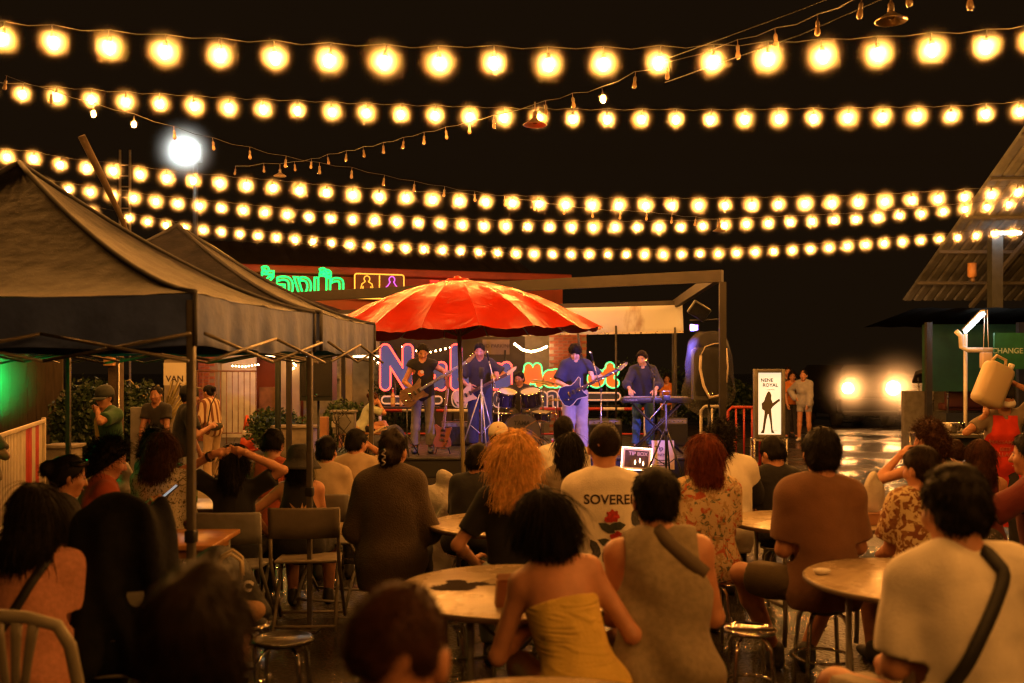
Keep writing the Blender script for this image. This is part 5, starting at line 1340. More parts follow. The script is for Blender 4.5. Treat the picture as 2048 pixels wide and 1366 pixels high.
for k, x1 in enumerate((-.125,-.065,0,.065,.125)):
    p = [(x1 * (.30 + .70 * ((z - .42) / .44) ** 1.6), ys(z) - .004, z) for z in (.42,.50,.58,.66,.74,.80,.86)]
    b = MB(); b.tube(p, [.018,.017,.016,.016,.017,.019,.021], 6, flat=.5); b.build('splat', M_WPL, pc)
for s in (-1, 1):
    b = MB(); b.tube([(s*.225,.20,.41),(s*.245,.24,.01)], [.024,.02], 8); b.build('leg', M_WPL, pc)
    b = MB(); b.tube([(s*.235,-.225,.44),(s*.255,-.29,.01)], [.026,.02], 8); b.build('leg', M_WPL, pc)
b = MB(); b.box((0,0,.415), (.47,.46,.028), bev=.012); b.build('seat', M_WPL, pc)

def rect_table(label, x0, x1, y0, y1, z, m, leg=M_GREYP, grp=None):
    t = thing('rectangular_table', label, 'table', ((x0+x1)/2, (y0+y1)/2, 0)); w, d = x1-x0, y1-y0
    b = MB(); b.box((0,0,z-.014), (w,d,.028), bev=.006); b.build('table_top', m, t)
    for sx_ in (-1,1):
        for sy in (-1,1): b = MB(); b.cyl((sx_*(w/2-.06),sy*(d/2-.06),.0), (sx_*(w/2-.06),sy*(d/2-.06),z-.028), .016, 8); b.build('leg', leg, t)
    b = MB(); b.box((0,0,z-.055), (w-.1,d-.1,.05)); b.build('apron', m, t)
    return t
rect_table('orange brown wooden table beside the near tent leg', -2.75, gx(470, 5.8), 5.36, 5.92, .74, mat('table_orange', (.42,.19,.06), .3, var=.3, vscale=5, stretch=(1,7,1)))
rect_table('long dark table in front of the women at left', -3.3, gx(512, 7.0), 6.75, 7.3, .74, mat('table_dark', (.06,.04,.028), .28, var=.3))
# ---------------------------------------------------------------- things on the tables
def bottle(label, p, h=.23, m=None, cap=None, lab=None, grp=None):
    t = thing('bottle', label, 'bottle', p, 0, grp); r = h * .125; m = m or mat('brown_glass', (.05,.015,.006), .06, spec=.8)
    b = MB(); b.lathe([(r*.9,0),(r,.01),(r,h*.55),(r*.8,h*.66),(r*.42,h*.78),(r*.40,h*.95),(r*.48,h*.955),(r*.46,h)], 16); b.build('glass', m, t)
    b = MB(); b.lathe([(r*1.02,h*.15),(r*1.02,h*.5)], 16, cap=False); b.build('paper_label', lab or mat('label_dark', (.03,.02,.02), .6), t)
    b = MB(); b.lathe([(r*.44,h*.80),(r*.44,h*.93)], 12, cap=False); b.build('neck_label', mat('label_red', (.55,.03,.02), .5), t)
    b = MB(); b.lathe([(r*.5,h*.985),(r*.5,h*1.02),(r*.3,h*1.03)], 12); b.build('cap', cap or mat('label_red'), t); return t
bottle('brown beer bottle with a red neck label on the right table', (gx(1567, 6.0), 6.0, TZ), .27)
M_GREENG = mat('green_glass', (.02,.14,.05), .08, spec=.8)
for i, (px, d) in enumerate(((362,7.25),(370,7.1),(378,7.25),(386,7.12),(368,7.0),(380,6.98))):
    bottle(['green bottle at the back left of the bottle cluster', 'green bottle second in the cluster behind the tent leg', 'green bottle at the back right of the cluster', 'green bottle rightmost in the cluster behind the tent leg', 'green bottle at the front left of the cluster', 'green bottle at the front right of the cluster'][i], (gx(px, d), d, TZ), .26, M_GREENG, M_CHROME, mat('label_green', (.2,.25,.12), .6), 'green bottles on the dark table')
bottle('clear water bottle standing on the stage near the drums', (gx(1105, 15.7), 15.7, STZ), .27, mat('clear_plastic', (.55,.55,.6), .1, trans=.5), M_WHITE, mat('label_white', (.6,.6,.65), .6))
pb = thing('paper_bag', 'folded brown paper bag standing on the spilled table', 'bag', (gx(1021, 4.02), 4.02, TZ), R(6))
M_KRAFT = mat('kraft_paper', (.40,.20,.10), .75, var=.15, vscale=8, bump=.2, bscale=20)
b = MB(); b.prism([(-.062,0),(.062,0),(.058,.10),(-.055,.10)], .07); b.build('bag_body', M_KRAFT, pb)
b = MB(); b.add([(-.056,-.036,.100),(.059,-.036,.100),(.064,-.046,.112),(-.05,-.046,.112),(-.055,.036,.103),(.058,.036,.103),(-.053,0,.128),(.06,0,.128)], [(4,5,7,6),(6,7,1,0),(0,1,2,3)]); b.build('folded_top', M_KRAFT, pb)
def blob(name, label, cat, p, r, m, seed, fo=.006, squash=0, rz=0, parent=None, vox=.008, extra=None):
    f = Field(.03); f.ell((0,0,r[2]*.9), r)
    for e in (extra or []): f.ell(*e)
    fn = folds(seed, fo, 40, (1,1,1)); v, q = f.mesh(vox, lambda D, X, Y, Z: np.maximum(D + fn(X, Y, Z), -Z)); o = obj(name, mesh_np(name, v, q), m, parent, p, (0,0,rz)); 
    return tag(o, label, cat) if label else o
M_POLY = mat('plastic_bag', (.60,.54,.46), .32, trans=.25, bump=.6, bscale=26, alpha=.9)
M_SPILL = mat('spilled_sauce', (.020,.011,.006), .8, spec=.05)
g_ = random.Random(4); b = MB()
for (cx, cy, a, c) in ((0,0,.085,.10),(.08,.05,.055,.045),(-.07,-.03,.05,.06),(.15,.03,.035,.012),(-.02,.10,.05,.035)):
    n_ = 36; ring = [(cx + a * math.cos(2*PI*i/n_) * g_.uniform(.80,1.08), cy + c * math.sin(2*PI*i/n_) * g_.uniform(.80,1.08), .0012 + .0003 * (a * 10)) for i in range(n_)]
    b.add([(cx, cy, .0035)] + ring, [(0, 1+i, 1+(i+1)%n_) for i in range(n_)], 0, True)
tag(b.build('spilled_food', M_SPILL, None, (gx(918, 4.36), 4.36, TZ)), 'dark food spill on the round table', 'spill')
blob('napkin', 'crumpled white napkin on the right foreground table', 'napkin', (gx(1645, 4.62), 4.62, TZ), (.045,.03,.018), M_WHITE, 3, .006, vox=.005)
blob('plastic_bag', 'knotted clear plastic bag standing on the right back table', 'bag', (gx(1745, 6.12), 6.12, TZ + .075), (.075,.06,.10), M_POLY, 5, .008, extra=[((.0,0,.17),(.045,.04,.06)),((.01,0,.225),(.022,.03,.03))])
bx = thing('food_box', 'brown food box under the clear plastic bag', 'box', (gx(1735, 6.10), 6.10, TZ), R(10)); b = MB(); b.box((0,0,.035), (.19,.14,.066), taper=1.08); b.build('tray', M_KRAFT, bx); b = MB(); b.box((0,0,.072), (.215,.16,.006)); b.build('lid', M_KRAFT, bx)
blob('carrier_bag', 'bulging white carrier bag on the dark table at left', 'bag', (gx(243, 6.95), 6.95, TZ), (.095,.07,.10), M_POLY, 6, .009, extra=[((.03,0,.20),(.05,.04,.07)),((.03,0,.26),(.02,.035,.035))])
blob('carrier_bag', 'big pale carrier bag on the floor beside the brown sweater', 'bag', (gx(880, 7.4), 7.4, 0), (.20,.18,.40), M_POLY, 7, .014, vox=.014, extra=[((.0,0,.68),(.18,.14,.16)),((.03,0,.86),(.07,.07,.09))])
blob('clear_bag', 'crumpled shiny plastic packaging between the tables', 'bag', (gx(885, 5.0), 5.0, .46), (.13,.11,.06), mat('shiny_wrap', (.20,.22,.16), .08, trans=.3, bump=.9, bscale=30, alpha=.85), 9, .014, vox=.007)
stool('low stool carrying the crumpled plastic packaging', gx(885, 5.0), 5.0, .455, .15)
tr_ = thing('phone', 'phone lying on the long dark table', 'phone', (gx(450, 6.95), 6.95, TZ + .005), .3); b = MB(); b.box((0,0,.004), (.075,.155,.008), bev=.003); b.build('case', M_BLKPL, tr_); b = MB(); b.box((0,0,.0088), (.068,.145,.001)); b.build('screen', mat('dark_glass'), tr_)
# draped dark jacket on a chair, bags at the left foreground
folding_chair('folding chair hidden under the draped dark jacket', gx(262, 4.15), 4.2, R(10))
M_JACK = mat('jacket_black', (.009,.0095,.012), .9, spec=.1, var=.3, vscale=12, bump=.4, bscale=18)
f = Field(.07); f.cone((-.04,0,1.02),(.06,0,1.08),.09,.06); f.cone((.0,.0,.95),(-.14,.02,.55),.16,.17); f.cone((.04,0,.9),(.14,0,.52),.12,.15); f.cone((.06,-.02,1.05),(.20,-.03,.80),.05,.06)
fn = folds(12, .034, 26, (1,1,.25)); v, q = f.mesh(.013, lambda D, X, Y, Z: np.maximum(D + fn(X, Y, Z), .42 - Z)); tag(obj('draped_jacket', mesh_np('jacket', v, q), M_JACK, None, (gx(262, 4.15), 4.02, .04)), 'big black jacket draped over a chair at the left', 'jacket')
cb_ = thing('canvas_bag', 'brown canvas bag sagging on a stool in the left foreground', 'bag', (gx(468, 4.85), 4.85, .456), R(12))
f = Field(.04); f.cone((0,0,.03),(-.03,0,.20),.09,.075); f.ell((.05,0,.05),(.09,.07,.06)); fn = folds(15, .010, 26, (1,1,.4)); v, q = f.mesh(.008, lambda D, X, Y, Z: np.maximum(np.maximum(D + fn(X, Y, Z), -Z), Z - .235))
obj('bag_body', mesh_np('bag', v, q), mat('canvas_brown', (.30,.17,.085), .85, var=.2, bump=.25, bscale=60), cb_)
for s in (-1, 1): b = MB(); b.tube([(-.08,s*.05,.22),(-.06,s*.055,.32),(-.01,s*.055,.345),(.035,s*.05,.31),(.04,s*.045,.22)], .008, 6); b.build('handle', mat('strap_pale', (.42,.33,.2), .8), cb_)
bp_ = thing('backpack', 'black backpack with white lettering leaning at the left', 'backpack', (gx(436, 5.15), 5.15, 0), R(8))
f = Field(.05); f.cone((0,0,.30),(0,.02,.62),.17,.15); f.ell((.02,-.12,.36),(.13,.08,.14)); f.cone((.10,0,.62),(.22,.02,.42),.06,.05); fn = folds(16, .008, 24); v, q = f.mesh(.012, lambda D, X, Y, Z: D + fn(X, Y, Z)); obj('pack', mesh_np('pack', v, q), mat('pack_black', (.012,.012,.014), .55, bump=.3, bscale=60), bp_)
obj('lettering', text_mesh('DC', .07, .004, offset=.004), M_WHITE, bp_, loc=(.14, -.135, .60), rot=(R(-20), R(18), 0))
b = MB(); b.box((0,.0,.065), (.34,.28,.13)); b.build('base_panel', mat('pack_black'), bp_)

# ---------------------------------------------------------------- barriers, poster box
fb = thing('striped_fence', 'red and white striped railing at the left edge', 'fence', (-5.3, 10.65, 0), R(107.3))
n = 40; M_FCR = mat('fence_cream', (.50,.43,.32), .55, var=.15)
for i in range(n):
    x = -1.68 + i * .086; c = M_REDP if i in (26,27,28,29,30,34,35,36) else M_FCR
    b = MB(); b.box((x, 0, .56), (.048, .02, .94), bev=.005); b.build('slat', c, fb)
for z in (.12, 1.04): b = MB(); b.box((0, -.025, z), (3.46, .03, .045), bev=.006); b.build('rail', M_FCR, fb)
for x in (-1.75, 1.75): b = MB(); b.box((x, -.02, .54), (.05,.05,1.08), bev=.006); b.build('post', M_FCR, fb)
def crowd_barrier(label, px0, px1, d, m, n, zt=1.12, rz=0):
    x0, x1 = gx(px0, d), gx(px1, d); w = x1 - x0; t = thing('barrier', label, 'barrier', ((x0+x1)/2, d, 0), rz)
    b = MB(); b.tube([(-w/2,0,.02),(-w/2,0,zt-.06),(-w/2+.06,0,zt),(w/2-.06,0,zt),(w/2,0,zt-.06),(w/2,0,.02)], .022, 8); b.build('frame', m, t)
    b = MB(); b.cyl((-w/2,0,.25), (w/2,0,.25), .018, 8); b.build('lower_rail', m, t)
    for i in range(1, n): b = MB(); b.cyl((-w/2+w*i/n,0,.25), (-w/2+w*i/n,0,zt), .015, 8); b.build('bar', m, t)
crowd_barrier('white crowd barrier below the wrapped loudspeaker', 1402, 1446, 14.6, M_WHITE, 2, 1.13); crowd_barrier('red crowd barrier left of the lit poster box', 1456, 1520, 15.0, M_REDP, 4, 1.10)
lb = thing('poster_box', 'lit poster box reading Nene Royal on a metal stand', 'lightbox', (gx(1538, 12.2), 12.2, 0), R(-4))
lz = lambda py: EYE - (py - HOR) * 12.2 / FPX
b = MB(); cz, hh = (lz(738) + lz(876)) / 2, lz(738) - lz(876); ww = (1569 - 1509) * 12.2 / FPX
b.box((-ww/2+.022,0,cz), (.044,.14,hh), bev=.006); b.box((ww/2-.022,0,cz), (.044,.14,hh), bev=.006); b.box((0,0,cz+hh/2-.022), (ww-.09,.14,.044), bev=.006); b.box((0,0,cz-hh/2+.022), (ww-.09,.14,.044), bev=.006); b.box((0,.05,cz), (ww-.08,.03,hh-.08)); b.build('casing', mat('case_grey', (.16,.15,.13), .45, var=.3), lb)
def _poster(nt, b, N, L):
    b.inputs['Base Color'].default_value = (.8,.75,.6,1); b.inputs['Emission Color'].default_value = (1,.82,.52,1); b.inputs['Emission Strength'].default_value = .85
b = MB(); b.box((0,-.02,cz), (ww-.09,.01,hh-.09)); b.build('lit_panel', node_mat('lit_panel', _poster), lb)
M_PINK_ = mat('poster_ink', (.03,.025,.02), .7)
obj('lettering', text_mesh('NENE', .058, .002, offset=.0012, align='LEFT'), M_PINK_, lb, loc=(-.105,-.028,cz+.285)); obj('lettering', text_mesh('ROYAL', .058, .002, offset=.0012, align='LEFT'), M_PINK_, lb, loc=(-.082,-.028,cz+.225))
obj('lettering', text_mesh('LIVE MUSIC', .018, .002), M_PINK_, lb, loc=(.02,-.028,cz+.17)); obj('lettering', text_mesh('neneroyal', .012, .002), M_PINK_, lb, loc=(.07,-.028,cz-.33))
b = MB()                                                            # printed figure with a guitar
sil = [(-.02,.10),(-.04,.05),(-.055,.0),(-.085,-.03),(-.08,-.10),(-.05,-.12),(-.05,-.16),(-.075,-.36),(-.10,-.40),(-.055,-.40),(-.03,-.24),(-.01,-.16),(.0,-.16),(.02,-.26),(.035,-.395),(.075,-.40),(.05,-.36),(.035,-.16),(.03,-.10),(.05,-.07),(.13,.0),(.14,-.01),(.135,.03),(.12,.025),(.05,-.025),(.03,.03),(.035,.07),(.02,.11),(0,.125)]
b.prism([(x*.98,z*.98) for x,z in sil], .002); b.build('printed_figure', mat('poster_grey', (.10,.085,.06), .7), lb, (-.01,-.028,cz+.03))
for s in (-1, 1):
    for y in (-.1,.12): b = MB(); b.box((s*(ww/2+.01), y, (cz-hh/2)/2), (.028,.028,cz-hh/2), bev=.004); b.build('stand_leg', M_STEEL, lb)
    b = MB(); b.box((s*(ww/2+.01), .01, cz-hh/2-.02), (.027,.20,.027)); b.build('stand_rail', M_STEEL, lb)
for y in (-.1,.12): b = MB(); b.box((0, y, cz-hh/2-.02), (ww,.026,.026)); b.build('stand_rail', M_STEEL, lb)

# ---------------------------------------------------------------- PA and lights
def speaker(label, x, y, z, w, h, d, rz=0, tilt=0):
    t = thing('loudspeaker', label, 'loudspeaker', (x, y, z), rz); t.rotation_euler = (tilt, 0, rz)
    b = MB(); b.prism([(-w/2,-.0),(w/2,0),(w/2,h*.96),(w*.42,h),(-w*.42,h),(-w/2,h*.96)], d); b.build('cabinet', M_BLKPL, t)
    b = MB(); b.box((0,-d/2-.006,h*.52), (w*.9,.012,h*.88), bev=.005); b.build('grille', mat('grille', (.012,.012,.012), .6, bump=.8, bscale=220), t)
    b = MB(); b.lathe([(.026,0),(.03,.002),(.03,.006),(.02,.008),(.001,.008)], 16, M=Matrix.Translation((0,-d/2-.012,h*.10)) @ Matrix.Rotation(PI/2,4,'X')); b.build('badge', M_CHROME, t)
    b = MB(); b.sphere((-w*.28,-d/2-.012,h*.78), .006, 6, 5); b.build('power_light', glow_mat('led_white', (.9,.95,1), 6), t); return t
def tripod(label, x, y, z, h, sp=.38, m=None, name='speaker_stand', cat='stand', r=.018, grp=None, hub=.42):
    m = m or M_DARK; t = thing(name, label, cat, (x, y, z), rnd.uniform(0, 1), grp)
    b = MB(); b.cyl((0,0,.06), (0,0,h), r, 8); b.build('pole', m, t)
    for k in range(3):
        a = k * 2.094 + .5; c, s = math.cos(a), math.sin(a); b = MB(); b.tube([(c*.03,s*.03,h*hub),(c*sp,s*sp,.012)], r*.75, 6); b.build('leg', m, t)
        b = MB(); b.cyl((0,0,h*hub*.35), (c*sp*.5,s*sp*.5,h*hub*.5), r*.4, 5); b.build('brace', m, t)
    b = MB(); b.lathe([(r*1.8,h*hub-.04),(r*1.9,h*hub),(r*1.8,h*hub+.04)], 10); b.build('collar', m, t); return t
sl_ = at(637, 802, 14.2); tripod('black tripod holding the left loudspeaker', sl_.x, sl_.y, 0, sl_.z + .005, .42)
speaker('black loudspeaker on a stand at the left of the stage', sl_.x, sl_.y, sl_.z + .01, .46, .80, .36)
sr_ = at(1418, 800, 13.9); tripod('black tripod holding the wrapped loudspeaker', sr_.x, sr_.y, 0, sr_.z + .005, .42)
speaker('black loudspeaker inside clear plastic at the right of the stage', sr_.x, sr_.y, sr_.z + .01, .46, .72, .36, R(-4))
f = Field(.06); f.cone((-.10,0,.06),(-.06,0,.70),.27,.24); f.cone((.10,0,.10),(.08,0,.68),.26,.24); f.cone((-.05,0,.0),(-.12,-.02,-.14),.16,.12)
fn = folds(31, .022, 16, (1,1,.25)); v, q = f.mesh(.02, lambda D, X, Y, Z: np.maximum(D + fn(X, Y, Z), -.02 - (Y + .17) - .0 * X) if False else D + fn(X, Y, Z))
# open the wrap at the front where the grille shows
me = mesh_np('wrap', v, q); bm = bmesh.new(); bm.from_mesh(me)
kill = [w for w in bm.verts if w.co.y < -.08 and abs(w.co.x - .03) < .20 + .06 * math.sin(w.co.z * 9) and .02 < w.co.z < .74 + .03 * math.sin(w.co.x * 20)]
bmesh.ops.delete(bm, geom=kill, context='VERTS'); bm.to_mesh(me); bm.free()
M_WRAP = mat('wrap_plastic', (.22,.21,.22), .35, alpha=.07, spec=.2, bump=.25, bscale=9)
o = obj('plastic_wrap', me, M_WRAP, None, (sr_.x, sr_.y, sr_.z + .02)); md = o.modifiers.new('t', 'SOLIDIFY'); md.thickness = .004; tag(o, 'crinkled clear plastic cover wrapped round the right loudspeaker', 'cover')
b = MB(); p = [(-.16,-.24,.60),(-.10,-.25,.72),(.02,-.25,.76),(.14,-.25,.77)]; b.tube(p, .018, 6, flat=.5); p = [(-.16,-.24,.60),(-.17,-.24,.42),(-.12,-.24,.18),(-.04,-.24,.02),(.10,-.24,.05)]; b.tube(p, .02, 6, flat=.5); p = [(.19,-.24,.70),(.21,-.24,.45),(.20,-.24,.22)]; b.tube(p, .012, 6, flat=.5); b.build('rolled_edge', mat('wrap_edge', (.55,.48,.40), .4), o)
fx = at(1394, 640, 13.6)
sc_ = thing('square_floodlight', 'unlit square floodlight clamped to the stage frame post', 'floodlight', at(1398, 622, 13.5), R(25)); sc_.rotation_euler = (R(20), R(30), R(10)); b = MB(); b.box((0,0,0), (.27,.08,.20), bev=.015); b.build('housing', M_DARK, sc_); b = MB(); b.box((0,-.043,0), (.24,.006,.17)); b.build('lens', mat('dark_glass'), sc_)
pr = thing('stage_lamp', 'small purple stage lamp on a bar of the stage frame', 'stage lamp', at(1390, 655, 13.45))
b = MB(); b.box((0,.06,0), (.12,.10,.10), bev=.012); b.build('housing', M_DARK, pr); b = MB(); b.box((-.01,0,0), (.10,.012,.07)); b.build('lens', glow_mat('purple_lens', (.30,.16,1.0), 7), pr)
b = MB(); b.cyl((-.05,.1,.10), (.42,.1,.12), .012, 6); b.build('mounting_bar', M_DARK, pr)
def stage_spot(loc, tgt, col, e, deg, nm):
    l = bpy.data.lights.new(nm, 'SPOT'); l.color = col; l.energy = e; l.spot_size = R(deg); l.spot_blend = .5; l.shadow_soft_size = .04
    o = bpy.data.objects.new(nm, l); C.objects.link(o); o.location = loc; o.rotation_euler = (Vector(tgt) - Vector(loc)).to_track_quat('-Z', 'Y').to_euler(); return o
stage_spot(at(1390, 655, 13.40) + V(-.02,-.03,0), (1.35, 16.3, 1.25), (.24,.18,1.0), 850, 74, 'stage_lamp_beam')
pr2 = thing('stage_lamp', 'added blue stage lamp, out of sight under the frame beam behind the umbrella', 'stage lamp', (-1.2, 15.55, 2.72))  # unseen lamp, added for blue light on the left of the band
b = MB(); b.box((0,.0,0), (.12,.10,.10), bev=.012); b.build('housing', M_DARK, pr2); b = MB(); b.box((0,.056,0), (.10,.012,.07)); b.build('lens', glow_mat('purple_lens'), pr2)
stage_spot((-1.2, 15.64, 2.70), (.3, 17.2, .9), (.12,.16,1.0), 60, 75, 'stage_lamp_beam')
gl = thing('green_lamp', 'green neon tube glowing at the left edge', 'neon lamp', (gx(-16, 6.9), 6.9, 1.60))
b = MB(); b.cyl((0,0,-.24), (0,0,.26), .045, 10); b.build('tube', glow_mat('green_tube', (.002,1.0,.13), 16), gl); b = MB(); b.box((-.05,0,0), (.03,.08,.8)); b.build('holder', M_DARK, gl)
gm = halo_mat('bloom_halo_green', 2.8, .40, 2.4); me = ball_mesh(.40, 2); me.materials.append(gm); obj('halo_ball', me, None, gl)  # added bloom ball round the green tube

# ---------------------------------------------------------------- instruments
M_MAPLE = mat('maple', (.5,.32,.16), .35, var=.2, stretch=(1,1,8)); M_ROSE = mat('rosewood', (.10,.05,.03), .45)
def guitar(name, label, loc, rot, body, mbody, L=.62, trim=None, pegs=6, cat='guitar', mneck=None):
    """local: x along the neck from body centre, z up across the body, front faces -y"""
    t = thing(name, label, cat, loc); t.rotation_euler = rot
    b = MB(); b.prism(body, .042); o = b.build('body', mbody, t)
    if trim: b = MB(); b.tube([(x,-.022,z) for x, z in body], .005, 5, closed=True); b.build('binding', trim, t)
    b = MB(); b.box((.13 + L/2,-.026,.004), (L+.02,.022,.048), bev=.006); nk = b.build('neck', mneck or M_ROSE, t)
    for i in range(12): b = MB(); b.box((.18 + L * (1 - .944 ** (1.6*i)) * 1.0 + .0,-.038,.004), (.003,.003,.046)); b.build('fret', M_CHROME, nk)
    x = .14 + L; b = MB(); b.prism([(x,-.022),(x,.028),(x+.05,.040),(x+.17,.055),(x+.20,.045),(x+.17,.01),(x+.05,-.028)], .016, Matrix.Translation((0,-.02,0))); hd = b.build('headstock', mbody, t)
    for i in range(pegs): u = i / (pegs - 1); b = MB(); b.cyl((x+.035+u*.13,-.02,.036+.02*u), (x+.035+u*.13,-.02,.066+.02*u), .006, 6); b.build('tuning_peg', M_CHROME, hd)
    for px_ in (.02,.10): b = MB(); b.box((px_,-.026,.004), (.035,.012,.075), bev=.004); b.build('pickup', M_BLKPL, t)
    b = MB(); b.box((-.06,-.027,.004), (.035,.014,.085), bev=.004); b.build('bridge', M_CHROME, t)
    for k in range(3): b = MB(); b.cyl((-.06-.045*k,-.02,-.085+.02*k), (-.06-.045*k,-.04,-.085+.02*k), .011, 8); b.build('knob', M_CHROME, t)
    b = MB()
    for k in range(4 if pegs == 4 else 6): zz_ = -.014 + .036 * k / ((4 if pegs == 4 else 6) - 1); b.cyl((-.06,-.041,zz_), (x+.02,-.040,zz_), .0012, 4)
    o = b.build('strings', M_CHROME, t); o['kind'] = 'stuff'; return t
strat = [(-.20,.0),(-.19,.09),(-.13,.145),(-.05,.135),(.02,.105),(.09,.125),(.17,.165),(.185,.135),(.14,.06),(.135,.025),(.135,-.025),(.14,-.06),(.165,-.115),(.15,-.135),(.08,-.115),(.01,-.105),(-.06,-.14),(-.13,-.15),(-.185,-.10)]
jbass = [(x*1.18, z*1.08) for x, z in strat]
# ---------------------------------------------------------------- fabrics
def print_mat(name, base, cols, scale=14, thr=.56, warp=1.4):
    def fn(nt, b, N, L):
        tc = N('TexCoord'); cur = None; prev = (*base, 1); last = None
        for i, c in enumerate(cols):
            n = N('TexNoise'); n.inputs['Scale'].default_value = scale * (1 + .37 * i); n.inputs['Detail'].default_value = 4; n.inputs['Distortion'].default_value = warp
            mp = N('Mapping'); mp.inputs['Location'].default_value = (3.1 * i, 1.7 * i, 5.3 * i); L(tc.outputs['Object'], mp.inputs[0]); L(mp.outputs[0], n.inputs['Vector'])
            r = N('ValToRGB'); r.color_ramp.elements[0].position = thr; r.color_ramp.elements[1].position = thr + .03; L(n.outputs[0], r.inputs[0])
            mx = N('Mix'); mx.data_type = 'RGBA'; L(r.outputs[0], mx.inputs[0]); mx.inputs[7].default_value = (*c, 1)
            if last is None: mx.inputs[6].default_value = prev
            else: L(last, mx.inputs[6])
            last = mx.outputs[2]
        L(last, b.inputs['Base Color']); b.inputs['Roughness'].default_value = .85; b.inputs['Specular IOR Level'].default_value = .2
        nb_ = N('TexNoise'); nb_.inputs['Scale'].default_value = 160; L(tc.outputs['Object'], nb_.inputs['Vector']); bp = N('Bump'); bp.inputs['Strength'].default_value = .25; bp.inputs['Distance'].default_value = .01; L(nb_.outputs[0], bp.inputs['Height']); L(bp.outputs[0], b.inputs['Normal'])
    return node_mat('print_' + name, fn)
def stripe_mat(name, c1, c2, n=70):
    def fn(nt, b, N, L):
        tc = N('TexCoord'); w = N('TexWave'); w.inputs['Scale'].default_value = n / 6.28 * .35; w.bands_direction = 'X'; L(tc.outputs['Object'], w.inputs['Vector'])
        r = N('ValToRGB'); r.color_ramp.elements[0].position = .35; r.color_ramp.elements[0].color = (*c2, 1); r.color_ramp.elements[1].position = .45; r.color_ramp.elements[1].color = (*c1, 1); L(w.outputs[0], r.inputs[0]); L(r.outputs[0], b.inputs['Base Color']); b.inputs['Roughness'].default_value = .85
    return node_mat('stripe_' + name, fn)
cW = cloth('white', (.76,.70,.60)); cB = cloth('black', (.016,.016,.018)); cBg = cloth('beige', (.42,.32,.21)); cJe = cloth('pale_jeans', (.24,.28,.30), vscale=30); cDJ = cloth('dark_jeans', (.05,.06,.09), vscale=30)
cGr = cloth('grey_olive', (.27,.22,.145), vscale=40, var=.2); cYe = cloth('yellow', (.66,.46,.10), bscale=90, wr=.6, wscale=4, wst=(1,1,5)); cRu = cloth('rust', (.175,.085,.045)); cOl = cloth('olive', (.09,.065,.035)); cBr = cloth('brown_knit', (.075,.052,.032), bump=.6, bscale=120, vscale=40)
cPk = cloth('pink', (.58,.27,.18), vscale=50, var=.18); cRd = cloth('brick_red', (.40,.085,.035)); cDk = cloth('charcoal', (.03,.028,.028)); cNv = cloth('navy', (.03,.035,.075)); cBJ = cloth('blue_jeans', (.05,.12,.22), vscale=30); cGy = cloth('light_grey', (.34,.33,.34)); cTn = cloth('tan_trousers', (.42,.30,.18))
cOr = cloth('orange_top', (.50,.16,.03)); cWi = cloth('wine', (.12,.022,.02)); cTp = cloth('taupe', (.21,.165,.12)); cGn = cloth('green_tee', (.04,.10,.05)); cLv = cloth('lilac_trousers', (.36,.33,.36))
cFl1 = print_mat('floral_cream', (.55,.43,.26), [(.42,.10,.05), (.12,.13,.10), (.38,.26,.13)], 15, .57); cFl2 = print_mat('floral_brown', (.55,.44,.25), [(.17,.06,.03), (.22,.10,.04)], 17, .54); cFl3 = print_mat('line_pattern', (.40,.35,.27), [(.05,.04,.03), (.10,.08,.06)], 22, .585, 2.5); cFl4 = print_mat('dark_speckle', (.05,.045,.04), [(.28,.24,.2)], 60, .6)
cSt = stripe_mat('cream', (.55,.42,.28), (.16,.06,.03))
M_STRAP = mat('strap_black', (.018,.017,.016), .6, bump=.2, bscale=150); M_STRAPG = mat('strap_grey', (.09,.065,.04), .7)
M_INK = mat('shirt_ink', (.05,.025,.03), .8); M_ROSEP = mat('shirt_rose', (.52,.04,.025), .8, var=.5, vscale=60); M_LEAFP = mat('shirt_leaf', (.05,.06,.045), .8, var=.4, vscale=60); M_WINGP = mat('shirt_wing', (.07,.07,.075), .8, var=.6, vscale=90)
BRN = (.055,.022,.010); RED = (.16,.035,.012); BLK = (.010,.008,.007); GOLD = (.85,.47,.14)
def put_stool(o, px, d, label): stool(label, gx(px, d), d, .45 * o['k'], .15)

# ---------------------------------------------------------------- the audience, near to far
person('dark haired head very close to the camera at lower left', 362, 1.72, 1163, hair=('short', dict(vol=.028, n=2600, sl=1.3)), hcol=(.014,.008,.005), shirt=dict(m=cDk), pants=dict(m=cDk), build=1.0, vox=.010, head=(0, 4, 0))
o = person('close cropped head of a man very near the camera at the bottom', 782, 1.66, 1190, hair=('buzz', dict(vol=.004, n=6000, low=-.075)), hcol=(.05,.020,.011), skin=1, shirt=dict(m=cDk), pants=dict(m=cDk), vox=.010, head=(-6, 10, 0))
o = person('man in a white T-shirt with a black crossbody strap at right', 1936, 3.12, 938, lean=6, build=1.12, hair=('crop', dict(vol=.026, n=3000, low=-.085)), hcol=BLK, head=(12, 6, 0), twist=6, shirt=dict(m=cW, sleeve=.86, g=.016, cuff=.030, hem=-.14, fold=.016, ff=19), pants=dict(m=cloth('stone_shorts', (.34,.30,.24)), len=.86, g=.02), arms=[((-.205, .02, .70), (-.15, .25, .64)), None], legs=[((-.25, .40, .52), (-.20, .42, .085)), ((.18, .42, .51), (.16, .45, .085))], vox=.0095)
strap(o, [(.50, .03), (.43, .075), (.25, -.04), (.05, -.135), (-.08, -.19)], .042, M_STRAP); put_stool(o, 1936, 3.12, 'stool under the man in the white T-shirt at right')
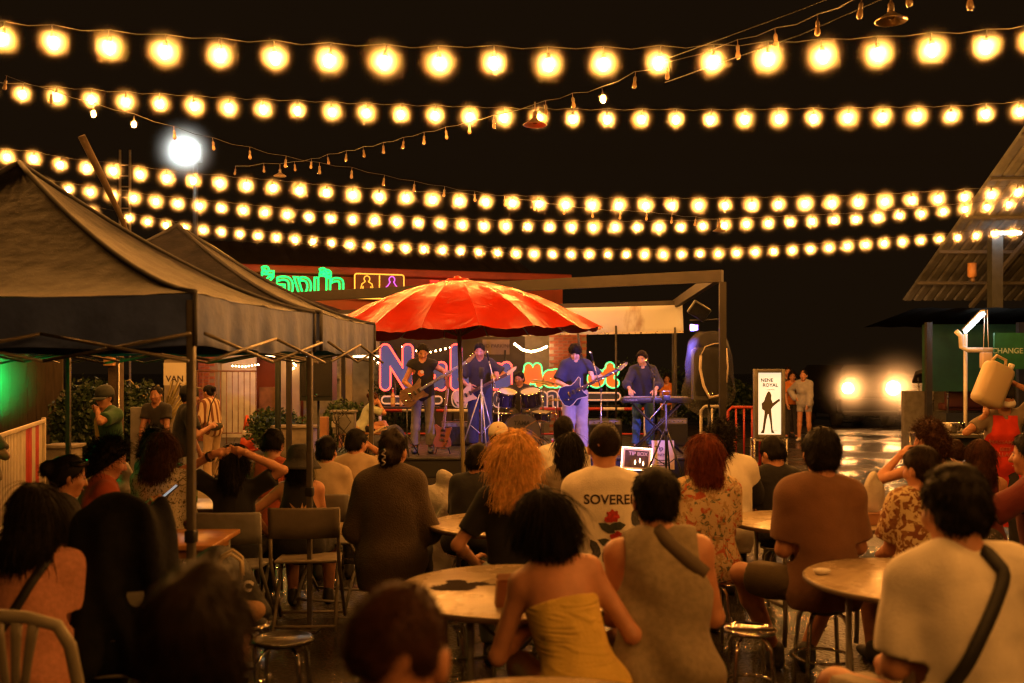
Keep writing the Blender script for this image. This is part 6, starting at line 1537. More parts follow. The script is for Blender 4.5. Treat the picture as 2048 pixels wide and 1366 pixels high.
o = person('man in a grey sleeveless shirt with an olive crossbody strap', 1338, 3.80, 943, lean=16, tilt=-3, build=1.16, hair=('short', dict(vol=.020, n=2600, low=-.07)), hcol=BLK, head=(6, -4, 2), shirt=dict(m=cGr, sleeve=0, tank=.055, g=.016, hem=-.16, fold=.016, ff=20, gh=.045), pants=dict(m=cloth('khaki', (.20,.15,.085)), len=.85), arms=[((-.195, .14, .69), (-.12, .37, .74)), ((.195, .14, .69), (.12, .37, .74))], vox=.0095)
strap(o, [(.50, -.02), (.44, .02), (.36, .10), (.28, .19), (.22, .23)], .055, M_STRAPG); put_stool(o, 1338, 3.8, 'stool under the man in the grey sleeveless shirt')
o = person('woman in a strapless yellow top leaning over the table', 1166, 3.58, 1003, lean=24, tilt=-13, fem=True, build=1.0, hair=('long', dict(L=.42, w=0.072, th=.05, vol=.026, n=3200, sl=.24, sway=.06, off=.02)), hcol=(.008,.006,.005), head=(8, 16, -10), skin=0, shirt=dict(m=cYe, sleeve=0, strapless=.315, g=.010, hem=-.035, fold=.004, ff=40, gh=.026), pants=dict(m=cJe, len=1.9, g=.002, top=.0), arms=[('ik', (-.16, .34, .70), (-.6, -.7, -.4)), ('ik', (.20, .38, .70), (.4, -.5, -.6))], legs=[((-.22, .36, .52), (-.18, .42, .085)), ((.17, .42, .51), (.15, .45, .085))], vox=.0095)
put_stool(o, 1166, 3.58, 'stool under the woman in the yellow top')
b = MB(); b.add([(-.06,-.02,.02),(.05,-.02,.03),(.075,-.02,-.01),(.04,-.02,-.045),(-.03,-.02,-.04)], [(0,1,2,3,4)]); 
o = person('woman in a pink top with a dark strap in the white chair', 62, 3.86, 975, lean=4, fem=True, build=1.12, hair=('bob', dict(L=.15, w=0.078, vol=.03, n=2400)), hcol=BLK, shirt=dict(m=cPk, sleeve=.6, g=.02, hem=-.1), pants=dict(m=cDk), vox=.010); strap(o, [(.46, .10), (.30, .02), (.12, -.10), (.0, -.17)], .035, M_STRAP)
o = person('man in a white shirt printed with roses on the back', 1210, 5.48, 847, lean=4, build=1.10, hair=('buzz', dict(vol=.007, low=-.062)), hcol=(.016,.010,.007), head=(0, -2, 0), neck=.012, shirt=dict(m=cW, sleeve=.82, g=.020, cuff=.034, hem=-.14, fold=.013, ff=19), pants=dict(m=cDk), vox=.011)
project_print(o, text_mesh('SOVEREIGN', .072, .002, offset=.0012, align='LEFT'), 'lettering', M_INK, .365, -.125)
def petals(n, r, seed, jag=.25):
    g = random.Random(seed); p = []
    for i in range(n * 6): a = 2 * PI * i / (n * 6); q = r * (1 - jag * abs(math.sin(n * a / 2 + .3))) * g.uniform(.93, 1.05); p.append((q * math.cos(a), q * math.sin(a)))
    return p
def flat_shape(poly, th=.0015):
    b = MB(); n = len(poly); cx = sum(p[0] for p in poly) / n; cz = sum(p[1] for p in poly) / n
    b.add([(cx, 0, cz)] + [(x, 0, z) for x, z in poly], [(0, 1 + i, 1 + (i + 1) % n) for i in range(n)]); return b.mesh('print')
for (x, u, rr, sd) in ((.030, .285, .040, 1), (.060, .165, .056, 2), (.045, .105, .036, 3), (.002, .268, .020, 4), (.085, .125, .030, 6)): project_print(o, flat_shape(petals(7, rr, sd)), 'printed_rose', M_ROSEP, u, x, .0048)
leafp = [(0,-.05),(.022,-.02),(.02,.02),(0,.055),(-.02,.02),(-.022,-.02)]
for (x, u, a) in ((.0, .225, 60), (.05, .235, 100), (.125, .14, -50), (.0, .15, 70), (.075, .055, 100)):
    c, s_ = math.cos(R(a)), math.sin(R(a)); project_print(o, flat_shape([(p*c - q_*s_, p*s_ + q_*c) for p, q_ in leafp]), 'printed_leaf', M_LEAFP, u, x, .0038)
wing = [(0,0),(.01,.03),(.035,.06),(.075,.07),(.07,.03),(.05,.0),(.06,-.03),(.045,-.055),(.015,-.04)]
for (x, u, a, sx_) in ((.135, .245, 30, 1), (-.035, .10, 10, -1), (-.03, .10, -20, 1)):
    c, s_ = math.cos(R(a)), math.sin(R(a)); project_print(o, flat_shape([(sx_*(p*c - q_*s_)*.9, (p*s_ + q_*c)*.9) for p, q_ in wing]), 'printed_wing', M_WINGP, u, x, .0042)
put_stool(o, 1210, 5.48, 'stool under the man in the rose print shirt')
o = person('woman with long frizzy blonde hair and a black crop top', 1030, 5.28, 868, lean=4, fem=True, build=1.0, hair=('long', dict(vol=.026, w=0.064, L=.37, th=.06, flare=.034, n=5200, sl=.2, curl=.007, cf=14, sr=.0016, off=.05, rough=.006)), hcol=GOLD, skin=0, shirt=dict(m=cB, sleeve=.72, g=.012, hem=.085, cuff=.02), pants=dict(m=cJe, len=1.9), arms=[('ik', (-.22, .22, .60), (-.6, -.6, -.3)), ('ik', (.20, .36, .70), (.35, -.6, -.6))], vox=.011)
put_stool(o, 1030, 5.28, 'stool under the blonde woman')
o = person('man in a rust orange T-shirt and dark shorts at the right table', 1646, 5.16, 856, lean=2, build=1.02, hair=('crop', dict(vol=.020, n=2400, low=-.085)), hcol=BLK, head=(0, 2, 0), skin=1, neck=.01, shirt=dict(m=cRu, sleeve=.82, g=.014, cuff=.022, hem=-.12, fold=.016, ff=20), pants=dict(m=cOl, len=.82, g=.016, cuff=.03), arms=[((-.185, .03, .70), (-.10, .25, .66)), ((.19, .05, .71), (.13, .27, .75))], legs=[((-.34, .24, .54), (-.12, .44, .085)), ((.20, .40, .52), (.04, .42, .085))], vox=.011, hdir=((( .6,.5,-.2),(0,-.6,-.5)), None))
put_stool(o, 1646, 5.16, 'stool under the man in the rust orange T-shirt')
o = person('woman in a floral blouse with pinned up hair at right', 1846, 5.36, 893, lean=6, tilt=3, fem=True, build=1.04, hair=('bun', dict(bun=(.015, -.10, -.03), bs=1.1, n=1600)), hcol=(.018,.010,.006), head=(28, 4, -4), shirt=dict(m=cFl2, sleeve=.75, g=.022, cuff=.05, hem=-.10, neck=.10, fold=.008), pants=dict(m=cRu, len=1.0), vox=.011)
b = MB()
for k in range(6): b.tube([(.015 + .012*(k-2.5), -.135, -.055), (.015 + .02*(k-2.5), -.155, -.02), (.015 + .013*(k-2.5), -.13, .015)], .0035, 5)
b.tube([(-.02,-.14,-.02),(.05,-.14,-.02)], .006, 6); M_ = headM(o); b.v = [M_ @ p for p in b.v]; b.build('hair_clip', mat('clip_amber', (.35,.2,.09), .2, trans=.3), o['root'])
put_stool(o, 1846, 5.36, 'stool under the woman in the floral blouse')
o = person('woman in a loose brown sweater with a claw clip in her hair', 782, 6.08, 862, lean=3, fem=True, build=1.08, hair=('bun', dict(bun=(0, -.105, -.03), bs=1.05, n=2000)), hcol=(.016,.009,.006), head=(-14, 3, 0), shirt=dict(m=cBr, sleeve=1.9, g=.040, gh=.06, cuff=.04, hem=-.2, drape=.178, fold=.009, ff=16, neck=.058), pants=dict(m=cDk), arms=[('ik', (-.17, .26, .60), (-.3, -.6, -.4)), ('ik', (.17, .26, .60), (.3, -.6, -.4))], vox=.012)
b = MB(); b.tube([(.012*math.sin(i*1.7), -.152 + .006*math.cos(i*3), .012 - i*.0095) for i in range(11)], .0055, 6); M_ = headM(o); b.v = [M_ @ p for p in b.v]; b.build('claw_clip', mat('clip_grey', (.30,.26,.24), .2), o['root'])
put_stool(o, 782, 6.08, 'stool under the woman in the brown sweater')
o = person('woman with a red bob and a floral short sleeved shirt', 1413, 5.98, 873, lean=4, fem=True, build=1.06, hair=('bob', dict(L=.12, w=0.069, vol=.026, n=3000, off=.015)), hcol=RED, head=(-6, 0, 0), shirt=dict(m=cFl1, sleeve=.8, g=.022, cuff=.04, hem=-.14, fold=.007), pants=dict(m=cB), vox=.0115)
put_stool(o, 1413, 5.98, 'stool under the woman with the red bob')
o = person('person in a black bucket hat and a black tank with a plant print', 598, 6.78, 892, lean=6, fem=True, build=1.12, hair=('bob', dict(L=.06, vol=.012, n=700)), hcol=BLK, shirt=dict(m=cB, sleeve=0, tank=.05, g=.012, hem=-.12), pants=dict(m=cB, len=.9), arms=[('ik', (-.26, .14, .60), (-.8, -.5, 0)), None], vox=.012); hat(o, 'bucket', mat('hat_black', (.014,.013,.013), .85, bump=.3, bscale=120))
for k in range(9):
    a = R(-80 + 20 * k); L_l = .075 + .03 * (k % 3); c, s_ = math.sin(a), math.cos(a); project_print(o, flat_shape([(-.008*s_, .008*c), (c*L_l*.5 - .012*s_, s_*L_l*.5 + .012*c), (c*L_l, s_*L_l), (c*L_l*.5 + .012*s_, s_*L_l*.5 - .012*c), (.008*s_, -.008*c)]), 'printed_plant_leaf', mat('print_tan', (.42,.24,.11), .8), .20, .04, .004)
o = person('woman in black with both arms raised to her head', 466, 6.62, 890, lean=4, fem=True, build=1.0, hair=('long', dict(L=.20, w=0.066, n=1800)), hcol=BLK, shirt=dict(m=cB, sleeve=.7, g=.016, hem=-.1), pants=dict(m=cDk), arms=[((-.36, .02, 1.10), (-.10, -.07, 1.23)), ((.36, .02, 1.10), (.09, -.06, 1.24))], hdir=(((1,.1,.1),(0,.9,.1)), ((-1,.1,.1),(0,.9,.1))), vox=.0125)
project_print(o, text_mesh('memorial', .075, .002, offset=.003), 'lettering', mat('print_red', (.40,.03,.03), .8), .18, 0)
b = MB(); b.lathe([(.034,-.012),(.036,0),(.034,.012)], 14, cap=False, M=Matrix.Translation(Vector(o['J'](o['wr'][0] * .8 + o['el'][0] * .2))) @ Vector(o['wr'][0] - o['el'][0]).to_track_quat('Z', 'Y').to_matrix().to_4x4()); b.build('wristwatch', M_STRAP, o['root'])
o = person('woman in a line patterned pale shirt with brown bobbed hair', 318, 6.55, 868, lean=5, fem=True, build=1.02, hair=('bob', dict(L=.13, w=0.070, n=2400)), hcol=BRN, head=(-10, 0, 0), shirt=dict(m=cFl3, sleeve=.9, g=.025, cuff=.04, hem=-.14, fold=.008), pants=dict(m=cDk), vox=.0125)
o = person('person in an orange red T-shirt looking at a phone', 172, 6.15, 880, face=-62, lean=14, fem=True, build=1.08, hair=('curly', dict(L=.16, w=0.074, vol=.03)), hcol=BLK, head=(0, 14, 0), shirt=dict(m=cRd, sleeve=.8, g=.02, hem=-.1), pants=dict(m=cDk), arms=[('ik', (-.06, .40, .84), (-.5, -.5, -.6)), ('ik', (.08, .40, .84), (.6, -.4, -.6))], hands=('grip', 'grip'), vox=.0125, faceon=True)
ph = thing('phone', 'phone held up by the person in orange red', 'phone', o['root'].matrix_basis @ Vector(o['J'](np.array((.0, .49, .90))))); ph.rotation_euler = (R(-50), 0, R(-62)); b = MB(); b.box((0,0,0), (.075,.009,.155), bev=.003); b.build('case', M_BLKPL, ph); b = MB(); b.box((0,-.0052,0), (.068,.001,.145)); b.build('screen', glow_mat('phone_screen', (.8,.9,1.0), .35), ph)
o = person('woman in dark clothes with sunglasses on her head at left', 98, 5.55, 912, face=-58, lean=10, fem=True, build=1.08, hair=('bun', dict(n=1400)), hcol=BLK, head=(0, 8, 0), shirt=dict(m=cDk, sleeve=.9, g=.022), pants=dict(m=cDk), vox=.0125, faceon=True)
M_ = headM(o); b = MB(); b.tube([M_ @ Vector(p) for p in ((-.085,-.02,.075),(-.06,.07,.095),(0,.085,.10),(.06,.07,.095),(.085,-.02,.075))], .008 * o['k'], 6, flat=2.0); b.build('sunglasses', mat('dark_glass'), o['root'])
o = person('woman in black turning her head beside the left back table', 936, 6.95, 890, face=-12, lean=14, tilt=4, fem=True, build=1.10, hair=('short', dict(vol=.024, n=1800)), hcol=BLK, head=(-32, 4, 4), shirt=dict(m=cB, sleeve=.9, g=.025, hem=-.12), pants=dict(m=cDk), vox=.0125)
put_stool(o, 936, 6.95, 'stool under the woman in black by the left back table')
o = person('woman with long straight black hair in a taupe top', 1140, 7.0, 868, fem=True, build=1.0, hair=('long', dict(L=.22, w=0.070, n=2200)), hcol=BLK, head=(-8, 0, 0), shirt=dict(m=cTp, sleeve=1.5, g=.022, hem=-.12), pants=dict(m=cDk), vox=.013); put_stool(o, 1140, 7.0, 'stool under the woman in the taupe top')
o = person('man in a cream vest over black sleeves', 1448, 7.02, 846, lean=8, build=1.12, hair=('curly', dict(L=.05, w=0.055, vol=.02, sides=False, n=1800)), hcol=BLK, head=(-24, 4, 0), shirt=[dict(m=cB, sleeve=.95, g=.012), dict(m=cBg if False else cW, sleeve=.36, g=.030, cuff=.035, hem=-.16, fold=.007)], pants=dict(m=cDk), vox=.013, arms=[None, ('ik', (.26, .42, .74), (.35, -.6, -.6))]); put_stool(o, 1448, 7.02, 'stool under the man in the cream vest')
o = person('boy in a black T-shirt bowing his head', 1562, 7.15, 877, face=14, lean=12, build=.95, hair=('crop', dict(low=-.08, n=1800)), hcol=BLK, head=(14, 22, 0), shirt=dict(m=cB, sleeve=.8, g=.024), pants=dict(m=cDk), vox=.013); put_stool(o, 1562, 7.15, 'stool under the boy in the black T-shirt')
o = person('woman in a rust tank top with curly pinned up hair', 1880, 7.2, 845, lean=8, fem=True, build=1.15, tilt=-4, hair=('curly', dict(L=.05, w=0.058, vol=.024, n=1900)), hcol=(.045,.018,.008), head=(34, 2, -3), shirt=dict(m=cRu, sleeve=0, tank=.05, g=.012), pants=dict(m=cDk), arms=[('ik', (-.20, .22, 1.02), (-.7, 0, -.8)), None], vox=.013); put_stool(o, 1880, 7.2, 'stool under the woman in the rust tank top'); strap(o, [(.50,.06),(.40,.10),(.25,.15)], .03, M_STRAP)
o = person('child with short dark hair seated behind the girl at right', 1918, 8.2, 880, build=.9, hair=('crop',), hcol=(.03,.013,.006), shirt=dict(m=cDk), pants=dict(m=cDk), vox=.014); put_stool(o, 1918, 8.2, 'stool under the short haired child')
o = person('girl with long brown hair in a red brown tank and speckled skirt', 1966, 6.85, 882, face=-12, fem=True, build=.92, hair=('long', dict(L=.17, w=0.062, n=1700)), hcol=(.05,.018,.008), shirt=dict(m=cWi, sleeve=0, tank=.045, g=.010), pants=dict(m=cFl4, skirt=.95, name='skirt'), vox=.013); put_stool(o, 1966, 6.85, 'stool under the girl with long brown hair')
o = person('person in wine red clothes holding a bag at the right edge', 2094, 5.9, 868, face=52, lean=8, build=1.05, hair=('crop',), hcol=BLK, skin=1, shirt=dict(m=cWi, sleeve=.85, g=.022), pants=dict(m=cWi), arms=[('ik', (-.12, .44, .92), (-.7, -.3, -.6)), ('ik', (.10, .44, .92), (.7, -.3, -.6))], hands=('grip','grip'), vox=.013, faceon=True); put_stool(o, 2094, 5.9, 'stool under the person in wine red')
blob('cloth_bag', 'wine red bag held at the right edge', 'bag', o['root'].matrix_basis @ Vector(o['J'](np.array((0, .52, .66)))), (.10,.07,.12), mat('bag_wine', (.10,.02,.02), .7, bump=.3), 21, .008, vox=.009)
o = person('short haired person in an orange red tank at left', 540, 7.65, 858, build=1.0, hair=('short', dict(low=-.05)), hcol=BLK, skin=1, head=(-12, 4, 0), shirt=dict(m=cRd, sleeve=0, tank=.05, g=.010), pants=dict(m=cDk), vox=.013); put_stool(o, 540, 7.65, 'stool under the person in the orange red tank')
o = person('man in a beige T-shirt behind the bucket hat', 648, 7.62, 873, build=1.08, hair=('crop',), hcol=BLK, head=(-16, 2, 0), shirt=dict(m=cBg, sleeve=.8, g=.02, hem=-.12), pants=dict(m=cDk), vox=.013)
o = person('man in a beige shirt resting his chin on his hand', 704, 8.05, 860, lean=16, build=1.05, hair=('crop',), hcol=BLK, head=(-34, 6, 0), shirt=dict(m=cBg, sleeve=.85, g=.022, hem=-.12), pants=dict(m=cDk), arms=[None, ('ik', (.10, .34, 1.10), (.9, .2, -.6))], vox=.013); put_stool(o, 704, 8.05, 'stool under the man resting his chin')
o = person('person with curly hair behind the patterned shirt', 296, 7.85, 858, face=-35, build=.95, hair=('curly', dict(L=.05, sides=False)), hcol=BLK, shirt=dict(m=cTp, sleeve=.9), pants=dict(m=cDk), vox=.014); put_stool(o, 296, 7.85, 'stool under the curly haired person at left')
o = person('person in a white baseball cap near the stage', 996, 8.7, 848, build=.95, hair=('short', dict(vol=.006, n=300, low=-.085)), hcol=BLK, shirt=dict(m=cDk), pants=dict(m=cDk), vox=.014); hat(o, 'cap', mat('cap_cream', (.62,.52,.38), .8)); M_ = headM(o); b = MB(); b.lathe([(.034,0),(.001,.001)], 16, M=M_ @ Matrix.Translation((0,-.122,.018)) @ Matrix.Rotation(PI/2,4,'X')); b.build('cap_opening', mat('hat_black'), o['root']); put_stool(o, 996, 8.7, 'stool under the person in the white cap')
b = MB(); b.add([(-.016,-.118,.075),(.016,-.118,.075),(0,-.113,.105)], [(0,1,2)], 0, False, M_); b.build('cap_logo', mat('logo_rust', (.35,.10,.05), .7), o['root'])
o = person('person in a white shirt seated before the stage', 1128, 8.4, 833, build=1.0, hair=('short',), hcol=BLK, head=(-20, 2, 0), shirt=dict(m=cW, sleeve=.8), pants=dict(m=cDk), vox=.014); put_stool(o, 1128, 8.4, 'stool under the person in the white shirt before the stage')

# ---------------------------------------------------------------- people standing at the sides
o = person('man in a dark cap and green lit shirt raising a hand to his face', 222, 10.2, 772, pose='stand', face=150, hair=('short', dict(vol=.006, n=200)), skin=1, hcol=BLK, shirt=dict(m=cGn, sleeve=.75, g=.022, hem=-.16), pants=dict(m=cDJ), arms=[('ik', (-.05, .22, 1.40), (-.8, .3, -.5)), ('ik', (.24, .0, .90), (.4, -.9, 0))], hands=('grip','relax'), faceon=True, head=(8, 4, 0)); hat(o, 'cap', mat('cap_dark', (.03,.035,.03), .8))
project_print(o, flat_shape([(-.02,-.30),(.13,-.30),(.12,.10),(.06,.16),(.02,.0)]), 'yellow_panel', cloth('mustard', (.42,.30,.06)), .25, -.02, .005, side=1)
o = person('man in a black beret and black T-shirt behind the tent leg', 364, 10.6, 772, pose='stand', face=-64, hair=('short', dict(vol=.006, n=200)), skin=1, hcol=BLK, shirt=dict(m=cB, sleeve=.75, g=.024, hem=-.16), pants=dict(m=cGy), arms=[None, ('ik', (.14, .30, 1.18), (.6, -.5, -.5))], faceon=True); hat(o, 'beanie', mat('hat_black'))
person('dim man in dark clothes beside the spiky plant', 318, 12.6, 772, pose='stand', face=172, skin=2, hair=('buzz',), shirt=dict(m=cDk), pants=dict(m=cDk), faceon=True)
o = person('woman in a striped blouse and tan trousers in the yard', 425, 14.6, 770, pose='stand', face=66, fem=True, build=1.06, hair=('bun', dict(n=500)), hcol=BLK, skin=1, shirt=dict(m=cSt, sleeve=1.2, g=.024, hem=-.14), pants=dict(m=cTn, g=.012), arms=[('ik', (-.06, .26, 1.06), (-.6, -.5, -.5)), ('ik', (.06, .26, 1.08), (.6, -.5, -.5))], faceon=True, head=(0, 16, 0))
hb_ = thing('handbag', 'dark handbag on the hip of the woman in stripes', 'bag', (gx(428, 14.35), 14.38, .80)); f = Field(.02); f.ell((0,0,.06),(.12,.05,.075)); v, q = f.mesh(.012, lambda D, X, Y, Z: np.maximum(D, Z - .10)); obj('pouch', mesh_np('bag', v, q), mat('bag_dark', (.05,.05,.04), .5), hb_); b = MB(); b.tube([(-.10,0,.09),(-.06,.02,.35),(.02,.03,.52)], .008, 5); b.build('strap', M_STRAP, hb_)
person('green lit person at the left edge holding the striped fence', -34, 8.1, 790, pose='stand', face=150, hair=('crop',), skin=1, shirt=dict(m=cTp, sleeve=.8), pants=dict(m=cDk), arms=[('ik', (-.28, .22, 1.20), (-.6, -.3, -.8)), None], faceon=True)
person('woman in an orange top beside the lit poster box', 1583, 23.4, 742, pose='stand', face=176, fem=True, hair=('long', dict(L=.16, n=500)), hcol=BLK, shirt=dict(m=cOr, sleeve=.8), pants=dict(m=cDk), faceon=True)
person('tall man standing behind the woman in orange', 1574, 24.3, 733, pose='stand', face=172, hair=('short', dict(n=400)), skin=1, shirt=dict(m=cDk, sleeve=.8), pants=dict(m=cDk), faceon=True)
person('woman in a grey jacket and shorts beside the headlights', 1609, 23.0, 740, pose='stand', face=150, fem=True, hair=('bun', dict(n=400)), hcol=BLK, shirt=dict(m=cGy, sleeve=1.95, g=.035, hem=-.2), pants=dict(m=cGy, len=.55), arms=[None, ('ik', (.20, .06, 1.0), (.9, -.5, 0))], faceon=True, shoe_col=M_WHITE)
person('dim person in an orange top behind the keyboard player', 1334, 24.0, 748, pose='stand', face=170, fem=True, hair=('bob', dict(n=300)), hcol=BLK, shirt=dict(m=cOr, sleeve=.6), pants=dict(m=cDk), faceon=True)
o = person('woman in a pale top crouching with crossed legs left of the stage', 724, 19.4, 756, face=-78, lean=24, fem=True, hair=('bun', dict(n=400)), hcol=BRN, shirt=dict(m=cloth('pale_green', (.42,.46,.34)), sleeve=.8, g=.022), pants=dict(m=cB, len=.6), arms=[('ik', (-.06, .34, 1.00), (-.5, .2, -.8)), ('ik', (.06, .34, 1.02), (.5, .2, -.8))], legs=[((-.06, .44, .62), (.10, .62, .30)), ((.10, .42, .52), (.06, .52, .085))], head=(0, 14, 0), faceon=True, scale=.98)
bc_ = thing('bench', 'low bench under the crouching woman', 'bench', (gx(722, 19.4), 19.4, 0)); b = MB(); b.box((0,0,.42), (.9,.36,.04), bev=.01); b.build('seat', M_WOOD, bc_)
for x in (-.38,.38): b = MB(); b.box((x,0,.2), (.05,.32,.40)); b.build('leg', M_WOOD, bc_)
# woman in the red apron with the jerrycan
o = person('woman in a red apron carrying a white jerrycan on her shoulder', 2004, 9.0, 768, pose='stand', face=165, fem=True, build=1.08, hair=('bun', dict(n=300)), hcol=BLK, skin=1, shirt=dict(m=cTp, sleeve=.7, g=.016, hem=-.14), pants=dict(m=cDk), arms=[('ik', (-.10, .10, 1.66), (-.8, .1, .6)), ('ik', (.17, .12, 1.36), (.8, .2, -.8))], hdir=(((.5,.3,.3),(.4,-.2,-.9)), ((-.2,.2,.9),(-.5,-.3,0))), faceon=True, head=(10, 4, 0)); hat(o, 'beanie', mat('hat_black'))
T_, J_, sp__ = o['T'], o['J'], o['sp']; b = MB(); b.tube([Vector(o['hp'](x, y, z)) for x, y, z in ((-.07,.02,-.05),(-.045,.085,-.055),(0,.112,-.055),(.045,.085,-.055),(.07,.02,-.05))], .03 * o['k'], 6, flat=1.1); b.build('face_mask', M_WHITE, o['root'])
M_APR = cloth('apron_red', (.55,.035,.012), var=.1)
ap_ = MB(); n = 14; vs = []; fs = []
for i in range(n + 1):
    z = .42 - i * (1.02 / n); w = .10 if z > .30 else .10 + min(1, (.30 - z) / .14) * .10
    for j in range(9): x = (j / 8 - .5) * 2 * w; vs.append((x, 0, z))
for i in range(n):
    for j in range(8): fs.append((i*9+j, i*9+j+1, (i+1)*9+j+1, (i+1)*9+j))
ap_.add(vs, fs, 0, True); A_ = project_print(o, ap_.mesh('apron'), 'apron', M_APR, 0, 0, .012, side=1)
for k, (tx, u, sz_) in enumerate((('MASSAMAN', .20, .05), ('BEEF', .13, .045), ('COLLAGEN', .08, .05), ('Maii', -.20, .10))): 
    me_ = text_mesh(tx, sz_, .002, offset=.001); me_.transform(Matrix.Diagonal((-1, 1, 1, 1))); me_.flip_normals(); project_print(o, me_, 'lettering', mat('apron_ink', (.62,.2,.12), .8), u, 0, .018, side=1)
jc = thing('jerrycan', 'white plastic jerrycan on the shoulder of the woman in the apron', 'jerrycan', at(1986, 768, 8.8)); jc.rotation_euler = (0, R(24), R(10))
b = MB(); b.box((0,0,-.01), (.27,.17,.40), bev=.055); b.build('can', mat('jerrycan_plastic', (.50,.40,.26), .4, sub=.2), jc)
b = MB(); b.tube([(-.09,0,.19),(-.07,0,.245),(.03,0,.245),(.05,0,.19)], .014, 8); b.build('handle', mat('jerrycan_plastic'), jc); b = MB(); b.lathe([(.026,.19),(.026,.235),(.001,.237)], 14, M=Matrix.Translation((.10,0,0))); b.build('cap', M_WHITE, jc)

# ---------------------------------------------------------------- the band
def mic_stand(label, x, y, z, h, tip, m=None):
    t = thing('microphone_stand', label, 'microphone stand', (x, y, z)); m = m or M_STEEL
    b = MB(); b.cyl((0,0,.03), (0,0,h), .011, 8); b.build('pole', m, t); b = MB(); b.cyl((0,0,h), Vector(tip) - Vector((x,y,z)), .009, 8); b.build('boom', m, t)
    for k in range(3): a = k * 2.094; b = MB(); b.cyl((0,0,.12), (math.cos(a)*.26, math.sin(a)*.26, .012), .009, 6); b.build('leg', m, t)
    b = MB(); b.lathe([(.02,-.03),(.022,0),(.02,.03)], 10, M=Matrix.Translation((0,0,h))); b.build('clutch', M_BLKPL, t)
    tp = Vector(tip); dr = (tp - Vector((x,y,z + h))).normalized(); mt = thing('microphone', 'microphone on the ' + label, 'microphone', tp); q = dr.to_track_quat('Z', 'Y'); mt.rotation_euler = q.to_euler()
    b = MB(); b.lathe([(.012,0),(.018,.12),(.024,.13)], 12); b.build('handle', M_BLKPL, mt); b = MB(); b.sphere((0,0,.15), .027, 12, 8); b.build('grille_ball', M_CHROME, mt); return t
def band_local(px, py, d, bpx, bd): return (-(gx(px, d) - gx(bpx, bd)), -(d - bd), at(px, py, d).z - STZ)
o = person('bass player in a black sleeveless shirt with a skull print', 846, 16.35, 688, pose='stand', face=180, z0=STZ, hair=('crop', dict(n=900)), hcol=BLK, skin=1, head=(10, 22, 0), shirt=dict(m=cB, sleeve=.22, g=.020, hem=-.14), pants=dict(m=cloth('grey_jeans', (.17,.165,.18)), g=.016, cuff=.04), arms=[('ik', band_local(888, 765, 16.08, 846, 16.35), (-.9, -.3, -.5)), ('ik', band_local(826, 786, 16.08, 846, 16.35), (.8, -.7, -.2))], hands=('grip', 'relax'), hdir=(((.1,-.3,.9),(.6,-.8,0)), ((-.7,-.1,-.6),(-.3,-1,.2))), faceon=True, shoe_col=mat('shoe_blue', (.05,.06,.12), .5))
project_print(o, flat_shape(petals(5, .055, 3, .1)), 'printed_patch', mat('print_orange', (.55,.16,.04), .8), .30, .02, .004, side=1); project_print(o, flat_shape(petals(3, .032, 5, .12)), 'printed_skull', mat('print_white', (.6,.56,.5), .8), .32, .0, .006, side=1)
guitar('bass_guitar', 'natural wood bass guitar held by the bass player', at(828, 788, 16.02), (R(-6), R(-31), R(4)), jbass, mat('bass_wood', (.13,.065,.03), .28, coat=.4, var=.4, stretch=(1,1,6)), .84, None, 4, 'bass guitar', mat('fretboard_blue', (.20,.22,.30), .4))
o = person('singer in a dark shirt playing a pale guitar', 960, 16.75, 686, pose='stand', face=180, z0=STZ, hair=('crop', dict(vol=.012, n=900)), hcol=BLK, skin=1, head=(-6, 14, 0), shirt=dict(m=cDk, sleeve=.8, g=.024, hem=-.16), pants=dict(m=cNv, g=.03, cuff=.06), arms=[('ik', band_local(992, 768, 16.45, 960, 16.75), (-.9, -.3, -.5)), ('ik', band_local(938, 783, 16.45, 960, 16.75), (.9, -.6, -.3))], hands=('grip', 'relax'), hdir=(((.1,-.3,.9),(.6,-.8,0)), ((-.7,-.1,-.6),(-.3,-1,.2))), faceon=True)
guitar('electric_guitar', 'pale cream electric guitar held by the singer', at(930, 792, 16.40), (R(-6), R(-27), R(3)), strat, mat('guitar_cream', (.50,.36,.18), .25, coat=.5), .64, None, 6, 'guitar')
o = person('guitarist in a blue lit shirt and lilac trousers', 1150, 15.95, 688, pose='stand', face=184, z0=STZ, hair=('crop', dict(vol=.026, n=1600, hl=.05)), hcol=BLK, skin=3, head=(-16, 24, 0), shirt=dict(m=cNv, sleeve=.86, g=.028, cuff=.045, hem=-.18, collar=1), pants=dict(m=cLv, g=.034, cuff=.06), arms=[('ik', band_local(1180, 766, 15.65, 1150, 15.95), (-.9, -.3, -.5)), ('ik', band_local(1136, 784, 15.65, 1150, 15.95), (.9, -.7, -.3))], hands=('grip', 'relax'), hdir=(((.1,-.3,.9),(.6,-.8,0)), ((-.7,-.1,-.5),(-.3,-1,.2))), faceon=True, build=1.0)
guitar('electric_guitar', 'dark blue electric guitar with pale edging held by the guitarist', at(1146, 786, 15.58), (R(-6), R(-27), R(-3)), [(x*1.12, z*1.12) for x, z in strat], mat('guitar_blue', (.012,.018,.06), .15, coat=.8), .64, mat('binding_cream', (.62,.58,.5), .5), 6, 'guitar')
o = person('keyboard player in a navy shirt and blue jeans', 1286, 16.65, 702, pose='stand', face=172, z0=STZ, lean=8, hair=('crop', dict(vol=.022, n=1400)), hcol=(.015,.010,.012), skin=3, head=(-22, 12, 0), shirt=dict(m=cNv, sleeve=1.35, g=.026, hem=-.15, collar=1), pants=dict(m=cBJ, g=.016), arms=[('ik', (-.20, .42, 1.02), (-.8, -.5, -.4)), ('ik', (.20, .42, 1.02), (.8, -.5, -.4))], hdir=(((.1,.9,-.3),(0,-.3,-.9)), ((-.1,.9,-.3),(0,-.3,-.9))), faceon=True)
